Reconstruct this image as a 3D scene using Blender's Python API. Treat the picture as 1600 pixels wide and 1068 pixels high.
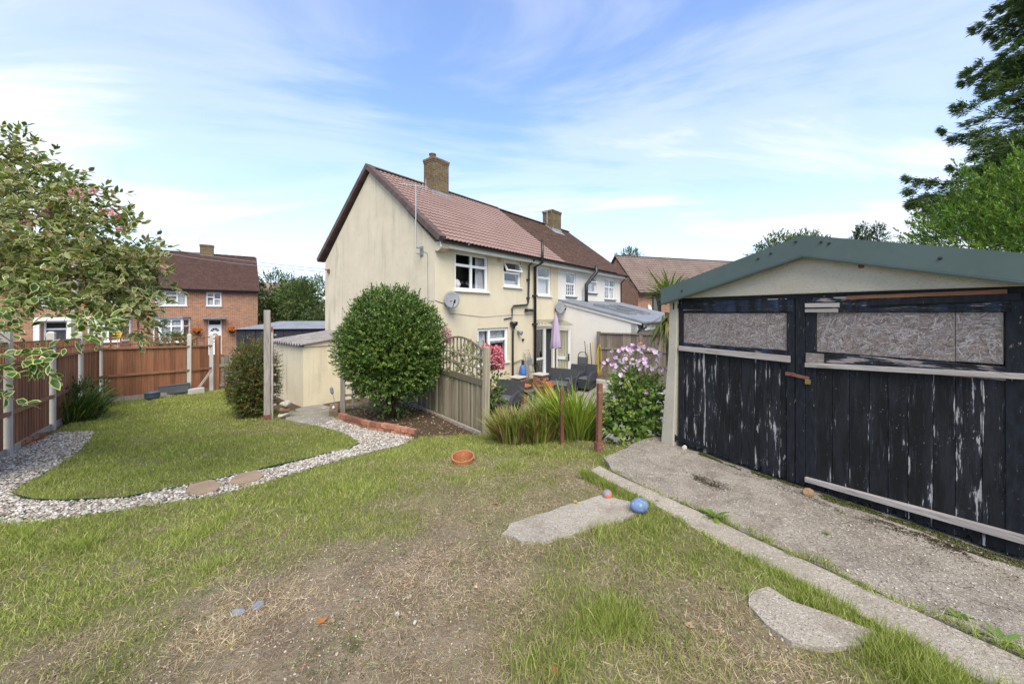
import bpy, bmesh, math, random
import numpy as np
from mathutils import Vector, Matrix

sc = bpy.context.scene
for o in list(bpy.data.objects):
    bpy.data.objects.remove(o)
COL = sc.collection
R = math.radians
rng = np.random.default_rng(7)
random.seed(7)

# ------------------------------------------------------------------ camera
F, HX, HY, CAMZ = 580.0, 800.0, 488.0, 2.95        # focal length in photo pixels, vanishing centre, eye height above the patio
cam = bpy.data.cameras.new('camera')
cam.sensor_width = 36.0
cam.lens = 36.0 * F / 1600.0
cam.shift_y = -(534.0 - HY) / 1600.0
cam.clip_start = 0.05
cam.clip_end = 3000.0
cam_ob = bpy.data.objects.new('camera', cam)
cam_ob.location = (0, 0, CAMZ)
cam_ob.rotation_euler = (R(90), 0, 0)
COL.objects.link(cam_ob)
sc.camera = cam_ob

# ------------------------------------------------------------------ sky, sun, exposure
SUN_AZ = R(168)       # compass bearing of the sun, clockwise from +Y (behind the camera, to the right)
SUN_EL = R(50)
world = bpy.data.worlds.new('World')
sc.world = world
world.use_nodes = True
wn = world.node_tree
wn.nodes.clear()


def N(nt, kind, **kw):
    n = nt.nodes.new(kind)
    for k, v in kw.items():
        if k == 'inp':
            for kk, vv in v.items():
                n.inputs[kk].default_value = vv
        else:
            setattr(n, k, v)
    return n


def ramp(nt, stops, interp='LINEAR'):
    n = nt.nodes.new('ShaderNodeValToRGB')
    cr = n.color_ramp
    cr.interpolation = interp
    while len(cr.elements) > 1:
        cr.elements.remove(cr.elements[-1])
    cr.elements[0].position = stops[0][0]
    cr.elements[0].color = (*stops[0][1], 1)
    for p, c in stops[1:]:
        e = cr.elements.new(p)
        e.color = (*c, 1)
    return n


sky = N(wn, 'ShaderNodeTexSky', sky_type='NISHITA', sun_disc=False, sun_elevation=SUN_EL, sun_rotation=SUN_AZ,
        altitude=50, air_density=1.0, dust_density=0.6, ozone_density=2.2)
tc = N(wn, 'ShaderNodeTexCoord')
sep = N(wn, 'ShaderNodeSeparateXYZ')
wn.links.new(tc.outputs['Generated'], sep.inputs[0])
zz = N(wn, 'ShaderNodeMath', operation='MAXIMUM', inp={1: 0.0})
wn.links.new(sep.outputs['Z'], zz.inputs[0])
za = N(wn, 'ShaderNodeMath', operation='ADD', inp={1: 0.16})
wn.links.new(zz.outputs[0], za.inputs[0])
dx = N(wn, 'ShaderNodeMath', operation='DIVIDE')
dy = N(wn, 'ShaderNodeMath', operation='DIVIDE')
wn.links.new(sep.outputs['X'], dx.inputs[0]); wn.links.new(za.outputs[0], dx.inputs[1])
wn.links.new(sep.outputs['Y'], dy.inputs[0]); wn.links.new(za.outputs[0], dy.inputs[1])
cmb = N(wn, 'ShaderNodeCombineXYZ')
wn.links.new(dx.outputs[0], cmb.inputs[0]); wn.links.new(dy.outputs[0], cmb.inputs[1])
mp = N(wn, 'ShaderNodeMapping', inp={'Rotation': (0, 0, R(24)), 'Scale': (0.55, 1.35, 1), 'Location': (1.7, 0.4, 0)})
wn.links.new(cmb.outputs[0], mp.inputs[0])
n1 = N(wn, 'ShaderNodeTexNoise', inp={'Scale': 0.85, 'Detail': 9.0, 'Roughness': 0.56, 'Distortion': 0.9})
n2 = N(wn, 'ShaderNodeTexNoise', inp={'Scale': 0.42, 'Detail': 3.0, 'Roughness': 0.5})
wn.links.new(mp.outputs[0], n1.inputs['Vector']); wn.links.new(cmb.outputs[0], n2.inputs['Vector'])
mul = N(wn, 'ShaderNodeMath', operation='MULTIPLY_ADD', inp={1: 0.75})
wn.links.new(n2.outputs['Fac'], mul.inputs[0]); wn.links.new(n1.outputs['Fac'], mul.inputs[2])
crp = ramp(wn, [(0.71, (0.09,) * 3), (0.88, (0.42,) * 3), (1.08, (0.88,) * 3)], 'EASE')
wn.links.new(mul.outputs[0], crp.inputs[0])
# towards the horizon the thin cloud closes up
hz = N(wn, 'ShaderNodeMapRange', inp={'From Min': 0.0, 'From Max': 0.50, 'To Min': 0.78, 'To Max': 0.0})
wn.links.new(zz.outputs[0], hz.inputs['Value'])
mx = N(wn, 'ShaderNodeMath', operation='MAXIMUM')
wn.links.new(crp.outputs[0], mx.inputs[0]); wn.links.new(hz.outputs[0], mx.inputs[1])
tint = N(wn, 'ShaderNodeMix', data_type='RGBA', blend_type='MULTIPLY')
tint.inputs[0].default_value = 1.0
tint.inputs[7].default_value = (0.75, 0.88, 1.06, 1)
wn.links.new(sky.outputs[0], tint.inputs[6])
mixc = N(wn, 'ShaderNodeMix', data_type='RGBA')
wn.links.new(mx.outputs[0], mixc.inputs[0])
wn.links.new(tint.outputs[2], mixc.inputs[6])
mixc.inputs[7].default_value = (3.5, 3.6, 3.85, 1)
bg = N(wn, 'ShaderNodeBackground', inp={'Strength': 0.15})
wn.links.new(mixc.outputs[2], bg.inputs[0])
wo = N(wn, 'ShaderNodeOutputWorld')
wn.links.new(bg.outputs[0], wo.inputs[0])

sun = bpy.data.lights.new('sun', 'SUN')
sun.energy = 2.2
sun.angle = R(40)
sun.color = (1.0, 0.93, 0.83)
sun_ob = bpy.data.objects.new('sun', sun)
sd = Vector((math.sin(SUN_AZ) * math.cos(SUN_EL), math.cos(SUN_AZ) * math.cos(SUN_EL), math.sin(SUN_EL)))
sun_ob.rotation_euler = sd.to_track_quat('Z', 'Y').to_euler()
COL.objects.link(sun_ob)

sc.view_settings.view_transform = 'Standard'
sc.view_settings.look = 'None'
sc.view_settings.gamma = 1.0
sc.view_settings.use_curve_mapping = False
sc.view_settings.exposure = 1.15
sc.cycles.max_bounces = 6
sc.cycles.transparent_max_bounces = 12

# ------------------------------------------------------------------ helpers: objects


def thing(name, label, cat, loc=(0, 0, 0), rotz=0.0, group=None):
    o = bpy.data.objects.new(name, None)
    o.empty_display_size = 0.1
    COL.objects.link(o)
    o.location = loc
    o.rotation_euler = (0, 0, rotz)
    return tag(o, label, cat, group)


def tag(o, label=None, cat=None, group=None, kind=None):
    if label: o['label'] = label
    if cat: o['category'] = cat
    if group: o['group'] = group
    if kind: o['kind'] = kind
    return o


def mobj(name, mesh, parent=None, loc=(0, 0, 0), rot=(0, 0, 0)):
    o = bpy.data.objects.new(name, mesh)
    COL.objects.link(o)
    o.location = loc
    o.rotation_euler = rot
    if parent: o.parent = parent
    return o


class MB:
    """collects verts and faces; build() links them as one mesh object"""

    def __init__(s):
        s.v = []; s.f = []; s.uv = None

    def add(s, vs, fs):
        b = len(s.v)
        s.v += [tuple(p) for p in vs]
        s.f += [tuple(i + b for i in f) for f in fs]
        return s

    def box(s, x0, y0, z0, x1, y1, z1):
        vs = [(x0, y0, z0), (x1, y0, z0), (x1, y1, z0), (x0, y1, z0), (x0, y0, z1), (x1, y0, z1), (x1, y1, z1), (x0, y1, z1)]
        return s.add(vs, BOXF)

    def beam(s, a, b, w, h, up=(0, 0, 1)):
        a = Vector(a); b = Vector(b); d = (b - a).normalized(); u = Vector(up)
        if abs(d.dot(u)) > 0.98: u = Vector((0, 1, 0))
        x = d.cross(u).normalized() * w / 2; y = x.cross(d).normalized() * h / 2
        vs = [a - x - y, a + x - y, b + x - y, b - x - y, a - x + y, a + x + y, b + x + y, b - x + y]
        return s.add(vs, BOXF)

    def tube(s, pts, r, n=8, caps=True):
        pts = [Vector(p) for p in pts]
        rs = r if isinstance(r, (list, tuple)) else [r] * len(pts)
        vs = []; fs = []
        ref = None
        for i, p in enumerate(pts):
            d = (pts[min(i + 1, len(pts) - 1)] - pts[max(i - 1, 0)]).normalized()
            if ref is None:
                ref = Vector((0, 0, 1)) if abs(d.z) < 0.9 else Vector((1, 0, 0))
            x = d.cross(ref).normalized(); y = d.cross(x).normalized()
            ref = -x.cross(d).normalized() if False else ref
            for k in range(n):
                a = 2 * math.pi * k / n
                vs.append(p + (x * math.cos(a) + y * math.sin(a)) * rs[i])
        for i in range(len(pts) - 1):
            for k in range(n):
                fs.append((i * n + k, i * n + (k + 1) % n, (i + 1) * n + (k + 1) % n, (i + 1) * n + k))
        if caps:
            fs.append(tuple(range(n - 1, -1, -1)))
            fs.append(tuple((len(pts) - 1) * n + k for k in range(n)))
        return s.add(vs, fs)

    def lathe(s, prof, n=20, c=(0, 0, 0)):
        vs = []; fs = []
        for r, z in prof:
            for k in range(n):
                a = 2 * math.pi * k / n
                vs.append((c[0] + r * math.cos(a), c[1] + r * math.sin(a), c[2] + z))
        for i in range(len(prof) - 1):
            for k in range(n):
                fs.append((i * n + k, i * n + (k + 1) % n, (i + 1) * n + (k + 1) % n, (i + 1) * n + k))
        return s.add(vs, fs)

    def prism(s, poly, ax, d0, d1):
        """poly of 2D points extruded along axis ax from d0 to d1"""
        n = len(poly)

        def P(p, d):
            return {'x': (d, p[0], p[1]), 'y': (p[0], d, p[1]), 'z': (p[0], p[1], d)}[ax]
        vs = [P(p, d0) for p in poly] + [P(p, d1) for p in poly]
        fs = [tuple(range(n - 1, -1, -1)), tuple(range(n, 2 * n))]
        fs += [(i, (i + 1) % n, n + (i + 1) % n, n + i) for i in range(n)]
        return s.add(vs, fs)

    def mesh(s, name, mat, smooth=False):
        me = bpy.data.meshes.new(name)
        me.from_pydata(s.v, [], s.f)
        bm = bmesh.new(); bm.from_mesh(me)
        bmesh.ops.recalc_face_normals(bm, faces=bm.faces)
        bm.to_mesh(me); bm.free()
        if mat: me.materials.append(mat)
        if smooth: me.polygons.foreach_set('use_smooth', [True] * len(me.polygons))
        return me

    def build(s, name, mat, parent=None, loc=(0, 0, 0), rot=(0, 0, 0), smooth=False, bevel=0):
        o = mobj(name, s.mesh(name, mat, smooth), parent, loc, rot)
        if bevel:
            m = o.modifiers.new('bevel', 'BEVEL'); m.width = bevel; m.segments = 1; m.limit_method = 'ANGLE'
        return o


BOXF = [(0, 3, 2, 1), (4, 5, 6, 7), (0, 1, 5, 4), (1, 2, 6, 5), (2, 3, 7, 6), (3, 0, 4, 7)]


def npmesh(name, V, loops, counts, mat, fcol=None, smooth=False):
    """fast mesh from numpy: V (n,3), flat loop indices, per-face loop counts, optional per-face colours"""
    me = bpy.data.meshes.new(name)
    me.vertices.add(len(V)); me.vertices.foreach_set('co', np.ascontiguousarray(V, dtype=np.float32).ravel())
    me.loops.add(len(loops)); me.loops.foreach_set('vertex_index', np.ascontiguousarray(loops, dtype=np.int32))
    me.polygons.add(len(counts))
    st = np.concatenate(([0], np.cumsum(counts)[:-1])).astype(np.int32)
    me.polygons.foreach_set('loop_start', st)
    me.polygons.foreach_set('loop_total', np.ascontiguousarray(counts, dtype=np.int32))
    if smooth: me.polygons.foreach_set('use_smooth', np.ones(len(counts), dtype=bool))
    me.update(calc_edges=True)
    if fcol is not None:
        a = me.attributes.new('col', 'FLOAT_COLOR', 'FACE')
        c = np.ones((len(counts), 4), dtype=np.float32); c[:, :3] = fcol
        a.data.foreach_set('color', c.ravel())
    if mat: me.materials.append(mat)
    return me


TEMPL = {
    'leaf': (np.array([(0, 0, 0), (-.5, .42, .14), (0, .46, 0), (.5, .42, .14), (0, 1, -.12)], float),
             [(0, 2, 1), (0, 3, 2), (1, 2, 4), (2, 3, 4)], [1, 1, 1, 1]),
    'small': (np.array([(0, 0, 0), (-.5, .5, .12), (0, 1, 0), (.5, .5, .12)], float), [(0, 3, 2, 1)], [1]),
    'blade': (np.array([(-.5, 0, 0), (.5, 0, 0), (-.4, .52, .10), (.4, .52, .10), (0, 1, .38)], float), [(0, 1, 3, 2), (2, 3, 4)], [1, 1]),
    'strap': (np.array([(-.4, 0, 0), (.4, 0, 0), (-.5, .35, .03), (.5, .35, .03), (-.42, .7, .17), (.42, .7, .17), (0, 1, .45)], float),
              [(0, 1, 3, 2), (2, 3, 5, 4), (4, 5, 6)], [1, 1, 1]),
    'vleaf': (np.array([(0, 0, 0), (0, .36, -.05), (0, .7, -.05), (0, 1, -.16),
                        (-.38, .34, .03), (-.32, .65, .02), (.38, .34, .03), (.32, .65, .02),
                        (-.5, .34, .06), (-.41, .68, .05), (.5, .34, .06), (.41, .68, .05), (0, .9, -.12), (0, .1, -.02)], float),
              [(13, 6, 7, 12), (13, 12, 5, 4), (0, 10, 6, 13), (6, 10, 11, 7), (7, 11, 3, 12), (13, 4, 8, 0), (4, 5, 9, 8), (5, 12, 3, 9)],
              [1, 1, 2, 2, 2, 2, 2, 2]),
    'petal': (np.array([(0, 0, 0), (-.5, .6, .15), (-.2, 1, .25), (.2, 1, .25), (.5, .6, .15)], float), [(0, 4, 3, 2, 1)], [1]),
}


def leaf_mesh(name, P, D, U, L, W, C, mat, tmpl='leaf', C2=None, bend=None):
    """P base points, D growing directions, U normals, L lengths, W widths, C colours (N,3)"""
    T, faces, grp = TEMPL[tmpl]
    n = len(P); k = len(T)
    D = D / np.linalg.norm(D, axis=1, keepdims=True)
    X = np.cross(D, U); X /= np.linalg.norm(X, axis=1, keepdims=True) + 1e-9
    U = np.cross(X, D)
    zs = (bend if bend is not None else W)
    V = (P[:, None, :] + X[:, None, :] * (T[None, :, 0, None] * W[:, None, None]) + D[:, None, :] * (T[None, :, 1, None] * L[:, None, None])
         + U[:, None, :] * (T[None, :, 2, None] * zs[:, None, None]))
    fl = np.concatenate([np.array(f) for f in faces]); fc = np.array([len(f) for f in faces])
    loops = (fl[None, :] + (np.arange(n) * k)[:, None]).ravel()
    counts = np.tile(fc, n)
    fcol = np.repeat(C[:, None, :], len(faces), axis=1)
    if C2 is not None:
        g = np.array(grp) == 2
        fcol[:, g, :] = C2[:, None, :]
    return npmesh(name, V.reshape(-1, 3), loops, counts, mat, fcol.reshape(-1, 3))


def unit(v):
    return v / (np.linalg.norm(v, axis=-1, keepdims=True) + 1e-9)


def rdir(n):
    return unit(rng.normal(size=(n, 3)))


def ccol(n, pal, jit=0.15, w=None):
    pal = np.array(pal, float)
    i = rng.choice(len(pal), n, p=w)
    return np.clip(pal[i] * (1 + rng.normal(0, jit, (n, 1))) * (1 + rng.normal(0, jit * .3, (n, 3))), 0.002, 1)


# ------------------------------------------------------------------ helpers: value noise in numpy
_perm = np.random.default_rng(3).random((256, 256))


def vnoise(x, y):
    xi = np.floor(x).astype(int); yi = np.floor(y).astype(int)
    u = x - xi; v = y - yi
    u = u * u * (3 - 2 * u); v = v * v * (3 - 2 * v)
    g = lambda a, b: _perm[a & 255, b & 255]
    return (g(xi, yi) * (1 - u) + g(xi + 1, yi) * u) * (1 - v) + (g(xi, yi + 1) * (1 - u) + g(xi + 1, yi + 1) * u) * v


def fbm(x, y, o=4):
    s = 0; a = 1; t = 0
    for i in range(o):
        s = s + a * vnoise(x * 2 ** i + 17.3 * i, y * 2 ** i - 9.1 * i); t += a; a *= .55
    return s / t


def sstep(a, b, x):
    t = np.clip((x - a) / (b - a), 0, 1)
    return t * t * (3 - 2 * t)


# ------------------------------------------------------------------ materials


def newmat(name):
    m = bpy.data.materials.new(name)
    m.use_nodes = True
    nt = m.node_tree
    b = nt.nodes['Principled BSDF']
    return m, nt, b


def objcoord(nt, scale=(1, 1, 1), rot=(0, 0, 0), src='Object'):
    t = N(nt, 'ShaderNodeTexCoord')
    mpn = N(nt, 'ShaderNodeMapping', inp={'Scale': scale, 'Rotation': rot})
    nt.links.new(t.outputs[src], mpn.inputs[0])
    return mpn.outputs[0]


def mixrgb(nt, fac, a, b, mode='MIX'):
    m = N(nt, 'ShaderNodeMix', data_type='RGBA', blend_type=mode)
    for i, v in ((0, fac), (6, a), (7, b)):
        if hasattr(v, 'links'):
            nt.links.new(v, m.inputs[i])
        elif isinstance(v, (int, float)):
            m.inputs[i].default_value = v
        else:
            m.inputs[i].default_value = (*v, 1)
    return m.outputs[2]


def noise(nt, vec, scale, detail=6, rough=.6, dist=0.0):
    n = N(nt, 'ShaderNodeTexNoise', inp={'Scale': scale, 'Detail': detail, 'Roughness': rough, 'Distortion': dist})
    nt.links.new(vec, n.inputs['Vector'])
    return n.outputs['Fac']


def rampf(nt, fac, lo, hi):
    r = N(nt, 'ShaderNodeMapRange', inp={'From Min': lo, 'From Max': hi})
    nt.links.new(fac, r.inputs['Value'])
    return r.outputs[0]


def bump(nt, b, h, strength, dist=0.01):
    n = N(nt, 'ShaderNodeBump', inp={'Strength': strength, 'Distance': dist})
    nt.links.new(h, n.inputs['Height'])
    nt.links.new(n.outputs[0], b.inputs['Normal'])


def pmat(name, c1, c2=None, scale=4.0, rough=.8, bmp=0.0, bscale=60, spec=.3, metal=0.0, stretch=(1, 1, 1), lo=.35, hi=.65,
         c3=None, s3=25.0, f3=(.55, .7), rnd=0.0, bdist=.01, detail=6):
    m, nt, b = newmat(name)
    b.inputs['Roughness'].default_value = rough
    b.inputs['Specular IOR Level'].default_value = spec
    b.inputs['Metallic'].default_value = metal
    vec = objcoord(nt, stretch)
    if rnd:
        oi = N(nt, 'ShaderNodeObjectInfo')
        va = N(nt, 'ShaderNodeVectorMath', operation='SCALE', inp={'Scale': 37.0})
        cm = N(nt, 'ShaderNodeCombineXYZ')
        for i in range(3): nt.links.new(oi.outputs['Random'], cm.inputs[i])
        nt.links.new(cm.outputs[0], va.inputs[0])
        ad = N(nt, 'ShaderNodeVectorMath', operation='ADD')
        nt.links.new(vec, ad.inputs[0]); nt.links.new(va.outputs[0], ad.inputs[1])
        vec = ad.outputs[0]
    col = None
    if c2 is not None:
        col = mixrgb(nt, rampf(nt, noise(nt, vec, scale, detail), lo, hi), c1, c2)
    if c3 is not None:
        col = mixrgb(nt, rampf(nt, noise(nt, vec, s3, 4), *f3), col if col else c1, c3)
    if rnd:
        mr = N(nt, 'ShaderNodeMapRange', inp={'To Min': 1 - rnd, 'To Max': 1 + rnd})
        nt.links.new(oi.outputs['Random'], mr.inputs['Value'])
        hsv = N(nt, 'ShaderNodeHueSaturation')
        nt.links.new(mr.outputs[0], hsv.inputs['Value'])
        if col: nt.links.new(col, hsv.inputs['Color'])
        else: hsv.inputs['Color'].default_value = (*c1, 1)
        col = hsv.outputs[0]
    if col: nt.links.new(col, b.inputs['Base Color'])
    else: b.inputs['Base Color'].default_value = (*c1, 1)
    if bmp:
        bump(nt, b, noise(nt, vec, bscale, 4), bmp, bdist)
    return m


def leafmat(name, rough=.45, trans=.25, spec=.35, var=.12):
    m, nt, b = newmat(name)
    at = N(nt, 'ShaderNodeAttribute', attribute_name='col')
    b.inputs['Roughness'].default_value = rough
    b.inputs['Specular IOR Level'].default_value = spec
    nt.links.new(at.outputs['Color'], b.inputs['Base Color'])
    tr = N(nt, 'ShaderNodeBsdfTranslucent')
    br = mixrgb(nt, 1.0, at.outputs['Color'], (1.3, 1.5, .6), 'MULTIPLY')
    nt.links.new(br, tr.inputs['Color'])
    mx = N(nt, 'ShaderNodeMixShader', inp={0: trans})
    out = nt.nodes['Material Output']
    nt.links.new(b.outputs[0], mx.inputs[1]); nt.links.new(tr.outputs[0], mx.inputs[2]); nt.links.new(mx.outputs[0], out.inputs[0])
    return m


def brickmat(name, c1, c2, mortar, bw=.225, bh=.075, ms=.012, sq=True, bmp=.5, c3=None, src='Object', warm=None):
    """brick bond on axis-aligned walls: texture plane is (x+y, z) of the object"""
    m, nt, b = newmat(name)
    t = N(nt, 'ShaderNodeTexCoord')
    if src == 'Object':
        s = N(nt, 'ShaderNodeSeparateXYZ'); nt.links.new(t.outputs['Object'], s.inputs[0])
        a = N(nt, 'ShaderNodeMath', operation='ADD'); nt.links.new(s.outputs['X'], a.inputs[0]); nt.links.new(s.outputs['Y'], a.inputs[1])
        c = N(nt, 'ShaderNodeCombineXYZ'); nt.links.new(a.outputs[0], c.inputs[0]); nt.links.new(s.outputs['Z'], c.inputs[1])
        vec = c.outputs[0]
    else:
        vec = t.outputs['UV']
    br = N(nt, 'ShaderNodeTexBrick', offset=.5, inp={'Scale': 1.0, 'Brick Width': bw, 'Row Height': bh, 'Mortar Size': ms, 'Mortar Smooth': .2, 'Bias': 0.0})
    br.inputs['Color1'].default_value = (*c1, 1); br.inputs['Color2'].default_value = (*c2, 1); br.inputs['Mortar'].default_value = (*mortar, 1)
    nt.links.new(vec, br.inputs['Vector'])
    col = br.outputs['Color']
    nf = noise(nt, t.outputs['Object'], 2.2, 6)
    col = mixrgb(nt, rampf(nt, nf, .3, .75), col, mixrgb(nt, 1.0, col, warm or (.72, .7, .7), 'MULTIPLY'))
    if c3:
        col = mixrgb(nt, rampf(nt, noise(nt, t.outputs['Object'], 14, 5), .56, .72), col, c3)
    nt.links.new(col, b.inputs['Base Color'])
    b.inputs['Roughness'].default_value = .9
    b.inputs['Specular IOR Level'].default_value = .15
    inv = N(nt, 'ShaderNodeMath', operation='SUBTRACT', inp={0: 1.0}); nt.links.new(br.outputs['Fac'], inv.inputs[1])
    ad = N(nt, 'ShaderNodeMath', operation='MULTIPLY_ADD', inp={1: .35}); nt.links.new(noise(nt, t.outputs['Object'], 70, 3), ad.inputs[0]); nt.links.new(inv.outputs[0], ad.inputs[2])
    bump(nt, b, ad.outputs[0], bmp, .008)
    return m


def rendermat(name, c1, c2, stain=None, streak=0.0, bmp=.35, bscale=90):
    """painted wall render: faint blotches, optional vertical rain streaks and grime patches"""
    m, nt, b = newmat(name)
    v = objcoord(nt)
    col = mixrgb(nt, rampf(nt, noise(nt, v, 1.3, 7), .35, .7), c1, c2)
    if stain:
        vs = objcoord(nt, (2.2, 2.2, .22))
        st = rampf(nt, noise(nt, vs, 1.6, 8, .68), .50, .78)
        bl = rampf(nt, noise(nt, v, .55, 5), .38, .62)
        mm = N(nt, 'ShaderNodeMath', operation='MULTIPLY'); nt.links.new(st, mm.inputs[0]); nt.links.new(bl, mm.inputs[1])
        ms = N(nt, 'ShaderNodeMath', operation='MULTIPLY', inp={1: streak}); nt.links.new(mm.outputs[0], ms.inputs[0])
        col = mixrgb(nt, ms.outputs[0], col, stain)
        vf = objcoord(nt, (7.5, 7.5, .25))
        fs_ = rampf(nt, noise(nt, vf, 1.6, 6, .6), .60, .74)
        fm = N(nt, 'ShaderNodeMath', operation='MULTIPLY', inp={1: streak * .38}); nt.links.new(fs_, fm.inputs[0])
        col = mixrgb(nt, fm.outputs[0], col, stain)
        sp = rampf(nt, noise(nt, v, 5.5, 9, .75), .58, .76)
        s2 = N(nt, 'ShaderNodeMath', operation='MULTIPLY', inp={1: streak * .55}); nt.links.new(sp, s2.inputs[0])
        col = mixrgb(nt, s2.outputs[0], col, stain)
    nt.links.new(col, b.inputs['Base Color'])
    b.inputs['Roughness'].default_value = .9
    b.inputs['Specular IOR Level'].default_value = .15
    bump(nt, b, noise(nt, v, bscale, 3), bmp, .012)
    return m


def glassmat(name, tint=(1, 1, 1), refl=.9):
    m, nt, b = newmat(name)
    nt.nodes.remove(b)
    tr = N(nt, 'ShaderNodeBsdfTransparent'); tr.inputs[0].default_value = (*tint, 1)
    gl = N(nt, 'ShaderNodeBsdfGlossy', inp={'Roughness': .02}); gl.inputs[0].default_value = (refl, refl, refl, 1)
    lw = N(nt, 'ShaderNodeLayerWeight', inp={'Blend': .5})
    pwr = N(nt, 'ShaderNodeMath', operation='POWER', inp={1: 3.0}); nt.links.new(lw.outputs['Facing'], pwr.inputs[0])
    fr = N(nt, 'ShaderNodeMath', operation='MULTIPLY_ADD', inp={1: .6, 2: .055}); nt.links.new(pwr.outputs[0], fr.inputs[0])
    mx = N(nt, 'ShaderNodeMixShader')
    nt.links.new(fr.outputs[0], mx.inputs[0]); nt.links.new(tr.outputs[0], mx.inputs[1]); nt.links.new(gl.outputs[0], mx.inputs[2])
    nt.links.new(mx.outputs[0], nt.nodes['Material Output'].inputs[0])
    return m


MT = {}
MT['cream'] = rendermat('cream_render', (.64, .575, .425), (.58, .515, .37), (.38, .33, .22), .4)
MT['gable'] = rendermat('weathered_cream_render', (.63, .565, .43), (.55, .49, .365), (.24, .215, .155), 1.0)
MT['pale'] = rendermat('pale_render', (.72, .69, .64), (.66, .63, .575), (.5, .47, .42), .3)
MT['dash'] = rendermat('pebble_dash', (.66, .60, .44), (.60, .54, .40), (.36, .32, .22), .9, bmp=1.0, bscale=30)
MT['upvc'] = pmat('white_plastic', (.80, .81, .82), rough=.35, spec=.4)
MT['white'] = pmat('white_paint', (.74, .73, .69), (.66, .65, .60), 8, .6)
MT['glass'] = glassmat('window_glass')
MT['room'] = pmat('dark_room', (.022, .022, .026), (.04, .038, .036), 1.5, .9)
MT['curtain'] = pmat('curtain', (.62, .64, .66), (.48, .50, .54), 3, .9, stretch=(16, 16, .5))
MT['darkcurtain'] = pmat('dark_curtain', (.035, .035, .045), (.09, .09, .11), 3, .8, stretch=(14, 14, .4))
MT['blackplastic'] = pmat('black_plastic', (.012, .012, .014), (.025, .025, .028), 6, .38, spec=.5)
MT['lead'] = pmat('lead', (.20, .21, .23), (.30, .31, .33), 6, .55)
MT['slate'] = pmat('grey_sheet_roof', (.22, .235, .26), (.17, .18, .20), 2, .6, bmp=.2)
MT['brick'] = brickmat('red_brick', (.42, .16, .07), (.19, .068, .04), (.44, .34, .26), ms=.014, c3=(.46, .27, .14))
MT['chimney'] = brickmat('yellow_stock_brick', (.22, .15, .07), (.12, .085, .045), (.21, .18, .13), c3=(.035, .032, .028), bmp=.9)
MT['redtile'] = pmat('new_concrete_tile', (.232, .152, .13), (.262, .178, .155), 1.1, .75, bmp=.15, bscale=140, c3=(.205, .13, .11), s3=11, f3=(.55, .75))
MT['verge'] = pmat('dark_verge_tile', (.09, .058, .052), (.125, .085, .075), 3, .7, rnd=.18)
MT['browntile'] = brickmat('old_plain_tile', (.15, .085, .058), (.092, .058, .045), (.04, .028, .022), .165, .1, .004, c3=(.20, .155, .11), src='UV', bmp=.6)
MT['darktile'] = brickmat('dark_plain_tile', (.105, .056, .045), (.072, .043, .037), (.035, .022, .02), .165, .1, .004, c3=(.14, .10, .08), src='UV', bmp=.6)
MT['greytile'] = pmat('weathered_pantile', (.165, .12, .10), (.22, .165, .14), 1.2, .85, c3=(.33, .29, .25), s3=16, f3=(.58, .72), bmp=.3)
MT['fencebrown'] = pmat('stained_fence_board', (.31, .14, .074), (.205, .09, .048), 2.0, .85, stretch=(14, 14, .8), rnd=.25, bmp=.4, bscale=6, c3=(.32, .18, .105), s3=3.5, f3=(.55, .75))
MT['fencerail'] = pmat('faded_fence_rail', (.29, .155, .09), (.20, .10, .058), 3, .85, stretch=(3, 3, 3), rnd=.15, bmp=.3)
MT['fencegrey'] = pmat('weathered_grey_board', (.225, .185, .15), (.13, .105, .085), 2.0, .9, stretch=(14, 14, .7), rnd=.25, bmp=.5, bscale=6, c3=(.33, .295, .25), s3=3.0, f3=(.55, .75))
MT['slat'] = pmat('weathered_slat', (.30, .262, .19), (.185, .158, .11), 2.0, .9, stretch=(16, 16, .8), rnd=.42, bmp=.5, bscale=6, c3=(.15, .155, .085), s3=2.2, f3=(.55, .8))
MT['oldwood'] = pmat('silvered_timber', (.40, .36, .325), (.28, .245, .22), 2.0, .9, stretch=(10, 10, 1.0), rnd=.12, bmp=.6, bscale=5, c3=(.19, .155, .135), s3=4, f3=(.58, .72))
MT['batten'] = pmat('grey_batten', (.42, .38, .35), (.30, .265, .245), 2.0, .9, stretch=(1.2, 9, 9), bmp=.6, bscale=5, c3=(.20, .17, .15), s3=4, f3=(.58, .72))
MT['concpost'] = pmat('concrete_post', (.50, .48, .44), (.42, .40, .365), 3, .9, bmp=.4, bscale=80, c3=(.30, .285, .25), s3=40, f3=(.6, .72))
MT['concrete'] = pmat('exposed_concrete', (.335, .295, .24), (.245, .21, .165), 2.2, .95, bmp=1.0, bscale=46, c3=(.50, .46, .40), s3=60, f3=(.56, .66), bdist=.02, detail=9)
MT['spatconc'] = pmat('pitted_concrete', (.47, .435, .355), (.40, .365, .29), 2, .95, bmp=.9, bscale=60, c3=(.27, .25, .21), s3=60, f3=(.59, .70))
MT['greenmetal'] = pmat('dark_green_metal', (.075, .105, .098), (.088, .122, .114), 2.5, .62, spec=.3, c3=(.105, .135, .127), s3=14, f3=(.6, .8))
MT['terracotta'] = pmat('terracotta', (.42, .155, .075), (.33, .115, .055), 5, .85, c3=(.50, .27, .17), s3=12, f3=(.58, .74), bmp=.2)
MT['edgebrick'] = pmat('edging_brick', (.36, .165, .105), (.27, .12, .078), 5, .9, rnd=.35, bmp=.6, bscale=60, c3=(.52, .32, .22), s3=22, f3=(.6, .72))
MT['mortar'] = pmat('mortar', (.15, .10, .075), (.10, .07, .05), 9, .95)
MT['rattan'] = pmat('charcoal_rattan', (.034, .036, .042), (.052, .055, .062), 30, .6, bmp=.8, bscale=120)
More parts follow.
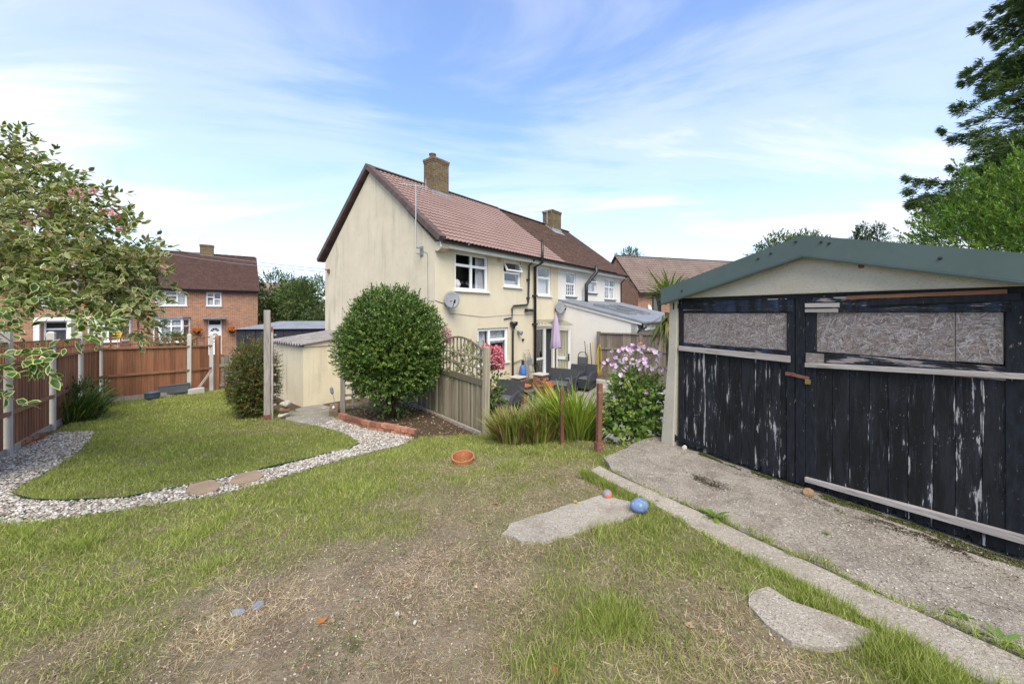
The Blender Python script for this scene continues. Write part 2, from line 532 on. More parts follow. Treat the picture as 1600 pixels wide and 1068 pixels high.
MT['cushion'] = pmat('charcoal_cushion', (.085, .09, .104), (.105, .11, .125), 12, .9)
MT['lilac'] = pmat('lilac_fabric', (.43, .36, .47), (.37, .30, .41), 3, .85, stretch=(6, 6, .8))
MT['rust'] = pmat('rusty_paint', (.20, .085, .055), (.145, .06, .042), 8, .8, bmp=.4, c3=(.30, .17, .11), s3=18, f3=(.58, .72))
MT['alu'] = pmat('aluminium', (.55, .56, .57), rough=.35, metal=.8)
MT['dishgrey'] = pmat('grey_painted_steel', (.22, .232, .25), (.19, .20, .216), 5, .5)
MT['blue'] = pmat('blue_plastic', (.07, .16, .42), (.05, .12, .33), 6, .5)
MT['yellow'] = pmat('yellow_plastic', (.62, .46, .04), (.5, .36, .03), 6, .5)
MT['greenplastic'] = pmat('green_plastic', (.03, .09, .045), rough=.5)
MT['greybox'] = pmat('grey_trough', (.075, .085, .10), (.095, .105, .12), 5, .7)
MT['bluepot'] = pmat('blue_glazed_pot', (.085, .12, .17), (.06, .085, .125), 5, .4)
MT['bark'] = pmat('bark', (.11, .08, .055), (.065, .048, .034), 8, .95, stretch=(6, 6, 1), bmp=.8, bscale=20)
MT['stem'] = pmat('stem', (.12, .085, .05), (.09, .10, .04), 8, .8)
MT['log'] = pmat('cut_log', (.23, .16, .10), (.14, .10, .065), 8, .95, bmp=.8, bscale=18)
MT['leaf'] = leafmat('foliage')
MT['gloss'] = leafmat('glossy_foliage', .3, .15, .5)
MT['grass'] = leafmat('grass_blades', .6, .3, .2)
MT['flower'] = leafmat('petals', .7, .3, .1)
MT['roadtar'] = pmat('asphalt', (.055, .055, .058), (.075, .073, .07), 3, .9)

# ------------------------------------------------------------------ terrain
_cp = np.array([(0, 0, 1.32), (2.15, 4.9, 1.2), (3.57, 2.62, 1.2), (5, 0.5, 1.22), (1.2, 3.9, 1.19), (2.57, 1.86, 1.2), (2.2, 1.79, 1.2), (.87, 4.08, 1.16),
                (1.17, 5.0, 1.06), (0, 3, 1.18), (.87, 3.64, 1.17), (-.6, 5.1, .92), (0.1, 6.1, .80), (-.5, 7.3, .50), (-1.8, 8.8, .56), (-2.7, 6.7, .65),
                (-5.6, 8.5, .50), (-4.9, 3.5, .98), (-5.5, 4.2, .92), (-8.66, 6.9, .78), (-9.8, 8.5, .68), (-10.8, 9.74, .58), (-10, 11.4, .45),
                (-9.3, 11.6, .42), (-7.5, 10, .48), (-3, 3, 1.08), (-2, 1, 1.26), (-8, 2, 1.02), (-12, 4, .95), (8, 4, 1.2), (6, 8, 1.2), (-4, 7.6, .56), (-3, 5, .86)])


def _tps(r2):
    return np.where(r2 < 1e-12, 0, r2 * np.log(r2 + 1e-12))


_n = len(_cp)
_A = np.zeros((_n + 3, _n + 3))
_A[:_n, :_n] = _tps(((_cp[:, None, :2] - _cp[None, :, :2]) ** 2).sum(-1)) + np.eye(_n) * .6
_A[:_n, _n] = 1; _A[:_n, _n + 1:] = _cp[:, :2]; _A[_n:, :_n] = _A[:_n, _n:].T
_wt = np.linalg.solve(_A, np.concatenate((_cp[:, 2], np.zeros(3))))
# edge of the upper garden (right to left): beyond it the ground drops to patio and side path; third value is the width of the slope
EDGE = np.array([(14, 12.8, 1.0), (7.2, 8.6, 1.0), (2.9, 5.95, 1.2), (2.1, 5.35, 1.6), (1.45, 5.35, 1.3), (.9, 5.75, 1.0), (.3, 6.5, .8), (-.45, 7.5, .14), (-1.8, 8.93, .10), (-3.1, 10.3, .10),
                 (-3.7, 10.3, .3), (-4.5, 9.55, .5), (-5.2, 9.25, .6), (-6.1, 9.4, .6), (-7.6, 10.9, .6), (-8.7, 12.4, .5), (-11.5, 12.0, .5), (-13, 10.5, .5), (-15, 7.0, .5), (-16, -3, .5)])


def upper_z(x, y):
    xc = np.clip(x, -13, 9); yc = np.clip(y, -1.5, 12.5)
    s = _wt[_n] + _wt[_n + 1] * xc + _wt[_n + 2] * yc
    for i in range(_n):
        s = s + _wt[i] * _tps((xc - _cp[i, 0]) ** 2 + (yc - _cp[i, 1]) ** 2)
    return np.clip(s, .35, 1.45)


HDIR = np.array([475.0, 580.0]) / math.hypot(475, 580)     # along the house front, away from the camera
HN = np.array([-HDIR[1], HDIR[0]])
HC = np.array([-120 / 580 * 10.8, 10.8])                    # near corner of the cream house


def edge_sd(x, y):
    best = np.full(np.shape(x), 1e9); sgn = np.ones(np.shape(x)); wid = np.ones(np.shape(x))
    for a, b in zip(EDGE[:-1], EDGE[1:]):
        ax, ay, aw = a; bx, by, bw = b
        ex, ey = bx - ax, by - ay
        t = np.clip(((x - ax) * ex + (y - ay) * ey) / (ex * ex + ey * ey), 0, 1)
        dxx = x - ax - t * ex; dyy = y - ay - t * ey
        d = dxx * dxx + dyy * dyy
        cr = ex * (y - ay) - ey * (x - ax)
        m = d < best
        best = np.where(m, d, best); sgn = np.where(m, np.where(cr < 0, 1, -1), sgn); wid = np.where(m, aw + t * (bw - aw), wid)
    return np.sqrt(best) * sgn, wid


def low_z(x, y):
    hx = (x - HC[0]) * HDIR[0] + (y - HC[1]) * HDIR[1]
    hy = (x - HC[0]) * HN[0] + (y - HC[1]) * HN[1]
    z = -.08 + .36 * sstep(4.3, 6.6, hx) * sstep(0.5, -1.5, hy)
    return z - .25 * sstep(14, 22, np.hypot(x, y - 2))


def ground_z(x, y):
    x = np.asarray(x, float); y = np.asarray(y, float)
    sdv, w = edge_sd(x, y)
    t = sstep(0, 1, sdv / w)
    z = upper_z(x, y) * (1 - t) + low_z(x, y) * t
    return z + (fbm(x * 1.3, y * 1.3, 3) - .5) * .05 * (1 - t)


_zs = np.concatenate((np.arange(1.2, 14, .02), np.arange(14, 60, .1)))


def pg(x, y):
    """the ground point seen at a place of the photograph"""
    X = (x - HX) / F * _zs; Zh = CAMZ + (HY - y) / F * _zs
    g = ground_z(X, _zs)
    i = int(np.argmax(Zh <= g))
    return np.array([X[i], _zs[i], g[i]])


def pw(x, y, Y):
    return np.array([(x - HX) / F * Y, Y, CAMZ + (HY - y) / F * Y])


def inpoly(x, y, poly):
    c = np.zeros(np.shape(x), bool)
    n = len(poly)
    for i in range(n):
        x0, y0 = poly[i][:2]; x1, y1 = poly[(i + 1) % n][:2]
        if y0 == y1: continue
        m = ((y0 > y) != (y1 > y)) & (x < (x1 - x0) * (y - y0) / (y1 - y0) + x0)
        c ^= m
    return c


def gp(pts):
    return np.array([pg(*p) for p in pts])


GRAVEL = gp([(648, 684), (625, 697), (590, 704), (555, 713), (500, 728), (440, 746), (385, 763), (330, 776), (250, 788), (150, 804), (60, 816), (0, 823), (-150, 838), (-150, 722),
             (0, 712), (70, 684), (95, 676), (148, 675), (138, 690), (122, 706), (85, 733), (40, 755), (18, 771), (30, 780), (60, 783), (110, 784), (200, 778), (300, 758), (400, 736),
             (500, 712), (548, 701), (561, 692), (545, 680), (510, 669), (465, 658), (500, 650), (527, 656), (560, 665), (600, 674)])
SLAB1 = gp([(783, 838), (800, 822), (850, 805), (938, 777), (985, 787), (1008, 800), (985, 812), (925, 830), (850, 853), (815, 850)])
SLAB2 = gp([(1167, 948), (1174, 931), (1200, 925), (1240, 945), (1300, 965), (1368, 997), (1345, 1017), (1290, 1027), (1240, 1012), (1195, 980)])
GD = np.array([.5273, -.8497]); GN = np.array([.8497, .5273]); GO = np.array([2.155, 4.9])     # garage front: along, backwards, left corner


def gl(u, v):
    return GO + GD * u + GN * v


APRON = np.array([gl(-.30, .5), gl(-.38, -.15), gl(-.30, -.6), gl(-.2, -1.1), gl(.1, -1.30), gl(.5, -1.30), gl(1.1, -1.265), gl(1.9, -1.24), gl(2.6, -1.21), gl(6, -1.1), gl(6, .5)])
STRIP = np.array([gl(-.05, -1.33), gl(-.02, -1.50), gl(.4, -1.53), gl(.83, -1.54), gl(1.47, -1.59), gl(2.07, -1.58), gl(2.7, -1.60), gl(6, -1.6), gl(6, -1.14), gl(2.6, -1.25), gl(1.9, -1.28), gl(1.1, -1.305), gl(.5, -1.34)])
BED = np.array([pg(527, 640)[:2], pg(560, 655)[:2], pg(600, 667)[:2], pg(655, 682)[:2], (-.62, 7.45), (-1.85, 8.85), (-3.1, 10.2), (-3.9, 9.9)])
LBED = np.array([(-7.2, 4.7), pg(70, 682)[:2], pg(110, 660)[:2], (-9.3, 8.6), (-9.7, 8.5), (-8.2, 6.4), (-7.6, 4.4)])

GCTRL = [(50, 870, .8), (200, 850, .75), (400, 820, .65), (100, 950, .7), (250, 900, .65), (350, 870, .45), (50, 1040, .25), (200, 1000, .35), (320, 960, .1), (400, 950, 0), (450, 1000, .03),
         (300, 1050, .12), (550, 950, 0), (600, 1000, 0), (650, 900, 0), (520, 870, .12), (700, 1000, .02), (750, 900, .05), (700, 830, .1), (620, 800, .5), (500, 790, .88), (450, 830, .6),
         (600, 740, .9), (700, 760, .65), (770, 720, .32), (720, 795, .25), (850, 750, .45), (900, 700, .65), (820, 698, .65), (640, 715, .85), (680, 690, .85), (930, 755, .12), (870, 775, .15),
         (850, 870, .4), (900, 880, .3), (860, 950, .5), (965, 970, .85), (900, 1010, .3), (1000, 1010, .15), (1050, 930, .2), (1100, 980, .1), (1150, 1030, .1), (1040, 860, .6), (1000, 840, .55),
         (1080, 840, .8), (1120, 880, .65), (1180, 890, .55), (1250, 920, .9), (1300, 955, .85), (1400, 1010, .95), (1450, 1050, .95), (1350, 1050, .8), (1300, 1045, .5), (1230, 1060, .25),
         (1040, 795, .95), (1000, 775, .8), (925, 730, .55), (955, 722, .9), (300, 700, .97), (200, 740, .97), (400, 690, .93), (500, 690, .85), (450, 672, .6), (250, 650, .9), (330, 640, .85),
         (150, 660, .95), (0, 860, .85), (840, 1050, .55), (760, 1060, .1), (1500, 900, .2), (60, 1000, .6), (-100, 950, .7), (700, 700, .75), (560, 770, .9), (300, 830, .8), (780, 765, .5)]
_gc = np.array([(*pg(a, b)[:2], c) for a, b, c in GCTRL])


def green(x, y):
    """how green the turf is, 0 bare and strawy, 1 lush"""
    num = 0; den = 0
    for cx, cy, g in _gc:
        sc_ = .35 + .16 * cy
        w = 1.0 / (((x - cx) ** 2 + (y - cy) ** 2) / (sc_ * sc_) + .04) ** 1.6
        num = num + w * g; den = den + w
    g = np.clip(num / den * 1.08 + .05 * (num / den > .2), 0, 1)
    n = fbm(x * 2.2 + 5, y * 2.2, 4) - .5
    n2 = fbm(x * 7 + 15, y * 7, 3) - .5
    n3 = fbm(x * .8 + 70, y * .8, 3) - .5
    return np.clip(g + n3 * .45 * (g > .3) + n * .75 * np.clip(.25 + g, .25, 1) + n2 * .5 * np.clip(.15 + g, .2, 1), 0, 1)


def axis(lo, f0, f1, hi, step):
    a = [f0]
    s = step
    while a[-1] > lo:
        s *= 1.28; a.append(a[-1] - s)
    b = [f1]; s = step
    while b[-1] < hi:
        s *= 1.28; b.append(b[-1] + s)
    return np.array(a[::-1] + list(np.arange(f0 + step, f1, step)) + b)


xs = axis(-900, -12, 6.5, 900, .075)
ys = axis(-300, .6, 12.5, 1500, .075)
gx, gy = np.meshgrid(xs, ys)
gzv = ground_z(gx, gy)
apr = inpoly(gx, gy, APRON) | inpoly(gx, gy, STRIP)
gzv = np.where(apr, gzv - .05, gzv)
near = (np.abs(gx) < 7) & (gy < 7)
gzv = gzv + np.where(near, (fbm(gx * 9, gy * 9, 3) - .5) * .03, 0)
nx, ny = len(xs), len(ys)
V = np.stack((gx, gy, gzv), -1).reshape(-1, 3)
idx = np.arange(nx * ny).reshape(ny, nx)
Q = np.stack((idx[:-1, :-1], idx[:-1, 1:], idx[1:, 1:], idx[1:, :-1]), -1).reshape(-1, 4)


def groundmat():
    m, nt, b = newmat('garden_soil_and_turf')
    at = N(nt, 'ShaderNodeAttribute', attribute_name='turf')
    s = N(nt, 'ShaderNodeSeparateColor'); nt.links.new(at.outputs['Color'], s.inputs[0])
    v = objcoord(nt)
    soil = mixrgb(nt, rampf(nt, noise(nt, v, 3.5, 9, .65), .32, .68), (.18, .13, .088), (.36, .28, .195))
    soil = mixrgb(nt, rampf(nt, noise(nt, v, 42, 6, .7), .52, .68), soil, (.40, .335, .26))
    soil = mixrgb(nt, rampf(nt, noise(nt, v, 90, 4, .7), .56, .66), soil, (.115, .085, .058))
    soil = mixrgb(nt, rampf(nt, noise(nt, v, 2.1, 5), .60, .70), soil, (.10, .10, .036))
    turf = mixrgb(nt, rampf(nt, noise(nt, v, 25, 6), .35, .65), (.13, .14, .045), (.24, .22, .105))
    far = mixrgb(nt, rampf(nt, noise(nt, v, .6, 5), .35, .65), (.075, .09, .03), (.11, .105, .05))
    col = mixrgb(nt, s.outputs[0], soil, turf)
    col = mixrgb(nt, s.outputs[1], col, (.22, .19, .155))
    col = mixrgb(nt, s.outputs[2], col, mixrgb(nt, rampf(nt, noise(nt, v, 30, 6), .4, .65), (.07, .048, .032), (.13, .095, .065)))
    nt.links.new(col, b.inputs['Base Color'])
    b.inputs['Roughness'].default_value = .95
    b.inputs['Specular IOR Level'].default_value = .1
    bump(nt, b, noise(nt, v, 38, 8, .7), 1.0, .03)
    return m


MT['ground'] = groundmat()
me = npmesh('ground', V, Q.ravel(), np.full(len(Q), 4), MT['ground'], smooth=True)
ga = green(gx, gy)
grav = inpoly(gx, gy, GRAVEL); bed = inpoly(gx, gy, BED) | inpoly(gx, gy, LBED)
sdg, wdg = edge_sd(gx, gy)
cc = np.zeros((ny, nx, 4), np.float32)
cc[..., 0] = np.clip(ga * 1.2, 0, 1); cc[..., 1] = grav; cc[..., 2] = np.where(bed | (sdg > .15), 1, 0); cc[..., 3] = 1
a = me.attributes.new('turf', 'FLOAT_COLOR', 'POINT'); a.data.foreach_set('color', cc.ravel())
tag(mobj('ground', me), kind='structure')


def sheet(name, poly, step, zf, mat, thick=.06, rag=.02, kind='structure', jag=9.0, label=None, cat=None):
    """a slab of uneven surface over a polygon, with real thickness"""
    poly = np.array(poly)[:, :2]
    # resample the outline with a ragged edge
    out = []
    for i in range(len(poly)):
        p, q = poly[i], poly[(i + 1) % len(poly)]
        n = max(1, int(np.linalg.norm(q - p) / (step * 1.2)))
        for k in range(n):
            out.append(p + (q - p) * k / n)
    out = np.array(out)
    out = out + (np.stack((fbm(out[:, 0] * jag, out[:, 1] * jag, 3), fbm(out[:, 0] * jag + 40, out[:, 1] * jag, 3)), -1) - .5) * 2 * rag
    bm = bmesh.new()
    vs = [bm.verts.new((p[0], p[1], 0)) for p in out]
    f = bm.faces.new(vs)
    if f.normal.z < 0: f.normal_flip()
    x0, y0 = out.min(0); x1, y1 = out.max(0)
    for ax_, lo, hi in ((0, x0, x1), (1, y0, y1)):
        for c in np.arange(lo + step, hi, step):
            co = [0, 0, 0]; no = [0, 0, 0]; co[ax_] = c; no[ax_] = 1
            bmesh.ops.bisect_plane(bm, geom=bm.verts[:] + bm.edges[:] + bm.faces[:], plane_co=co, plane_no=no)
    bm.normal_update()
    X = np.array([v.co.x for v in bm.verts]); Y = np.array([v.co.y for v in bm.verts])
    Z = zf(X, Y)
    for v, z in zip(bm.verts, Z): v.co.z = z
    be = [e for e in bm.edges if e.is_boundary]
    r = bmesh.ops.extrude_edge_only(bm, edges=be)
    for g in r['geom']:
        if isinstance(g, bmesh.types.BMVert): g.co.z -= thick
    bmesh.ops.recalc_face_normals(bm, faces=bm.faces)
    me = bpy.data.meshes.new(name); bm.to_mesh(me); bm.free()
    me.materials.append(mat)
    me.polygons.foreach_set('use_smooth', [True] * len(me.polygons))
    me.set_sharp_from_angle(angle=R(38))
    o = mobj(name, me)
    return tag(o, label, cat, kind=kind)


rough = lambda amp, s: (lambda x, y: (fbm(x * s, y * s, 4) - .5) * amp)

def concmat(name, c1, c2, agg, dark, stain, moss, crack=0.0):
    """weathered cast concrete: broad patches, exposed aggregate, dirt, moss and hairline cracks"""
    m, nt, b = newmat(name)
    v = objcoord(nt)
    col = mixrgb(nt, rampf(nt, noise(nt, v, 1.7, 10, .68), .36, .66), c1, c2)
    col = mixrgb(nt, rampf(nt, noise(nt, v, 62, 5, .65), .53, .64), col, agg)
    col = mixrgb(nt, rampf(nt, noise(nt, v, 80, 4, .65), .56, .66), col, dark)
    st_ = rampf(nt, noise(nt, v, 4.5, 9, .72), .50, .72)
    sm = N(nt, 'ShaderNodeMath', operation='MULTIPLY', inp={1: .75}); nt.links.new(st_, sm.inputs[0])
    col = mixrgb(nt, sm.outputs[0], col, stain)
    col = mixrgb(nt, rampf(nt, noise(nt, v, 6.5, 8, .7), .64, .70), col, moss)
    vd = N(nt, 'ShaderNodeVectorMath', operation='ADD')
    nz = N(nt, 'ShaderNodeTexNoise', inp={'Scale': 3.0, 'Detail': 5.0}); nt.links.new(v, nz.inputs['Vector'])
    sc_ = N(nt, 'ShaderNodeVectorMath', operation='SCALE', inp={'Scale': .55}); nt.links.new(nz.outputs['Color'], sc_.inputs[0])
    nt.links.new(v, vd.inputs[0]); nt.links.new(sc_.outputs[0], vd.inputs[1])
    vo = N(nt, 'ShaderNodeTexVoronoi', feature='DISTANCE_TO_EDGE', inp={'Scale': .95}); nt.links.new(vd.outputs[0], vo.inputs['Vector'])
    ck = N(nt, 'ShaderNodeMapRange', inp={'From Min': 0.0, 'From Max': .010, 'To Min': crack, 'To Max': 0.0}); nt.links.new(vo.outputs['Distance'], ck.inputs['Value'])
    col = mixrgb(nt, ck.outputs[0], col, (.05, .04, .03))
    nt.links.new(col, b.inputs['Base Color'])
    b.inputs['Roughness'].default_value = .95
    b.inputs['Specular IOR Level'].default_value = .12
    hh = N(nt, 'ShaderNodeMath', operation='SUBTRACT'); nt.links.new(noise(nt, v, 70, 6, .7), hh.inputs[0]); nt.links.new(ck.outputs[0], hh.inputs[1])
    bump(nt, b, hh.outputs[0], .9, .018)
    return m


MT['apronconc'] = concmat('worn_apron_concrete', (.38, .335, .275), (.22, .19, .155), (.53, .49, .42), (.11, .09, .07), (.16, .13, .10), (.10, .085, .045), .30)
MT['stripconc'] = concmat('pale_strip_concrete', (.45, .40, .325), (.33, .285, .225), (.58, .54, .47), (.15, .12, .095), (.25, .205, .155), (.22, .185, .12), .12)
MT['patio'] = pmat('weathered_patio_concrete', (.30, .275, .24), (.20, .18, .155), 1.5, .95, bmp=.8, bscale=30, c3=(.52, .50, .46), s3=3.2, f3=(.60, .72), bdist=.02, detail=9)
sheet('concrete_apron', APRON, .09, lambda x, y: 1.2 + (fbm(x * 2.2, y * 2.2, 4) - .5) * .05 + (fbm(x * 14, y * 14, 3) - .5) * .018, MT['apronconc'], .12, .03)
sheet('concrete_strip', STRIP, .09, lambda x, y: 1.205 + (fbm(x * 2, y * 2, 3) - .5) * .03 + (fbm(x * 16, y * 16, 2) - .5) * .006, MT['stripconc'], .12, .015)
for pl, lb in ((SLAB1, 'long worn concrete path slab beside the two balls'), (SLAB2, 'rounded concrete path slab in the grass by the garage strip')):
    o = sheet('path_slab', pl, .07, lambda x, y: ground_z(x, y) + .022 + (fbm(x * 12, y * 12, 2) - .5) * .008, MT['stripconc'], .08, .03)
    o['kind'] = 'structure'
PATIO = np.array([(1.0, 5.75), (1.7, 5.6), (2.5, 6.0), (4.5, 9.3), tuple(HC + HDIR * 6.75 - HN * 4.5), tuple(HC + HDIR * 6.7), tuple(HC + HDIR * .0), tuple(HC - HDIR * .4 - HN * .3), (-1.6, 9.2), (-.4, 7.75), (.5, 6.6)])
sheet('patio', PATIO, .16, lambda x, y: ground_z(x, y) + .035 + (fbm(x * 2.5, y * 2.5, 3) - .5) * .03, MT['patio'], .1, .03)
SPATH = gp([(446, 656), (480, 664), (512, 660), (527, 648), (515, 636), (492, 630), (462, 640)])
sheet('side_path', SPATH, .12, lambda x, y: ground_z(x, y) + .025, MT['patio'], .06, .02)
ROAD = np.array([(-60, 13), (-24, 17.5), (-12, 24), (14, 44), (14, 50), (-14, 30), (-26, 23.5), (-60, 17)])
sheet('road', ROAD, 2.0, lambda x, y: ground_z(x, y) + .02, MT['roadtar'], .1, .0)

# ------------------------------------------------------------------ house building helpers (local frame: x along the front, y inwards, z up)


def wall_mesh(name, x0, x1, z0, z1, holes, mat, parent, y=0.0, t=.28):
    """wall sheet in the plane y with real openings and reveals; holes = (xa, xb, za, zb)"""
    m = MB()
    xsb = sorted({x0, x1, *[h[0] for h in holes], *[h[1] for h in holes]})
    zsb = sorted({z0, z1, *[h[2] for h in holes], *[h[3] for h in holes]})
    for xa, xb in zip(xsb[:-1], xsb[1:]):
        for za, zb in zip(zsb[:-1], zsb[1:]):
            cx, cz = (xa + xb) / 2, (za + zb) / 2
            if any(h[0] < cx < h[1] and h[2] < cz < h[3] for h in holes): continue
            for yy in (y, y + t):
                m.add([(xa, yy, za), (xb, yy, za), (xb, yy, zb), (xa, yy, zb)], [(0, 1, 2, 3) if yy == y else (3, 2, 1, 0)])
    for xa, xb, za, zb in holes:
        m.add([(xa, y, za), (xb, y, za), (xb, y, zb), (xa, y, zb), (xa, y + t, za), (xb, y + t, za), (xb, y + t, zb), (xa, y + t, zb)],
              [(0, 4, 5, 1), (1, 5, 6, 2), (2, 6, 7, 3), (3, 7, 4, 0)])
    for xx in (x0, x1):
        m.add([(xx, y, z0), (xx, y + t, z0), (xx, y + t, z1), (xx, y, z1)], [(0, 1, 2, 3)])
    me = bpy.data.meshes.new(name); me.from_pydata(m.v, [], m.f); me.materials.append(mat)
    return mobj(name, me, parent)


def ring(m, x0, x1, z0, z1, w, y0, y1):
    m.box(x0, y0, z0, x0 + w, y1, z1); m.box(x1 - w, y0, z0, x1, y1, z1)
    m.box(x0 + w, y0, z0, x1 - w, y1, z0 + w); m.box(x0 + w, y0, z1 - w, x1 - w, y1, z1)


def window(par, x0, x1, z0, z1, panes, y=0.06, curtains=(), bars=None, sill=True, name='window', mat=None, room=True, sillmat=None, leaded=False, deep=.55):
    """white framed window in the plane y; panes as fractions (u0, v0, u1, v1, openable)"""
    mat = mat or MT['upvc']
    m = MB()
    ring(m, x0, x1, z0, z1, .05, y, y + .07)
    W, H = x1 - x0 - .1, z1 - z0 - .1
    gl_ = []
    for p in panes:
        u0, v0, u1, v1 = p[:4]
        a, b, c, d = x0 + .05 + W * u0, x0 + .05 + W * u1, z0 + .05 + H * v0, z0 + .05 + H * v1
        ring(m, a + .001, b - .001, c + .001, d - .001, .04, y - .012, y + .05)
        gl_.append((a + .035, b - .035, c + .035, d - .035, p[4] if len(p) > 4 else None))
    o = m.build(name, mat, par)
    for a, b, c, d, bar in gl_:
        g = MB().box(a, y + .015, c, b, y + .021, d).build('pane', MT['glass'], o)
        if bar:
            k = MB()
            for i in range(1, bar[0]): k.box(a + (b - a) * i / bar[0] - .008, y + .004, c, a + (b - a) * i / bar[0] + .008, y + .03, d)
            for i in range(1, bar[1]): k.box(a, y + .006, c + (d - c) * i / bar[1] - .008, b, y + .028, c + (d - c) * i / bar[1] + .008)
            k.build('glazing_bar', mat, o)
    if sill:
        MB().box(x0 - .05, y - .13, z0 - .045, x1 + .05, y + .03, z0 - .001).build('sill', sillmat or mat, o)
    if room:
        r = MB()
        X0, X1, Z0, Z1, Y0, Y1 = x0 - .25, x1 + .25, z0 - .25, z1 + .15, y + .23, y + .23 + deep
        r.add([(X0, Y0, Z0), (X1, Y0, Z0), (X1, Y0, Z1), (X0, Y0, Z1), (X0, Y1, Z0), (X1, Y1, Z0), (X1, Y1, Z1), (X0, Y1, Z1)],
              [(4, 5, 6, 7), (0, 4, 7, 3), (1, 2, 6, 5), (0, 1, 5, 4), (3, 7, 6, 2)])
        r.build('room', MT['room'], o)
    for u0, u1, v0, v1, cm in curtains:
        cu = MB(); n = 18; vs = []; fs = []
        for i in range(n + 1):
            xx = x0 + .03 + (x1 - x0 - .06) * (u0 + (u1 - u0) * i / n)
            yy = y + .16 + .025 * math.sin(i * 1.9) + .012 * math.sin(i * 4.1)
            vs += [(xx, yy, z0 + (z1 - z0) * v0), (xx, yy, z0 + (z1 - z0) * v1)]
        for i in range(n): fs.append((2 * i, 2 * i + 2, 2 * i + 3, 2 * i + 1))
        cu.add(vs, fs).build('curtain', cm, o)
    return o


def tiled_slope(name, par, x0, x1, ylo, zlo, yhi, zhi, courses, mat, wave=.0, period=.15, per=4, lap=.022, uvs=False, skew=0.0):
    """roof slope built course by course: every course is a wavy strip whose lower edge stands proud of the one below"""
    L = math.hypot(yhi - ylo, zhi - zlo); uy, uz = (yhi - ylo) / L, (zhi - zlo) / L
    nyv, nzv = -uz, uy
    if nzv < 0: nyv, nzv = uz, -uy
    cols = max(2, int((x1 - x0) / period * per)) if wave else 2
    if not wave: cols = max(2, int((x1 - x0) / .55))
    xx = np.linspace(x0, x1, cols + 1)
    wv = wave * np.maximum(-.3, np.sin((xx - x0) / period * 2 * np.pi)) if wave else np.zeros(cols + 1)
    Vv = []; Ff = []; uv = []
    for c in range(courses):
        s0 = L * c / courses; s1 = L * (c + 1) / courses
        jit = (np.random.default_rng(c).random(cols + 1) - .5) * (.006 if not wave else .002)
        rows = ((s0 - .012, .002), (s0 - .012, lap), (s1 - .012 + .02, .004))
        base = len(Vv)
        for (s, h) in rows:
            for i in range(cols + 1):
                hh = h + wv[i] + jit[i]
                Vv.append((xx[i], ylo + uy * s + nyv * hh, zlo + uz * s + nzv * hh)); uv.append((xx[i], s))
        for r_ in range(2):
            for i in range(cols):
                a_ = base + r_ * (cols + 1) + i
                Ff.append((a_, a_ + 1, a_ + cols + 2, a_ + cols + 1))
    me = bpy.data.meshes.new(name); me.from_pydata(Vv, [], Ff)
    if uvs:
        l = me.uv_layers.new(name='UVMap')
        li = np.zeros(len(me.loops), np.int32); me.loops.foreach_get('vertex_index', li)
        l.data.foreach_set('uv', np.array(uv, np.float32)[li].ravel())
    me.materials.append(mat)
    o = mobj(name, me, par)
    return o


def verge_tiles(par, x, pts, n, w=.2, h=.16, mat=None):
    """row of dark cloaked tiles from eave to ridge along the gable"""
    (y0, z0), (y1, z1) = pts
    me = None
    L = math.hypot(y1 - y0, z1 - z0) / n
    ang = math.atan2(z1 - z0, y1 - y0)
    for i in range(n):
        if me is None:
            m = MB(); m.box(-.03, -.01, -h * .72, w, L * 1.02, .045); me = m.mesh('verge_tile', mat or MT['verge'])
        s = i / n
        o = mobj('verge_tile', me, par, (x, y0 + (y1 - y0) * s, z0 + (z1 - z0) * s + .012), (ang - .018, 0, 0))


def chimney(par, x0, x1, y0, y1, zb, zt, mat, pots, sub=True):
    m = MB(); m.box(x0, y0, zb, x1, y1, zt - .16); m.box(x0 - .015, y0 - .015, zt - .16, x1 + .015, y1 + .015, zt - .085); m.box(x0 - .032, y0 - .032, zt - .085, x1 + .032, y1 + .032, zt)
    c = m.build('chimney', mat, par)
    MB().add([(x0, y0, zt + .001), (x1, y0, zt + .001), (x1, y1, zt + .001), (x0, y1, zt + .001), (x0 + .15, y0 + .15, zt + .06), (x1 - .15, y0 + .15, zt + .06), (x1 - .15, y1 - .15, zt + .06), (x0 + .15, y1 - .15, zt + .06)],
             [(4, 5, 6, 7), (0, 1, 5, 4), (1, 2, 6, 5), (2, 3, 7, 6), (3, 0, 4, 7)]).build('flaunching', MT['mortar'], c)
    for px_, py_, r_, hh in pots:
        MB().lathe([(r_, 0), (r_ * .95, hh * .8), (r_ * 1.1, hh * .82), (r_ * 1.1, hh), (r_ * .8, hh), (r_ * .8, hh * .5)], 14, (px_, py_, zt + .02)).build('chimney_pot', MT['chimney'], c, smooth=False)
    return c


HROT = math.atan2(HDIR[1], HDIR[0])


def hw(x, y, z=0):
    p = HC + HDIR * x + HN * y
    return (p[0], p[1], z)


EAVE, RIDGE, DEP, HALF = 5.0, 8.0, 7.03, 3.515
RY0, RZ0 = -.36, 5.05          # roof plane at the eave
RZ1 = 8.02
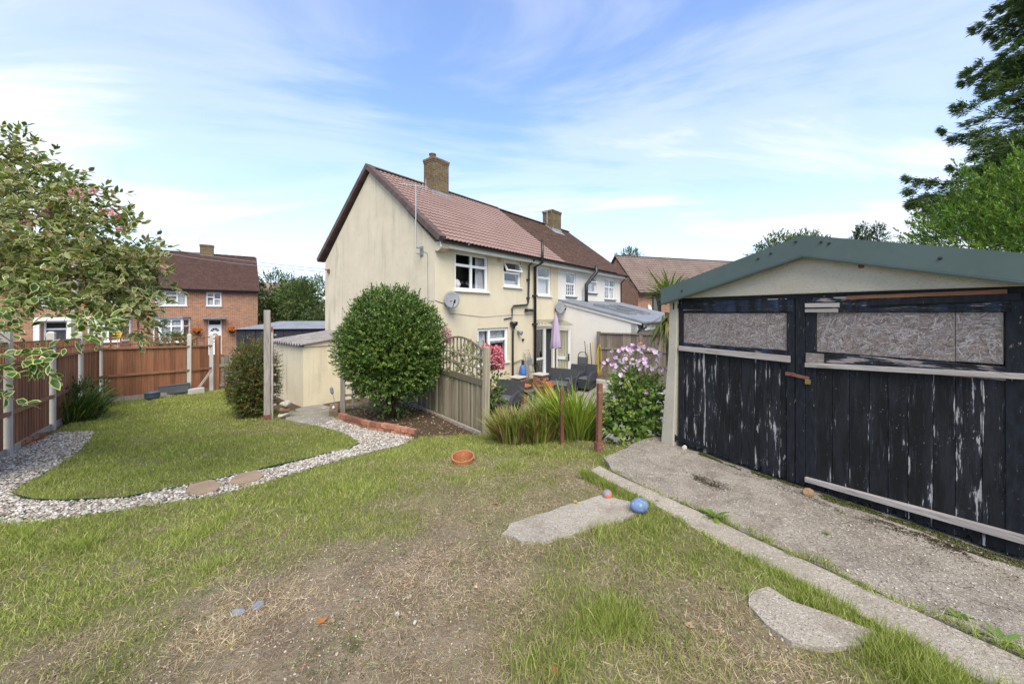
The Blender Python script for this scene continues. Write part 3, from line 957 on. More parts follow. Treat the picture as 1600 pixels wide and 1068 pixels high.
# ---------------- cream half of the pair
ch = thing('cream_house', 'cream rendered semi-detached house with new red tiled roof and tall chimney', 'house', hw(0, 0), HROT)
PW = 6.66
holes = [(.75, 2.26, 3.64, 4.85), (3.06, 4.06, 3.88, 4.85), (5.13, 6.10, 3.63, 4.83), (1.75, 3.31, 1.2, 2.42), (4.95, 6.42, .12, 2.36)]
wall_mesh('wall', 0, PW, -.4, EAVE, holes, MT['cream'], ch)
g = MB(); g.prism([(.002, -.4), (DEP, -.4), (DEP, EAVE), (HALF, RIDGE - .06), (.002, EAVE)], 'x', -.005, .28)
g.build('gable_wall', MT['gable'], ch)
b = MB(); b.box(.28, DEP - .28, -.4, PW, DEP, EAVE); b.build('back_wall', MT['cream'], ch)
tiled_slope('roof', ch, -.05, PW + .02, RY0, RZ0, HALF, RZ1, 19, MT['redtile'], wave=.022, period=.165, lap=.035)
tiled_slope('roof', ch, -.05, PW + .02, DEP - RY0, RZ0, HALF, RZ1, 19, MT['redtile'], wave=.022, period=.165, lap=.035)
verge_tiles(ch, -.13, ((RY0 - .02, RZ0 + .02), (HALF, RZ1 + .03)), 15)
verge_tiles(ch, -.13, ((DEP - RY0 + .02, RZ0 + .02), (HALF, RZ1 + .03)), 15)
rm = MB()
pr = [(math.cos(a_) * .12, math.sin(a_) * .075) for a_ in np.linspace(0, math.pi, 7)]
rme = MB().prism([(p[0], p[1]) for p in pr], 'x', 0, .44).mesh('ridge_tile', MT['verge'])
for i in range(15):
    mobj('ridge_tile', rme, ch, (-.1 + i * .45, HALF, RZ1 + .01))
MB().box(-.05, -.31, 4.83, PW, -.285, 5.02).build('fascia', MT['white'], ch)
MB().box(0, -.283, 4.86, PW, 0, 4.885).build('soffit', MT['white'], ch)
MB().prism([(-.33, 4.99), (-.02, 4.99), (-.02, 4.76), (-.12, 4.72), (-.30, 4.80), (-.34, 4.9)], 'x', -.02, .24).build('corbel', MT['cream'], ch)


def gutter(par, x0, x1, y=-.39, z=4.99, mat=None):
    m = MB(); n = 7
    prof = [(y + .06 * math.cos(t), z + .055 * math.sin(t)) for t in np.linspace(math.pi, 2 * math.pi, n)]
    prof2 = [(y + .05 * math.cos(t), z + .045 * math.sin(t)) for t in np.linspace(2 * math.pi, math.pi, n)]
    m.prism(prof + prof2, 'x', x0, x1)
    return m.build('gutter', mat or MT['blackplastic'], par)


gutter(ch, -.08, PW + .02)
T3 = [(0, .67, .5, 1), (.5, .67, 1, 1), (0, 0, .5, .67), (.5, 0, 1, .67)]
window(ch, *holes[0], T3, curtains=((.74, 1, 0, 1, MT['curtain']),), sillmat=MT['white'])
MB().lathe([(.001, 0), (.12, .05), (.16, .14), (.12, .25), (.05, .3)], 12, (1.0, .22, 3.7)).build('vase', MT['white'], ch, smooth=True)
o = window(ch, *holes[1], [(0, 0, 1, .56)], curtains=((0, 1, 0, .25, MT['curtain']),), sillmat=MT['white'])
# open top light, hinged at its top edge
m = MB(); ring(m, 0, .9, -.40, 0, .05, 0, .05); m.build('opening_light', MT['upvc'], o, (3.11, .05, 4.80), (R(-28), 0, 0))
MB().box(.045, .02, -.355, .855, .026, -.045).build('pane', MT['glass'], o, (3.11, .05, 4.80), (R(-28), 0, 0))
MB().box(3.1, .05, 4.36, 4.02, .12, 4.42).build('transom', MT['upvc'], o)
window(ch, *holes[2], [(0, .62, 1, 1), (0, 0, 1, .62)], curtains=((.02, .98, 0, .62, MT['curtain']),), sillmat=MT['white'])
window(ch, *holes[3], [(0, 0, .38, 1), (.38, .68, 1, 1), (.38, 0, 1, .68)], curtains=((.0, .36, .1, 1, MT['curtain']), (.4, 1, .55, 1, MT['curtain'])), sillmat=MT['white'])
# French doors: fixed light on the left, dark curtain in the open doorway, right leaf folded out
o = window(ch, 4.95, 5.72, .14, 2.36, [(0, .42, 1, 1), (0, 0, 1, .42)], sill=False, name='door_side_light', deep=1.2)
m = MB(); m.box(5.72, .05, .14, 5.80, .14, 2.36); m.box(5.80, .05, 2.28, 6.42, .14, 2.36); m.box(6.34, .05, .14, 6.42, .14, 2.28); m.box(5.80, .04, .12, 6.34, .14, .15)
o = m.build('door_frame', MT['upvc'], ch)
cu = MB(); vs = []; fs = []
for i in range(23):
    xx = 5.78 + .6 * i / 22; yy = .2 + .03 * math.sin(i * 2.0)
    vs += [(xx, yy, .13), (xx, yy, 2.3)]
for i in range(22): fs.append((2 * i, 2 * i + 2, 2 * i + 3, 2 * i + 1))
cu.add(vs, fs).build('door_curtain', MT['darkcurtain'], o)
MB().box(5.75, .35, .1, 6.45, .4, 2.35).build('room', MT['room'], o)
m = MB(); ring(m, 0, .66, .02, 2.14, .085, 0, .05); m.box(.085, .002, .84, .575, .048, .97)
lf = m.build('door_leaf', MT['upvc'], ch, (6.42, -.02, .14), (0, 0, R(-83)))
MB().box(.085, .02, .1, .575, .026, .84).build('pane', MT['glass'], lf); MB().box(.085, .02, .97, .575, .026, 2.06).build('pane', MT['glass'], lf)
m = MB(); m.box(.60, -.05, .82, .64, 0, 1.1); m.box(.48, -.06, .93, .64, -.04, .96); m.build('handle', MT['blackplastic'], lf)
cu = MB(); vs = []; fs = []
for i in range(13):
    vs += [(.09 + .48 * i / 12, .06 + .012 * math.sin(i * 2.2), .1), (.09 + .48 * i / 12, .06 + .012 * math.sin(i * 2.2), 2.05)]
for i in range(12): fs.append((2 * i, 2 * i + 2, 2 * i + 3, 2 * i + 1))
cu.add(vs, fs).build('blind', pmat('cream_blind', (.60, .57, .44), (.52, .49, .38), 3, .9, stretch=(10, 10, .5)), lf)
MB().box(5.0, -.6, -.1, 6.6, .0, .13).build('door_step', MT['concpost'], ch)
# canopy over the doors
cp = thing('door_canopy', 'arched clear door canopy with white scroll brackets above the patio doors', 'canopy', hw(5.7, -.005, 2.44), HROT)
m = MB(); vs = []; fs = []
for i in range(9):
    t = i / 8; yy = -.85 * t; zzz = .22 - .22 * t * t
    for xx in (-.75, .75):
        vs += [(xx, yy, zzz), (xx, yy, zzz + .012)]
for i in range(8):
    a_ = 4 * i
    fs += [(a_, a_ + 4, a_ + 6, a_ + 2), (a_ + 1, a_ + 3, a_ + 7, a_ + 5), (a_, a_ + 1, a_ + 5, a_ + 4), (a_ + 2, a_ + 6, a_ + 7, a_ + 3)]
fs += [(0, 2, 3, 1), (32, 33, 35, 34)]
m.add(vs, fs).build('canopy_sheet', glassmat('clear_acrylic', (.80, .80, .76)), cp)
for sx in (-.72, .72):
    m = MB(); m.tube([(sx, -.01, -.02), (sx, -.35, .02), (sx, -.82, .0)], .018, 6); m.tube([(sx, -.01, .2), (sx, -.4, .15), (sx, -.82, .0)], .018, 6)
    for k in range(4): m.tube([(sx, -.12 - .15 * k, .0), (sx, -.07 - .15 * k, .17 - .02 * k)], .012, 6)
    m.build('bracket', MT['white'], cp)
chimney(ch, 2.30, 3.08, 2.95, 3.55, 7.2, 9.03, MT['chimney'], [(2.5, 3.25, .13, .2), (2.87, 3.25, .11, .1)])
m = MB(); m.box(2.21, 2.80, 7.415, 3.16, 2.95, 7.44)
m2 = MB().add([(2.12, 2.76, 7.47), (3.25, 2.76, 7.47), (3.25, 2.94, 7.60), (2.12, 2.94, 7.60), (2.24, 2.945, 7.72), (3.13, 2.945, 7.72)], [(0, 1, 2, 3), (3, 2, 5, 4)])
m2.build('lead_flashing', MT['lead'], ch)
m = MB()
for i in range(5):
    y_ = 2.93 + i * .13; z_ = 7.60 + i * .1
    m.box(2.225, y_, z_ - .12, 2.247, y_ + .13, z_ + .06)
m.build('lead_flashing', MT['lead'], ch)
MB().box(2.72, -.004, 4.70, 2.92, -.001, 4.88).build('air_brick', pmat('buff_vent', (.42, .36, .22), rough=.9), ch)


# drainpipes: things fixed to the wall
def pipe(label, pts, r, par=None, clips=(), cap=None, name='drainpipe', base=None, mat=None):
    o = thing(name, label, 'pipe', hw(0, 0), HROT) if base is None else thing(name, label, 'pipe', base[0], base[1])
    MB().tube(pts, r, 10).build('pipe', mat or MT['blackplastic'], o, smooth=True)
    for x_, y_, z_ in clips:
        MB().box(x_ - r * 1.5, y_ - r * 1.2, z_ - .03, x_ + r * 1.5, y_ + r * 2.4, z_ + .03).build('clip', MT['blackplastic'], o)
    return o


sp = pipe('thick black soil pipe rising from the patio through the eaves', [(4.83, -.1, -.05), (4.83, -.1, 4.72), (4.83, -.44, 4.86), (4.83, -.44, 5.75)], .055, clips=[(4.83, -.1, z_) for z_ in (.9, 2.5, 3.6)], name='soil_pipe')
m = MB(); m.tube([(4.83, -.1, 3.02), (4.55, -.1, 3.04), (4.30, -.1, 3.04)], .05, 10); m.tube([(4.33, -.1, 3.04), (4.24, -.1, 3.04)], .072, 10); m.build('branch', MT['blackplastic'], sp, smooth=True)
dp = pipe('thin black rainwater pipe cranking down beside the small window', [(4.44, -.38, 4.95), (4.44, -.1, 4.74), (4.44, -.06, 3.34), (4.36, -.06, 3.24), (3.55, -.06, 3.19), (3.47, -.06, 3.1), (3.47, -.06, 2.62)], .036, clips=[(4.44, -.06, 4.2), (4.44, -.06, 3.5)])
MB().lathe([(.03, -.14), (.06, -.06), (.13, 0), (.15, .08), (.13, .12)], 12, (3.49, -.12, 2.5)).build('hopper', MT['blackplastic'], dp)
MB().tube([(3.49, -.1, 2.4), (3.49, -.07, 2.2), (3.49, -.07, .0)], .036, 10).build('pipe', MT['blackplastic'], dp, smooth=True)
MB().tube([(3.05, -.03, 2.72), (3.44, -.03, 2.76), (3.44, -.03, 2.6)], .02, 8).build('waste', MT['blackplastic'], dp)
pipe('short grey overflow pipe low on the cream wall by the ladder', [(3.52, -.05, 1.12), (4.02, -.06, 1.18)], .018, name='overflow_pipe', mat=MT['dishgrey'])
wl = thing('wall_lamp', 'small grey security lamp on the cream wall beside the drainpipe', 'lamp', hw(3.86, 0, 2.22), HROT)
MB().box(-.05, -.04, -.06, .05, 0, .06).build('base', MT['dishgrey'], wl)
MB().lathe([(.03, 0), (.075, .06), (.08, .13), (.0, .14)], 12).build('head', MT['dishgrey'], wl, (0, -.06, .0), (R(105), 0, R(15)))
wv = thing('wall_vent', 'tiny dark vent cowl on cream wall under the security lamp', 'vent', hw(4.15, 0, 1.92), HROT)
MB().lathe([(.05, 0), (.05, .05), (.0, .06)], 10).build('cowl', MT['blackplastic'], wv, (0, 0, 0), (R(90), 0, 0))


def dish(label, loc, rot, s=1.0):
    o = thing('satellite_dish', label, 'satellite dish', loc, HROT, 'satellite dishes on the cream house')
    m = MB(); vs = []; fs = []
    n, rr = 20, 5
    for side in (0, .008):
        for j in range(rr + 1):
            r_ = .30 * s * j / rr
            for k in range(n):
                a_ = 2 * math.pi * k / n
                vs.append((r_ * math.cos(a_) * .95, -.05 + r_ * r_ * .55 - side - .02, r_ * math.sin(a_) * 1.1))
    h_ = (rr + 1) * n
    for side in (0, 1):
        for j in range(rr):
            for k in range(n):
                q = (side * h_ + j * n + k, side * h_ + j * n + (k + 1) % n, side * h_ + (j + 1) * n + (k + 1) % n, side * h_ + (j + 1) * n + k)
                fs.append(q)
    for k in range(n): fs.append((rr * n + k, rr * n + (k + 1) % n, h_ + rr * n + (k + 1) % n, h_ + rr * n + k))
    for v_ in vs: pass
    # dish opens towards -y of its own frame: mirror the bowl
    vs = [(a_, -b_, c_) for a_, b_, c_ in vs]
    d_ = m.add(vs, fs).build('reflector', MT['dishgrey'], o, (0, -.32 * s, .0), rot, smooth=True)
    m = MB(); m.tube([(-.0, 0, -.12), (0, -.16, -.12), (0, -.28 * s, -.02)], .02, 8); m.box(-.06, -.012, -.2, .06, 0, -.04); m.build('wall_bracket', MT['dishgrey'], o)
    m = MB(); m.tube([(0, -.02, -.3 * s), (0, -.34 * s, -.2 * s)], .012, 6); m.tube([(0, -.33 * s, -.22 * s), (0, -.44 * s, -.16 * s)], .03, 8); m.build('feed_arm', MT['blackplastic'], d_)
    return o


dish('grey satellite dish on the cream wall under the largest upstairs window', hw(.42, 0, 3.34), (R(-14), 0, R(-30)), .82)
dish('grey satellite dish above the canopy beside the pale extension roof', hw(6.45, 0, 3.16), (R(-14), 0, R(-28)), .85)
cb = thing('wall_cable', 'thin sagging cable across the cream wall from the lower dish', 'cable', hw(0, 0), HROT)
MB().tube([(-.005 - .01, .0, 3.3), (.1, -.012, 3.27), (.42, -.012, 3.2)], .007, 5).build('cable', MT['blackplastic'], cb)
MB().tube([(.5, -.012, 3.1), (.55, -.012, 2.92), (.9, -.012, 2.9), (2.0, -.012, 2.80), (3.4, -.012, 2.86), (4.7, -.012, 2.85)], .006, 5).build('cable', MT['dishgrey'], cb)

# ---------------- neighbouring half
nb = thing('neighbour_house', 'pale rendered semi-detached house with old dark brown tiled roof', 'house', hw(PW, 0), HROT)
NW = 6.70
nh = [(.64, 1.52, 3.66, 4.79), (2.72, 3.60, 3.90, 4.75), (4.54, 5.84, 3.64, 4.77)]
wall_mesh('wall', .002, NW, -.4, EAVE, nh, MT['pale'], nb)
MB().prism([(.002, -.4), (DEP, -.4), (DEP, EAVE), (HALF, RIDGE - .06), (.002, EAVE)], 'x', NW - .28, NW + .004).build('gable_wall', MT['pale'], nb)
MB().box(0, DEP - .28, -.4, NW - .28, DEP, EAVE).build('back_wall', MT['pale'], nb)
tiled_slope('roof', nb, .03, NW + .09, RY0, RZ0, HALF, RZ1 - .02, 47, MT['browntile'], lap=.016, uvs=True)
tiled_slope('roof', nb, .03, NW + .09, DEP - RY0, RZ0, HALF, RZ1 - .02, 47, MT['browntile'], lap=.016, uvs=True)
for i in range(15):
    o = mobj('ridge_tile', rme, nb, (.03 + i * .45, HALF, RZ1 - .015))
MB().box(.002, -.31, 4.83, NW, -.285, 5.02).build('fascia', MT['white'], nb)
MB().box(.002, -.283, 4.86, NW, 0, 4.885).build('soffit', MT['white'], nb)
gutter(nb, .03, NW + .1)
window(nb, *nh[0], [(0, .52, 1, 1), (0, 0, 1, .52, (4, 3))], sillmat=MT['blackplastic'])
o = window(nb, *nh[1], [(0, .0, 1, .62)], curtains=((.1, .9, 0, .6, MT['curtain']),), sillmat=MT['blackplastic'])
m = MB(); ring(m, 0, .78, -.28, 0, .045, 0, .05); m.build('opening_light', MT['upvc'], o, (2.77, .05, 4.70), (R(-24), 0, 0))
MB().box(.04, .02, -.24, .74, .026, -.04).build('pane', MT['glass'], o, (2.77, .05, 4.70), (R(-24), 0, 0))
window(nb, *nh[2], [(0, .6, .5, 1, (2, 1)), (.5, .6, 1, 1, (2, 1)), (0, 0, .5, .6, (2, 3)), (.5, 0, 1, .6, (2, 3))], curtains=((0, 1, 0, .95, MT['curtain']),), sillmat=MT['blackplastic'])
chimney(nb, 4.08, 5.0, 2.95, 3.62, 7.2, 8.78, MT['chimney'], [])
MB().add([(3.98, 2.70, 7.42), (5.1, 2.70, 7.42), (5.1, 2.94, 7.60), (3.98, 2.94, 7.60), (4.06, 2.945, 7.74), (5.02, 2.945, 7.74)], [(0, 1, 2, 3), (3, 2, 5, 4)]).build('lead_flashing', MT['lead'], nb)
m = MB()
for i in range(5):
    m.box(4.05, 2.93 + i * .13, 7.5 + i * .1, 4.077, 3.06 + i * .13, 7.68 + i * .1)
m.build('lead_flashing', MT['lead'], nb)
pipe('black boiler flue bending from the neighbour\'s wall up past the gutter', [(2.05, -.25, 3.2), (2.05, -.25, 4.25), (2.62, -.48, 4.85), (2.62, -.48, 5.18)], .085, base=(hw(PW, 0), HROT), name='flue_pipe')
pipe('black rainwater pipe at the far corner of the pale house', [(6.55, -.38, 4.95), (6.55, -.05, 4.6), (6.55, -.05, 0)], .036, base=(hw(PW, 0), HROT), name='drainpipe')
# extension with a lean-to roof running out towards the camera
ex = thing('extension', 'pale lean-to extension with grey sheet roof and two rooflights', 'extension', hw(PW, 0), HROT)
EX = 6.6
MB().prism([(0, -.4), (0, 3.42), (-3.42, 2.58), (-3.42, -.4)], 'x', .06, .32).build('wall', MT['pale'], ex)
wall_mesh('wall', .06, EX, -.4, 2.52, [(1.6, 3.4, 1.1, 2.1)], MT['pale'], ex, y=-3.425, t=.25)
window(ex, 1.6, 3.4, 1.1, 2.1, [(0, 0, .33, 1, (2, 3)), (.33, 0, .66, 1, (2, 3)), (.66, 0, 1, 1, (2, 3))], y=-3.36)
MB().prism([(.0, 3.44), (0, 3.52), (-3.72, 2.61), (-3.72, 2.54)], 'x', -.02, EX + .1).build('roof', MT['slate'], ex)
MB().prism([(0.0, 3.36), (0, 3.45), (-3.60, 2.58), (-3.60, 2.49)], 'x', .0, .055).build('barge_board', MT['white'], ex)
MB().box(.05, -3.70, 2.30, EX, -3.66, 2.53).build('fascia', MT['white'], ex)
MB().box(.06, -3.66, 2.30, EX, -3.43, 2.33).build('soffit', MT['white'], ex)
gutter(ex, -.02, EX, -3.77, 2.56)
MB().tube([(.0, -3.77, 2.52), (.0, -3.77, 2.40), (-.03, -3.52, 2.3), (-.03, -3.47, 2.2), (-.03, -3.47, 0)], .035, 8).build('downpipe', MT['blackplastic'], ex, smooth=True)
for xa in (1.0, 2.6):
    m = MB()
    sl = lambda y_: 3.52 + y_ * .2446
    for (ya, yb, xA, xB, h_) in ((-2.75, -1.15, xa, xa + .08, .1), (-2.75, -1.15, xa + .72, xa + .8, .1), (-2.75, -2.67, xa + .08, xa + .72, .1), (-1.23, -1.15, xa + .08, xa + .72, .1)):
        m.prism([(ya, sl(ya) + .002), (yb, sl(yb) + .002), (yb, sl(yb) + h_), (ya, sl(ya) + h_)], 'x', xA, xB)
    rl = m.build('rooflight', MT['slate'], ex)
    MB().prism([(-2.67, sl(-2.67) + .06), (-1.23, sl(-1.23) + .06), (-1.23, sl(-1.23) + .08), (-2.67, sl(-2.67) + .08)], 'x', xa + .08, xa + .72).build('pane', pmat('dark_rooflight_glass', (.03, .035, .045), rough=.08, spec=.6), rl)


def aerial(label, base, h_, bearing, nel=7, length=.9, tilt=0, mat=None, bracket=None):
    o = thing('television_aerial', label, 'aerial', base, bearing)
    m = MB(); m.tube([(0, 0, 0), (0, 0, h_)], .018, 6)
    m.build('mast', mat or MT['alu'], o)
    m = MB(); m.tube([(-.25, 0, h_ - .05), (length - .25, 0, h_ - .05 + tilt)], .012, 6)
    for k in range(nel):
        x_ = -.2 + (length - .08) * k / (nel - 1); w_ = .22 - .015 * k
        m.tube([(x_, -w_, h_ - .04 + tilt * k / nel), (x_, w_, h_ - .04 + tilt * k / nel)], .007, 5)
    m.tube([(-.25, -.2, h_ - .2), (-.25, -.2, h_ + .12)], .008, 5); m.tube([(-.25, .2, h_ - .2), (-.25, .2, h_ + .12)], .008, 5)
    m.build('antenna', mat or MT['alu'], o)
    return o


ae = aerial('grey aerial mast fixed to the weathered gable near its lower corner', hw(-.22, .62, 4.80), 1.95, HROT + R(155), 6, .75)
m = MB(); m.beam((0, 0, .1), hw(0, 0), .01, .01) if False else None
br_ = MB(); br_.box(-.0, -.05, .05, .22, -.02, .09); br_.box(0, -.05, -.12, .22, -.02, -.09); br_.box(.19, -.08, -.16, .216, .06, .14); br_.build('bracket', MT['dishgrey'], ae, rot=(0, 0, -R(155)))
aerial('thin aerial on the chimney of the dark brown roof', hw(PW + 4.05, 3.3, 8.0), .75, HROT + R(120), 8, .95)
gcab = thing('gable_cable', 'thin grey cable running down the gable from the aerial', 'cable', hw(0, 0), HROT)
MB().tube([(-.012, .55, 4.8), (-.012, .34, 4.7), (-.012, .32, 3.3), (-.012, .05, 3.28)], .009, 5).build('cable', MT['dishgrey'], gcab)
bk = thing('cable_bracket', 'small dark cable bracket near the left eave of the gable', 'bracket', hw(-.005, 6.66, 4.62), HROT)
m = MB(); m.box(-.06, -.06, -.08, 0, .06, .08); m.tube([(-.06, 0, .02), (-.2, 0, .06)], .02, 6); m.build('bracket_body', MT['rust'], bk)

# ------------------------------------------------------------------ garage with peeling black doors
def peelmat(name, base=(.012, .012, .0125), blue=(.028, .031, .038), flake=(.37, .355, .35), wood=(.17, .135, .11), amt=.575, st=(34, 34, 3.2)):
    m, nt, b = newmat(name)
    t = N(nt, 'ShaderNodeTexCoord'); oi = N(nt, 'ShaderNodeObjectInfo')
    cm = N(nt, 'ShaderNodeCombineXYZ')
    for i in range(3): nt.links.new(oi.outputs['Random'], cm.inputs[i])
    sc_ = N(nt, 'ShaderNodeVectorMath', operation='SCALE', inp={'Scale': 53.0}); nt.links.new(cm.outputs[0], sc_.inputs[0])
    ad = N(nt, 'ShaderNodeVectorMath', operation='ADD'); nt.links.new(t.outputs['Object'], ad.inputs[0]); nt.links.new(sc_.outputs[0], ad.inputs[1])
    v = ad.outputs[0]
    mp1 = N(nt, 'ShaderNodeMapping', inp={'Scale': st}); nt.links.new(v, mp1.inputs[0])
    mp2 = N(nt, 'ShaderNodeMapping', inp={'Scale': (st[0] * .28, st[1] * .28, st[2] * .8)}); nt.links.new(v, mp2.inputs[0])
    n_big = noise(nt, v, 3.2, 4)
    f1 = noise(nt, mp1.outputs[0], 1.0, 8, .66)
    f2 = noise(nt, mp2.outputs[0], 1.0, 6, .6)
    sg = N(nt, 'ShaderNodeSeparateXYZ'); nt.links.new(t.outputs['Generated'], sg.inputs[0])
    ce = N(nt, 'ShaderNodeMath', operation='SUBTRACT', inp={1: .5}); nt.links.new(sg.outputs['X'], ce.inputs[0])
    ab = N(nt, 'ShaderNodeMath', operation='ABSOLUTE'); nt.links.new(ce.outputs[0], ab.inputs[0])
    edge = rampf(nt, ab.outputs[0], .36, .5)
    e2 = N(nt, 'ShaderNodeMath', operation='MULTIPLY', inp={1: .10 if st[2] < 10 else .0}); nt.links.new(edge, e2.inputs[0])
    ov = N(nt, 'ShaderNodeMath', operation='MULTIPLY_ADD', inp={1: .11, 2: -.055}); nt.links.new(oi.outputs['Random'], ov.inputs[0])
    eb = N(nt, 'ShaderNodeMath', operation='ADD'); nt.links.new(e2.outputs[0], eb.inputs[0]); nt.links.new(ov.outputs[0], eb.inputs[1])
    f1b = N(nt, 'ShaderNodeMath', operation='ADD')
    s1 = N(nt, 'ShaderNodeMath', operation='MULTIPLY_ADD', inp={1: .22}); nt.links.new(f1, f1b.inputs[0]); nt.links.new(eb.outputs[0], f1b.inputs[1]); nt.links.new(n_big, s1.inputs[0]); nt.links.new(f1b.outputs[0], s1.inputs[2])
    s2 = N(nt, 'ShaderNodeMath', operation='MULTIPLY_ADD', inp={1: .16}); nt.links.new(n_big, s2.inputs[0]); nt.links.new(f2, s2.inputs[2])
    k1 = rampf(nt, s1.outputs[0], amt + .165, amt + .205)
    k2 = rampf(nt, s2.outputs[0], amt + .185, amt + .21)
    mpb = N(nt, 'ShaderNodeMapping', inp={'Scale': (9, 9, 1.4)}); nt.links.new(v, mpb.inputs[0])
    col = mixrgb(nt, rampf(nt, noise(nt, mpb.outputs[0], 1.0, 8, .7), .45, .72), base, blue)
    kk = rampf(nt, s1.outputs[0], amt + .05, amt + .10)
    h_ = N(nt, 'ShaderNodeMath', operation='MULTIPLY', inp={1: .55}); nt.links.new(kk, h_.inputs[0])
    col = mixrgb(nt, h_.outputs[0], col, (.030, .034, .043))
    wv_ = mixrgb(nt, rampf(nt, noise(nt, mp2.outputs[0], 2.5, 5), .4, .6), flake, wood)
    col = mixrgb(nt, k2, col, wv_)
    col = mixrgb(nt, k1, col, flake)
    mpc = N(nt, 'ShaderNodeMapping', inp={'Scale': (1, 1, .45) if st[2] < 10 else (.4, 1, 1)}); nt.links.new(v, mpc.inputs[0])
    cn = N(nt, 'ShaderNodeMath', operation='MULTIPLY_ADD', inp={1: .35}); nt.links.new(noise(nt, v, 6.0, 4), cn.inputs[0]); nt.links.new(noise(nt, mpc.outputs[0], 95, 5, .65), cn.inputs[2])
    chips = rampf(nt, cn.outputs[0], .85, .885)
    col = mixrgb(nt, chips, col, (.25, .245, .26))
    nt.links.new(col, b.inputs['Base Color'])
    b.inputs['Roughness'].default_value = .6
    b.inputs['Specular IOR Level'].default_value = .14
    inv = N(nt, 'ShaderNodeMath', operation='MULTIPLY_ADD', inp={1: -.8}); nt.links.new(kk, inv.inputs[0]); nt.links.new(f1, inv.inputs[2])
    bump(nt, b, inv.outputs[0], .8, .006)
    return m


MT['peel'] = peelmat('peeling_black_paint')
MT['peelrail'] = peelmat('peeling_black_rail', blue=(.035, .06, .11), flake=(.28, .24, .22), wood=(.20, .095, .05), amt=.56, st=(4, 30, 30))
MT['frame'] = pmat('black_frame', (.011, .012, .014), (.020, .023, .030), 6, .65, spec=.15, stretch=(6, 6, 1.5), c3=(.24, .20, .175), s3=9, f3=(.66, .72))
GR = math.atan2(GD[1], GD[0])
ga_ = thing('garage', 'concrete sectional garage with green metal gable trim', 'garage', (GO[0], GO[1], 1.2), GR)
GWD, GDEP, GAP, GEV = 2.70, 5.2, 2.5, 2.05
for xx, s in ((-.0, 1), (GWD + .12, -1)):
    m = MB()
    vs = [(xx - .195 * s, -.05, -.1), (xx + .0 * s, -.05, -.1), (xx + .0 * s, .18, -.1), (xx - .195 * s, .18, -.1), (xx - .088 * s, -.03, 1.2), (xx + .035 * s, -.03, 1.2), (xx + .035 * s, .16, 1.2), (xx - .088 * s, .16, 1.2),
          (xx - .075 * s, -.02, 1.93), (xx + .045 * s, -.02, 1.93), (xx + .045 * s, .16, 1.93), (xx - .075 * s, .16, 1.93)]
    m.add(vs, [(0, 1, 2, 3), (8, 9, 10, 11)] + [(a_ + i, a_ + (i + 1) % 4, a_ + 4 + (i + 1) % 4, a_ + 4 + i) for a_ in (0, 4) for i in range(4)])
    m.build('corner_pillar', MT['spatconc'], ga_, bevel=.01)
    m = MB()
    for k in range(6):
        y0 = .17 + k * .83
        m.box(xx - .06 if s > 0 else xx, y0, -.1, xx if s > 0 else xx + .06, y0 + .82, 1.96)
    m.build('side_wall', MT['spatconc'], ga_)
MB().box(.0, GDEP - .06, -.1, GWD, GDEP, 1.95).build('rear_wall', MT['spatconc'], ga_)
MB().prism([(-.09, 1.935), (GWD + .09, 1.935), (GWD + .06, 2.0), (GWD / 2 + .02, 2.44), (-.06, 2.0)], 'y', -.035, .06).build('gable_panel', MT['spatconc'], ga_, bevel=.006)
MB().prism([(-.0, 1.94), (GWD, 1.94), (GWD / 2, 2.42)], 'y', GDEP - .05, GDEP + .003).build('gable_panel', MT['spatconc'], ga_)
m = MB(); n = 60
for s in (1, -1):
    x_e = -.13 if s > 0 else GWD + .13
    vs = []; fs = []
    for i in range(n + 1):
        y_ = -.06 + (GDEP + .1) * i / n; w_ = .018 * math.sin(i * 1.57)
        vs += [(x_e, y_, 2.02 + w_), (GWD / 2, y_, 2.46 + w_)]
    for i in range(n): fs.append((2 * i, 2 * i + 2, 2 * i + 3, 2 * i + 1))
    m.add(vs, fs)
m.build('roof', MT['greenmetal'], ga_)
cx_ = 1.452
for s, xe in ((1, -.13), (-1, 2.98)):
    ze = 2.058 if s > 0 else 2.08
    zi = 2.498
    m = MB()
    lo0 = ze - .195; lo1 = zi - .195
    m.add([(xe, -.125, lo0), (cx_, -.125, lo1), (cx_, -.125, zi), (xe, -.125, ze), (xe, -.118, lo0), (cx_, -.118, lo1), (cx_, -.118, zi), (xe, -.118, ze)], BOXF)
    m.add([(xe, -.125, ze), (cx_, -.125, zi), (cx_, .16, zi + .004), (xe, .16, ze + .004), (xe, -.125, ze + .003), (cx_, -.125, zi + .003), (cx_, .16, zi + .007), (xe, .16, ze + .007)], BOXF)
    m.add([(xe, -.125, lo0 - .008), (cx_, -.125, lo1 - .008), (cx_, -.04, lo1 - .008), (xe, -.04, lo0 - .008), (xe, -.125, lo0 + .004), (cx_, -.125, lo1 + .004), (cx_, -.04, lo1 + .004), (xe, -.04, lo0 + .004)], BOXF)
    m.add([(xe, -.125, lo0 - .02), (cx_, -.125, lo1 - .02), (cx_, -.131, lo1 - .004), (xe, -.131, lo0 - .004), (xe, -.12, lo0 - .02), (cx_, -.12, lo1 - .02), (cx_, -.12, lo1), (xe, -.12, lo0)], BOXF)
    fo = m.build('gable_trim', MT['greenmetal'], ga_)
    for px_ in ((.18, .12), (1.06, .07), (1.18, .065), (1.40, .04)) if s > 0 else ((1.60, .05), (1.66, .055), (2.34, .09)):
        x_ = px_[0]; zt_ = zi + (ze - zi) * (x_ - cx_) / (xe - cx_)
        MB().lathe([(.0001, .014), (.008, .012), (.013, .0)], 8).build('screw', MT['blackplastic'], fo, (x_, -.125, zt_ - px_[1]), (R(90), 0, 0))
    MB().lathe([(.0001, .006), (.012, .0)], 8) if False else None
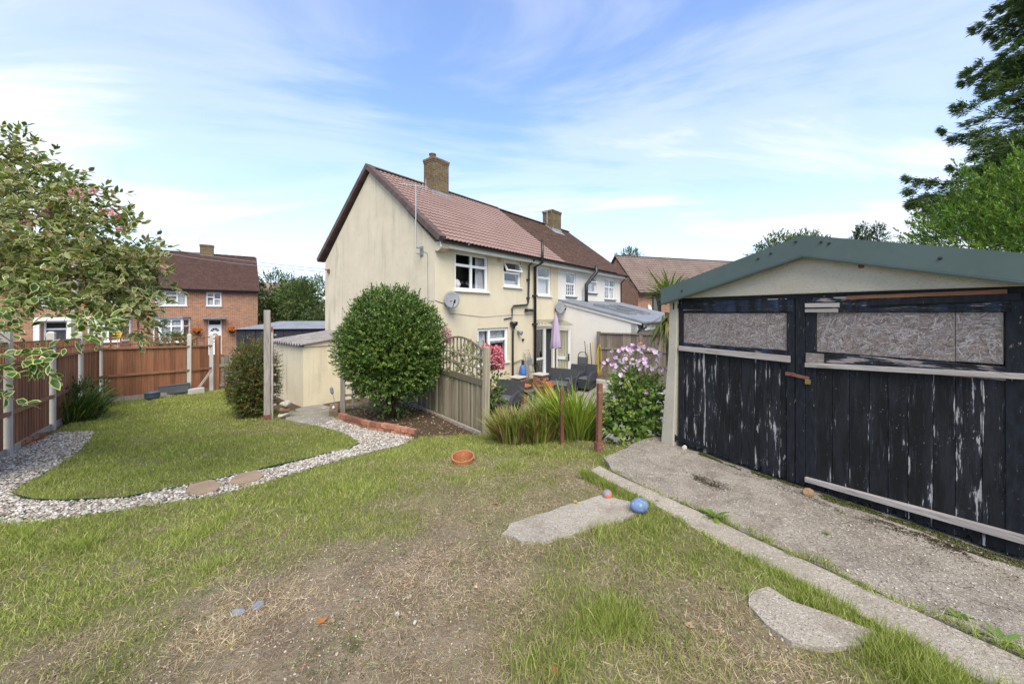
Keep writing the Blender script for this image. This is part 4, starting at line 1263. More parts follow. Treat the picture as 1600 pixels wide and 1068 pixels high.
MB().lathe([(.0001, .006), (.02, .004), (.024, 0)], 9).build('bolt', MT['rust'], ga_, (1.86, -.036, 2.165), (R(90), 0, 0))
MB().box(-.03, .0, 1.893, GWD + .03, .05, 1.945).build('door_head', MT['frame'], ga_)
# doors
PL = [.055, .16, .25, .39, .535, .685, .82, .961, 1.081, 1.208, 1.266]
PR = [1.504, 1.642, 1.763, 1.899, 2.021, 2.14, 2.279, 2.395, 2.525, 2.642]


def plank(par, x0, x1, z1, seed):
    r = random.Random(seed)
    m = MB(); n = 7; lo = [.015 + r.random() * .03 for _ in range(n)]
    if r.random() < .45: lo[r.randrange(n)] += .05
    vs = []
    for yy in (.012 + r.random() * .010, .045):
        for i in range(n):
            vs.append((x0 + .002 + (x1 - x0 - .004) * i / (n - 1), yy, lo[i]))
        for i in range(n):
            vs.append((x0 + .002 + (x1 - x0 - .004) * i / (n - 1), yy, z1))
    fs = []
    for b_ in (0, 2 * n):
        fs += [(b_ + i, b_ + i + 1, b_ + n + i + 1, b_ + n + i) for i in range(n - 1)]
    for i in range(n - 1): fs += [(i, 2 * n + i, 2 * n + i + 1, i + 1), (n + i, n + i + 1, 3 * n + i + 1, 3 * n + i)]
    fs += [(0, n, 3 * n, 2 * n), (n - 1, 3 * n - 1, 4 * n - 1, 2 * n - 1)]
    m.add(vs, fs).build('plank', MT['peel'], par)


def osb_flakes(par, x0, x1, z0, z1, seed):
    r = np.random.default_rng(seed)
    n = int((x1 - x0) * (z1 - z0) * 9000)
    P = np.stack((r.uniform(x0 + .01, x1 - .01, n), np.zeros(n), r.uniform(z0 + .008, z1 - .008, n)), -1)
    an = np.where(r.random(n) < .5, r.normal(.3, .75, n), r.uniform(0, np.pi, n))
    L = r.uniform(.015, .07, n); W = r.uniform(.003, .011, n)
    D = np.stack((np.cos(an), r.normal(0, .012, n), np.sin(an)), -1)
    P = P - D * L[:, None] * .5
    P[:, 1] = -.0008 - r.random(n) * .0015
    tip = P + D * L[:, None]
    k = (P[:, 0] > x0) & (P[:, 0] < x1) & (P[:, 2] > z0) & (P[:, 2] < z1) & (tip[:, 0] > x0) & (tip[:, 0] < x1) & (tip[:, 2] > z0) & (tip[:, 2] < z1)
    P, D, L, W = P[k], D[k], L[k], W[k]; n = len(P)
    X = unit(np.cross(D, np.array([0, -1.0, 0])))
    V = np.concatenate([(P - X * W[:, None] * .4)[:, None], (P + X * W[:, None] * .4)[:, None], (P + D * (L * .97)[:, None] + X * (W * .5)[:, None])[:, None], (P + D * L[:, None] - X * (W * .3)[:, None])[:, None]], 1)
    pal = np.array([(.28, .245, .235), (.235, .20, .19), (.33, .30, .29), (.19, .155, .14), (.14, .11, .095), (.25, .19, .155), (.38, .35, .345)])
    c = pal[r.integers(0, len(pal), n)] * r.uniform(.82, 1.15, (n, 1))
    me = npmesh('strand', V.reshape(-1, 3), np.arange(4 * n), np.full(n, 4), MT['strand'], c)
    o = mobj('wood_strands', me, par); o['kind'] = 'stuff'


MT['strand'] = leafmat('wood_strand', .8, 0.0, .15)
MT['osb'] = pmat('weathered_strand_board', (.24, .205, .185), (.17, .14, .12), 20, .9, c3=(.33, .29, .27), s3=40, f3=(.5, .65))


def gdoor(label, x0, x1, planks, osb, stile, batten, hinge, extra):
    d_ = thing('garage_door', label, 'garage door', (GO[0], GO[1], 1.2), GR, 'pair of garage doors')
    for i in range(len(planks) - 1): plank(d_, planks[i], planks[i + 1], 1.262, int(planks[i] * 1000))
    m = MB()
    for a_, b_ in stile: MB().box(a_, .004, .03, b_, .05, 1.905).build('stile', MT['frame'], d_, bevel=.004)
    MB().box(x0 + .06, -.003, 1.752, x1 - .005, .046, 1.89).build('top_rail', MT['peelrail'], d_, bevel=.006)
    MB().box(x0 + .06, .006, 1.256, x1 - .005, .05, 1.36).build('lock_rail', MT['peelrail'], d_, bevel=.006)
    for a_, b_, c_, e_ in osb:
        o = MB().box(a_, .018, c_, b_, .034, e_).build('boarded_panel', MT['osb'], d_)
        osb_flakes(o, a_, b_, c_, e_, int(a_ * 100))
        for ch_ in o.children: ch_.location = (0, .018, 0)
    for a_, za, zb_, e_, zc, zd in batten:
        MB().add([(a_, -.03, za), (e_, -.03, zc), (e_, .008, zc), (a_, .008, za), (a_, -.03, zb_), (e_, -.03, zd), (e_, .008, zd), (a_, .008, zb_)], BOXF).build('batten', MT['batten'], d_, bevel=.003)
    for (x_, z_, l_) in hinge:
        m = MB(); m.prism([(x_, z_ - .03), (x_ + l_ * .85, z_ - .022), (x_ + l_, z_), (x_ + l_ * .85, z_ + .022), (x_, z_ + .03)], 'y', -.014, -.004)
        m.tube([(x_, -.012, z_ - .045), (x_, -.012, z_ + .045)], .014, 8)
        for q in (.25, .6): m.tube([(x_ + l_ * q, -.02, z_), (x_ + l_ * q, -.012, z_)], .008, 6)
        m.build('strap_hinge', MT['frame'], d_)
    return d_


d1 = gdoor('left peeling black plank garage door with one boarded window', .05, 1.335, PL, [(.112, 1.079, 1.35, 1.742), (1.083, 1.268, 1.352, 1.744)], [(.05, .111), (1.27, 1.338)],
           [(.064, 1.257, 1.316, 1.305, 1.24, 1.306)], [(-.01, 1.832, .30), (.0, .10, .46)], None)
d2 = gdoor('right peeling black plank garage door with a long bottom batten', 1.43, 2.66, PR, [(1.52, 2.393, 1.37, 1.755), (2.397, 2.62, 1.375, 1.76)], [(1.345, 1.43), (1.432, 1.518), (2.63, 2.72)],
           [(1.436, 1.211, 1.255, 2.72, 1.284, 1.324), (1.436, .081, .126, 2.72, .137, .196)], [], None)
m = MB(); m.box(1.436, -.02, 1.80, 1.70, 0.0, 1.84); m.box(1.436, -.02, 1.752, 1.69, 0.0, 1.785); m.build('patch_board', MT['batten'], d2)
MB().box(1.44, -.012, 1.262, 1.58, .004, 1.352).build('patch_board', MT['osb'], d2)
MB().beam((1.9, -.012, 1.835), (2.70, -.012, 1.862), .05, .012, (0, 1, 0)).build('strap_hinge', MT['frame'], d2)
MB().beam((1.75, .0, 1.885), (2.64, -.004, 1.90), .03, .03).build('split_timber', pmat('bare_split_timber', (.27, .12, .06), (.16, .075, .04), 6, .9, stretch=(1, 8, 8)), d2)
hs = thing('hasp', 'rusty hasp and padlock where the two garage doors meet', 'lock', (GO[0], GO[1], 1.2), GR)
m = MB(); m.box(1.265, -.012, 1.105, 1.35, 0, 1.14); m.beam((1.33, -.018, 1.12), (1.47, -.018, 1.105), .03, .01, (0, 1, 0)); m.build('hasp_plate', MT['rust'], hs)
m = MB(); m.box(1.445, -.045, 1.05, 1.485, -.015, 1.095); m.build('padlock', pmat('brass', (.30, .22, .09), rough=.5, metal=.7), hs)
st_ = MB(); bm = bmesh.new()


def rock(name, label, loc, s, mat, seed, cat='stone', group=None):
    bm = bmesh.new(); bmesh.ops.create_icosphere(bm, subdivisions=2, radius=1)
    r = random.Random(seed)
    offs = [Vector((r.uniform(-1, 1), r.uniform(-1, 1), r.uniform(-1, 1))).normalized() for _ in range(7)]
    cut = [r.uniform(.55, .85) for _ in offs]
    for v in bm.verts:
        for o_, c_ in zip(offs, cut):
            d_ = v.co.dot(o_)
            if d_ > c_: v.co -= o_ * (d_ - c_)
        v.co = Vector((v.co.x * s[0], v.co.y * s[1], v.co.z * s[2]))
    me = bpy.data.meshes.new(name); bm.to_mesh(me); bm.free(); me.materials.append(mat)
    o = mobj(name, me, None, loc, (0, 0, r.uniform(0, 6)))
    return tag(o, label, cat, group)


MT['rockbrown'] = pmat('brown_stone', (.30, .19, .105), (.20, .13, .08), 12, .9, bmp=.6, bscale=40)
MT['rockpale'] = pmat('pale_stone', (.52, .48, .42), (.40, .365, .31), 12, .9, bmp=.6, bscale=40)
q = pg(1262, 772)
rock('stone', 'brown brick-sized stone lying against the right garage door', (q[0] + .02, q[1] + .02, 1.235), (.055, .04, .045), MT['rockbrown'], 4)
q = pg(1057, 700)
rock('stone', 'small pale stone beside the left foot of the garage', (2.20, 4.74, 1.225), (.035, .03, .04), MT['rockpale'], 9)

# ------------------------------------------------------------------ brick terrace across the road
TO = (-31.42, 21.62, -.35); TR = math.atan2(.6117, .7911)


def tw(x, y, z=0):
    c, s = math.cos(TR), math.sin(TR)
    return (TO[0] + c * x - s * y, TO[1] + s * x + c * y, z)


def terrace(label, x0, x1, win, tilemat, door, bay, leftend, rightend):
    h_ = thing('brick_house', label, 'house', TO, TR)
    hs_ = [(a_, b_, c_ + .35, d_ + .35) for a_, b_, c_, d_ in win] + [(door[0], door[1], .1, 2.75)]
    wall_mesh('wall', x0, x1, -.3, 4.98, hs_, MT['brick'], h_)
    for xx, on in ((x0, leftend), (x1 - .25, rightend)):
        MB().prism([(.003, -.3), (7.0, -.3), (7.0, 4.98), (3.5, 7.98), (.003, 4.98)], 'x', xx + (.0 if xx == x0 else .002), xx + .252).build('gable_wall', MT['brick'], h_)
    for s in (0, 1):
        tiled_slope('roof', h_, x0 - .02, x1 + .12, (-.32 if not s else 7.32), 5.02, 3.5, 8.15, 40, tilemat, lap=.015, uvs=True)
    for i in range(int((x1 - x0) / .46) + 1): mobj('ridge_tile', rme, h_, (x0 + i * .46, 3.5, 8.14))
    MB().box(x0, -.30, 4.86, x1, -.27, 5.0).build('fascia', MT['blackplastic'], h_)
    gutter(h_, x0, x1, -.36, 4.98)
    return h_


A2 = [(0, 0, .3, 1, (1, 2)), (.3, .72, .7, 1), (.3, 0, .7, .72), (.7, 0, 1, 1, (1, 2))]
tb = terrace('red brick house with dark roof, white front door and hanging baskets', 6.86, 13.72, [(7.70, 9.40, 3.44, 4.5), (10.5, 11.42, 3.44, 4.5)], MT['darktile'], (10.62, 11.42), None, 0, 1)
window(tb, 7.70, 9.40, 3.79, 4.85, A2, curtains=((.0, .32, 0, 1, MT['curtain']), (.3, .7, 0, .5, MT['curtain']), (.68, 1, 0, 1, MT['curtain'])))
window(tb, 10.5, 11.42, 3.79, 4.85, [(0, .65, .5, 1), (0, 0, .5, .65), (.5, .5, 1, 1), (.5, 0, 1, .5)], curtains=((0, 1, 0, .45, MT['curtain']),))


def bay(par, x0, x1, z0, z1, roofmat, dep=.5):
    b_ = MB(); b_.prism([(x0, 0), (x0 + .4, -dep), (x1 - .4, -dep), (x1, 0)], 'z', -.3, z0).build('bay_base', MT['brick'], par)
    o = window(par, x0 + .4, x1 - .4, z0 + .01, z1, [(0, 0, .5, .7), (.5, 0, 1, .7), (0, .7, .5, 1), (.5, .7, 1, 1)], y=-dep, name='bay_window', room=False, curtains=((0, .45, 0, 1, MT['curtain']), (.55, 1, .4, 1, MT['curtain'])))
    for s in (0, 1):
        L_ = math.hypot(.4, dep)
        k = window(par, 0, L_, z0 + .01, z1, [(0, 0, 1, .7), (0, .7, 1, 1)], y=0, name='bay_window', room=False, sill=False)
        k.location = (x0, 0, 0) if not s else (x1 - .4, -dep, 0)
        k.rotation_euler = (0, 0, math.atan2(-dep, .4) if not s else math.atan2(dep, .4))
    MB().prism([(x0 - .05, .0), (x0 + .38, -dep - .1), (x1 - .38, -dep - .1), (x1 + .05, 0)], 'z', z1 + .002, z1 + .13).build('bay_roof', roofmat, par)
    MB().box(x0 + .05, .30, z0, x1 - .05, .34, z1).build('room', MT['room'], par)


bay(tb, 7.6, 9.6, 1.15, 2.85, MT['slate'])
m = MB(); m.box(10.66, .05, .12, 11.38, .10, 2.32)
dr = m.build('door', MT['upvc'], tb)
m = MB()
for k in range(4):
    a0, a1 = math.pi * k / 4 + .08, math.pi * (k + 1) / 4 - .08
    m.prism([(11.02 + .1 * math.cos(a0), 1.86 + .1 * math.sin(a0)), (11.02 + .27 * math.cos(a0), 1.86 + .27 * math.sin(a0)), (11.02 + .27 * math.cos(a1), 1.86 + .27 * math.sin(a1)), (11.02 + .1 * math.cos(a1), 1.86 + .1 * math.sin(a1))], 'y', .042, .049)
m.build('fan_light', MT['room'], dr)
MB().box(10.9, .042, 1.05, 11.14, .049, 1.09).build('letter_box', MT['blackplastic'], dr)
m = MB(); m.tube([(11.02 + .17 * math.cos(t), .03, 1.5 + .17 * math.sin(t)) for t in np.linspace(0, 6.28, 17)], .045, 6); m.build('wreath', pmat('straw_wreath', (.42, .33, .16), (.24, .26, .10), 20, .9), dr)
MB().box(10.66, .06, 2.36, 11.38, .09, 2.70).build('transom_light', MT['room'], dr)
m = MB(); ring(m, 10.62, 11.42, .1, 2.75, .05, .03, .12); m.box(10.67, .04, 2.32, 11.37, .11, 2.37); m.build('door_frame', MT['upvc'], tb)
MB().box(10.3, -.6, 2.80, 11.66, -.002, 2.92).build('porch_roof', MT['slate'], tb)
chimney(tb, 10.0, 10.9, 3.2, 3.9, 7.7, 8.85, MT['chimney'], [])
aerial('aerial on the chimney of the brick house beyond the fence', tw(10.0, 3.6, 8.3), .95, TR + R(170), 8, 1.1)
for x_, lb in ((10.0, 'hanging basket of orange flowers between bay window and white door'), (12.05, 'hanging basket of orange flowers right of the white door')):
    hb = thing('hanging_basket', lb, 'plant', tw(x_, -.32, 1.55), TR, 'hanging baskets on the brick house')
    MB().lathe([(.02, -.22), (.14, -.16), (.21, 0), (.19, .0)], 10).build('basket', MT['blackplastic'], hb)
    MB().tube([(0, .3, .75), (0, 0, .72), (0, 0, .1)], .012, 5).build('bracket', MT['blackplastic'], hb)
    n = 260; P = rdir(n) * rng.uniform(.1, .42, (n, 1)); P[:, 2] = np.abs(P[:, 2]) * .8
    tag(mobj('flowers', leaf_mesh('flowers', P, rdir(n), rdir(n), rng.uniform(.06, .12, n), rng.uniform(.05, .09, n), ccol(n, [(.75, .16, .03), (.8, .25, .04), (.10, .16, .03), (.5, .08, .04)], .2), MT['flower'], 'small'), hb), kind='stuff')
ta = terrace('red brick house seen behind the variegated shrub', -.2, 6.84, [(2.3, 3.58, 3.37, 4.45), (4.6, 6.0, 3.4, 4.45)], MT['darktile'], (2.66, 3.66), None, 1, 0)
window(ta, 2.3, 3.58, 3.72, 4.8, A2, curtains=((0, 1, 0, .5, MT['curtain']),))
window(ta, 4.6, 6.0, 3.75, 4.8, A2, curtains=((0, .4, 0, 1, MT['curtain']),))
bay(ta, 4.5, 6.5, 1.35, 2.9, MT['white'])
m = MB(); ring(m, 2.66, 3.66, .1, 2.75, .09, .0, .12); m.box(2.75, .02, 2.2, 3.57, .1, 2.3); m.build('door_frame', MT['upvc'], ta)
MB().box(2.75, .06, .12, 3.57, .1, 2.2).build('door', MT['darkcurtain'], ta)
MB().box(2.75, .07, 2.3, 3.57, .09, 2.66).build('transom_light', MT['room'], ta)
MB().box(2.40, -.55, 2.78, 3.92, -.002, 2.98).build('porch_roof', MT['upvc'], ta)
for x_ in (2.48, 3.84): MB().box(x_ - .12, -.5, -.3, x_ + .12, -.3, 2.78).build('porch_column', MT['upvc'], ta)
for px_, lb in ((6.62, 'left of two dark satellite dishes on the brick terrace'), (7.05, 'right of two dark satellite dishes on the brick terrace')):
    o = dish(lb, tw(px_ - .1, -.02, 3.3), (R(-14), 0, R(40)), 1.1); o.rotation_euler = (0, 0, TR); o['group'] = 'satellite dishes on the brick terrace'
pipe('black downpipe between the two brick houses', [(6.85, -.35, 4.95), (6.85, -.06, 4.6), (6.85, -.06, -.3)], .045, base=(TO, TR))
tp = thing('telegraph_pole', 'weathered wooden telegraph pole before the brick terrace', 'pole', (*pw(117, 500, 21.0)[:2], -.4))
MB().tube([(0, 0, 0), (0, 0, 8.8)], [.15, .11], 10).build('pole', MT['oldwood'], tp, smooth=True)
MB().box(-.5, -.05, 8.2, .5, .05, 8.3).build('cross_arm', MT['oldwood'], tp)
pt = Vector((*pw(117, 500, 21.0)[:2], 7.9))
for k, (off, lb) in enumerate(((.0, 'upper overhead cable slanting from the pole to the cream gable'), (-.35, 'lower overhead cable slanting from the pole to the cream gable'))):
    e_ = Vector(hw(-.2, 6.66, 4.68 + off * .3)); s_ = pt + Vector((.0, 0, off))
    pts = [s_.lerp(e_, t) - Vector((0, 0, math.sin(math.pi * t) * .35)) for t in np.linspace(0, 1, 14)]
    tag(MB().tube(pts, .012, 5).build('overhead_cable', MT['dishgrey']), lb, 'cable', 'overhead cables')
fs_ = thing('yellow_sign', 'small yellow notice on a thin stick in front of the terrace bay window', 'sign', (*pw(184, 520, 16)[:2], -.3))
MB().tube([(0, 0, 0), (0, 0, 2.2)], .02, 6).build('stick', MT['oldwood'], fs_)
MB().box(-.2, -.02, 2.16, .2, 0, 2.46).build('notice_board', pmat('yellow_board', (.62, .42, .05), (.5, .33, .05), 12, .7), fs_)
m = MB()
for k, w_ in enumerate((.26, .2, .24)): m.box(-w_ / 2, -.026, 2.36 - k * .07, w_ / 2, -.022, 2.385 - k * .07)
m.build('printed_lines', MT['blackplastic'], fs_)

# brick house to the right, behind the extension
rb = thing('brick_house', 'brick house with ribbed brown roof behind the pale extension', 'house', (10.2, 30.0, 0), math.atan2(.30, .954))
MB().box(0, 0, -.4, 14, .28, 4.55).build('wall', MT['brick'], rb)
MB().prism([(.002, -.4), (6.4, -.4), (6.4, 4.6), (3.2, 7.7), (.002, 4.6)], 'x', -.004, .28).build('gable_wall', MT['brick'], rb)
tiled_slope('roof', rb, -.12, 14, -.35, 4.55, 3.2, 8.0, 17, MT['greytile'], wave=.03, period=.3, lap=.05)
tiled_slope('roof', rb, -.12, 14, 6.75, 4.55, 3.2, 8.0, 17, MT['greytile'], wave=.03, period=.3, lap=.05)
for i in range(31): mobj('ridge_tile', rme, rb, (-.1 + i * .455, 3.2, 8.0))
MB().box(-.1, -.40, 4.42, 14, -.30, 4.54).build('gutter', MT['blackplastic'], rb)
o = window(rb, 1.35, 2.2, 1.8, 4.35, [(0, 0, 1, 1)], y=-.04, mat=MT['frame'], room=False, sill=False)
MB().box(1.4, .0, 1.85, 2.15, -.01, 4.3).build('room', MT['room'], o)
MB().lathe([(.001, 0), (.25, .05), (.33, .12)], 14).build('dish_face', MT['white'], rb, (.72, -.35, 3.3), (R(75), 0, R(30)))
# far house between hedge trees
fh = thing('brick_house', 'small distant brick house with red roof between the trees', 'house', (-33.2, 47, -.2), R(20))
MB().box(0, 0, 0, 5, 6, 4.9).build('wall', MT['brick'], fh)
MB().prism([(-.2, 4.8), (6.2, 4.8), (3, 7.2)], 'x', -.2, 5.2).build('roof', MT['redtile'], fh)
window(fh, 2.6, 3.5, 2.6, 3.9, [(0, 0, 1, 1)], y=-.08, room=False)
# dark flat-roofed outbuilding left of the gable
fo = thing('dark_outbuilding', 'low dark clad outbuilding with grey roof beyond the corrugated shed', 'shed', (-11.6, 20.5, -.3), R(12))
m = MB()
for i in range(14): m.box(-3.2 + i * .46, 0, 0, -3.2 + i * .46 + .44, .06, 2.35)
m.box(-3.2, .05, 0, 3.2, 3, 2.33)
m.build('cladding', pmat('dark_cladding', (.02, .022, .027), (.032, .034, .04), 5, .7), fo)
MB().add([(-3.3, -.15, 2.36), (3.3, -.15, 2.36), (3.3, 3.1, 2.36), (-3.3, 3.1, 2.36), (-1.6, 1.4, 2.75), (1.6, 1.4, 2.75)], [(0, 1, 5, 4), (1, 2, 5), (2, 3, 4, 5), (3, 0, 4), (0, 3, 2, 1)]).build('roof', MT['slate'], fo)

# ------------------------------------------------------------------ fences
def z_at(p): return float(ground_z(p[0], p[1]))


bmesh_board = {}


def board_mesh(w, h, t, mat, name):
    k = (round(w, 3), round(h, 2), name)
    if k not in bmesh_board:
        bmesh_board[k] = MB().box(-w / 2, -t / 2, 0, w / 2, t / 2, h).mesh(name, mat)
    return bmesh_board[k]


def fence_run(f_, a, b, za, zb, top, mid, spacing_t, bw=.118, mat=None, railmat=None, trellis=None, tz=.3, seed=1, slope=False):
    """boards between two posts; a, b are (x, y) in world, fence thing f_ sits at the world origin"""
    a = Vector(a); b = Vector(b); L = (b - a).length; u = (b - a) / L; ang = math.atan2(u.y, u.x)
    r = random.Random(seed)
    n = int((L - .12) / bw)
    m_ = mat or MT['fencebrown']
    for i in range(n):
        t = (.06 + bw * (i + .5)) / L
        p = a + (b - a) * t; z0 = za + (zb - za) * t
        tp_ = top[0] + (top[1] - top[0]) * t
        o = mobj('board', board_mesh(bw * 1.08, 1.0, .016, m_, 'board'), f_, (p.x, p.y, z0 + r.uniform(-.012, .012)), (0, r.uniform(-.004, .004), ang + r.uniform(.03, .09)))
        o.scale = (1, 1, tp_ - z0)
    rm_ = railmat or MT['fencerail']
    nrm = Vector((u.y, -u.x))
    if nrm.dot(-a) < 0: nrm = -nrm
    for (h0, h1, w_, hh) in mid:
        p0 = a + nrm * .03; p1 = b + nrm * .03
        MB().beam((p0.x, p0.y, h0), (p1.x, p1.y, h1), w_, hh).build('rail', rm_, f_)
    if trellis:
        vs_, hs_ = trellis
        nn = int(L / vs_)
        for i in range(1, nn):
            t = i / nn; p = a + (b - a) * t; z0 = top[0] + (top[1] - top[0]) * t
            o = mobj('trellis_slat', board_mesh(.034, tz, .02, m_, 'trellis_slat'), f_, (p.x, p.y, z0), (0, 0, ang))
        for h_ in hs_:
            p0 = a + nrm * .018; p1 = b + nrm * .018
            MB().beam((p0.x, p0.y, top[0] + h_), (p1.x, p1.y, top[1] + h_), .016, .03).build('trellis_rail', m_, f_)


def cpost(f_, p, z0, z1, w=.1, mat=None, name='post'):
    m = MB(); m.box(-w / 2, -w / 2, z0 - .3, w / 2, w / 2, z1 - .03)
    m.add([(-w / 2, -w / 2, z1 - .03), (w / 2, -w / 2, z1 - .03), (w / 2, w / 2, z1 - .03), (-w / 2, w / 2, z1 - .03), (-w / 4, -w / 4, z1), (w / 4, -w / 4, z1), (w / 4, w / 4, z1), (-w / 4, w / 4, z1)],
          [(0, 1, 5, 4), (1, 2, 6, 5), (2, 3, 7, 6), (3, 0, 4, 7), (4, 5, 6, 7)])
    return m.build(name, mat or MT['concpost'], f_, (p[0], p[1], 0), (0, 0, .66))


LP = [(-10.80, 9.74), (-9.67, 8.30), (-8.53, 6.87), (-7.40, 5.43), (-6.27, 4.0)]
lf_ = thing('trellis_fence', 'brown board fence with slatted trellis and concrete posts along the left border', 'fence')
for i, p in enumerate(LP):
    zg = z_at(p)
    if i: cpost(lf_, p, zg, 2.44 + .08 * i)
    if i:
        q_ = LP[i - 1]; zq = z_at(q_)
        t0, t1 = 2.00 + .07 * i, 2.00 + .07 * (i - 1)
        fence_run(lf_, p, q_, zg + .12, zq + .12, (t0, t1), [(t0 - .74, t1 - .74, .04, .06), (t0 - .015, t1 - .015, .05, .05)], 0, trellis=(.085, (.14, .29)), tz=.30, seed=i)
        MB().beam((*p, zg + .06), (*q_, zq + .06), .03, .14).build('gravel_board', MT['oldwood'], lf_)
bf_ = thing('trellis_fence', 'brown board fence with square trellis in front of the brick houses', 'fence')
BP = [(-10.80, 9.74), (-10.0, 11.5), (-9.80, 12.1)]
for i, p in enumerate(BP): cpost(bf_, p, z_at(p), (2.44, 2.29, 2.26)[i])
fence_run(bf_, BP[0], BP[1], z_at(BP[0]) + .1, z_at(BP[1]) + .1, (2.0, 1.9), [(1.27, 1.165, .04, .06), (2.0, 1.9, .05, .05)], 0, bw=.128, trellis=(.19, (.11, .28)), tz=.29, seed=9)
fence_run(bf_, BP[1], BP[2], z_at(BP[1]) + .1, z_at(BP[2]) + .1, (1.9, 1.87), [(1.16, 1.15, .04, .06), (1.9, 1.87, .05, .05)], 0, bw=.12, trellis=(.2, (.28,)), tz=.28, seed=10)
MB().beam((-10.8, 9.72, z_at(BP[0]) + .05), (-9.95, 11.45, z_at(BP[1]) + .05), .03, .12).build('gravel_board', MT['oldwood'], bf_)
# prop, block and old gate beside the last post
og = thing('old_gate', 'weathered grey plank gate with curved top beyond the last concrete post', 'gate', (-9.62, 12.35, 0), R(5))
MB().box(-.22, -.05, .1, -.10, .06, 2.18).build('post', MT['fencebrown'], og)
for i in range(9):
    x_ = i * .125; mobj('board', MB().box(-.058, -.012, .15, .058, .012, 1.42 + .22 * math.sin(math.pi * (i + .7) / 9.5)).mesh('board', MT['fencegrey']), og, (x_, 0, 0))
for z_ in (.5, 1.15): MB().box(-.08, -.05, z_, 1.1, -.013, z_ + .09).build('rail', MT['fencegrey'], og)
MB().beam((.0, -.06, .2), (.95, -.06, .62), .05, .04).build('brace', MT['oldwood'], og)
pr_ = thing('timber_prop', 'pale timber prop leaning between the two right concrete fence posts', 'timber', (0, 0, 0))
MB().beam((-9.83, 11.55, .5), (-9.62, 11.9, 1.12), .05, .05).build('prop', MT['oldwood'], pr_)
cbk = thing('concrete_block', 'low pale concrete block at the foot of the timber prop', 'block', (-9.80, 11.50, z_at((-9.8, 11.5))), R(60))
MB().box(-.2, -.09, -.05, .2, .09, .17).build('block', MT['concpost'], cbk, bevel=.015)
q = pg(269, 617)
gb = thing('trough', 'dark grey plastic trough against the brown trellis fence', 'planter', (q[0] + .05, q[1], q[2] + .05), R(50))
MB().prism([(-.33, 0), (.33, 0), (.36, .26), (-.36, .26)], 'y', -.1, .12).build('trough_body', MT['greybox'], gb, bevel=.02)
MB().box(-.37, -.11, .24, .37, .13, .275).build('rim', MT['greybox'], gb, bevel=.008)
q = pg(238, 624)
bp = thing('blue_pot', 'small dark blue glazed pot beside the grey trough', 'plant pot', (q[0], q[1], q[2] - .01))
MB().lathe([(.001, 0), (.13, 0), (.17, .12), (.16, .19), (.175, .2), (.175, .225), (.145, .225), (.13, .1), (.001, .08)], 18).build('pot_body', MT['bluepot'], bp, smooth=True)

# slatted fence with arched lattice top
af = thing('arched_fence', 'weathered slatted fence panel with arched lattice top and leaning post', 'fence')
A_, B_, C_ = Vector((-.54, 7.5)), Vector((-1.80, 8.92)), Vector((-3.05, 10.3))
for p, z0, z1, w in ((A_, .30, 2.26, .115), (B_, .35, 2.05, .09), (C_, .35, 1.8, .09)):
    m = MB(); m.box(-w / 2, -w / 2, z0 - .2, w / 2, w / 2, z1); m.build('post', MT['slat'], af, (p.x, p.y, 0), (0, R(-1.2) if p is A_ else 0, math.atan2(1.42, -1.26)), bevel=.006)
u = (B_ - A_).normalized(); ang = math.atan2(u.y, u.x); L = (B_ - A_).length
sm_ = MB().box(-.021, -.009, 0, .021, .009, 1).mesh('slat', MT['slat'])
r = random.Random(5)
for i in range(29):
    t = .05 + (L - .1) * (i + .5) / 29; p = A_ + u * t; zb_ = .50 + .06 * t / L
    o = mobj('slat', sm_, af, (p.x, p.y, zb_), (0, 0, ang)); o.scale = (1, 1, (1.50 + .09 * t / L) - zb_ + r.uniform(-.004, .004))
arch = lambda t: 2.17 + .26 * math.sin(math.pi * min(1, max(0, t / L))) - .02 * t
off = Vector((u.y, -u.x)) * .02
if off.dot(-A_) < 0: off = -off
for z_, hh, w_ in ((1.52, .13, .035), (1.80, .035, .022), (2.02, .035, .022)):
    p0 = A_ + off; p1 = B_ + off
    MB().beam((p0.x, p0.y, z_), (p1.x, p1.y, z_ + .08), w_, hh).build('rail', MT['slat'], af)
for i in range(1, 13):
    t = L * i / 13; p = A_ + u * t
    o = mobj('lattice_slat', sm_, af, (p.x, p.y, 1.5 + .08 * t / L), (0, 0, ang)); o.scale = (.75, 1, arch(t) - 1.5 - .08 * t / L)
m = MB()
for k in range(14):
    t0, t1 = L * k / 14, L * (k + 1) / 14; p0 = A_ + u * t0 + off; p1 = A_ + u * t1 + off
    m.beam((p0.x, p0.y, arch(t0)), (p1.x, p1.y, arch(t1)), .03, .04)
m.build('arch_rail', MT['slat'], af)
u2 = (C_ - B_).normalized(); L2 = (C_ - B_).length
for i in range(28):
    t = .04 + (L2 - .08) * (i + .5) / 28; p = B_ + u2 * t
    o = mobj('slat', sm_, af, (p.x, p.y, .5), (0, 0, math.atan2(u2.y, u2.x))); o.scale = (1, 1, 1.12 + r.uniform(-.004, .004))
MB().beam((B_.x, B_.y, 1.6), (C_.x, C_.y, 1.6), .04, .07).build('rail', MT['slat'], af)
MB().beam((A_.x - .1, A_.y - .06, .50), (C_.x - .1, C_.y - .08, .56), .05, .13).build('gravel_board', MT['oldwood'], af)

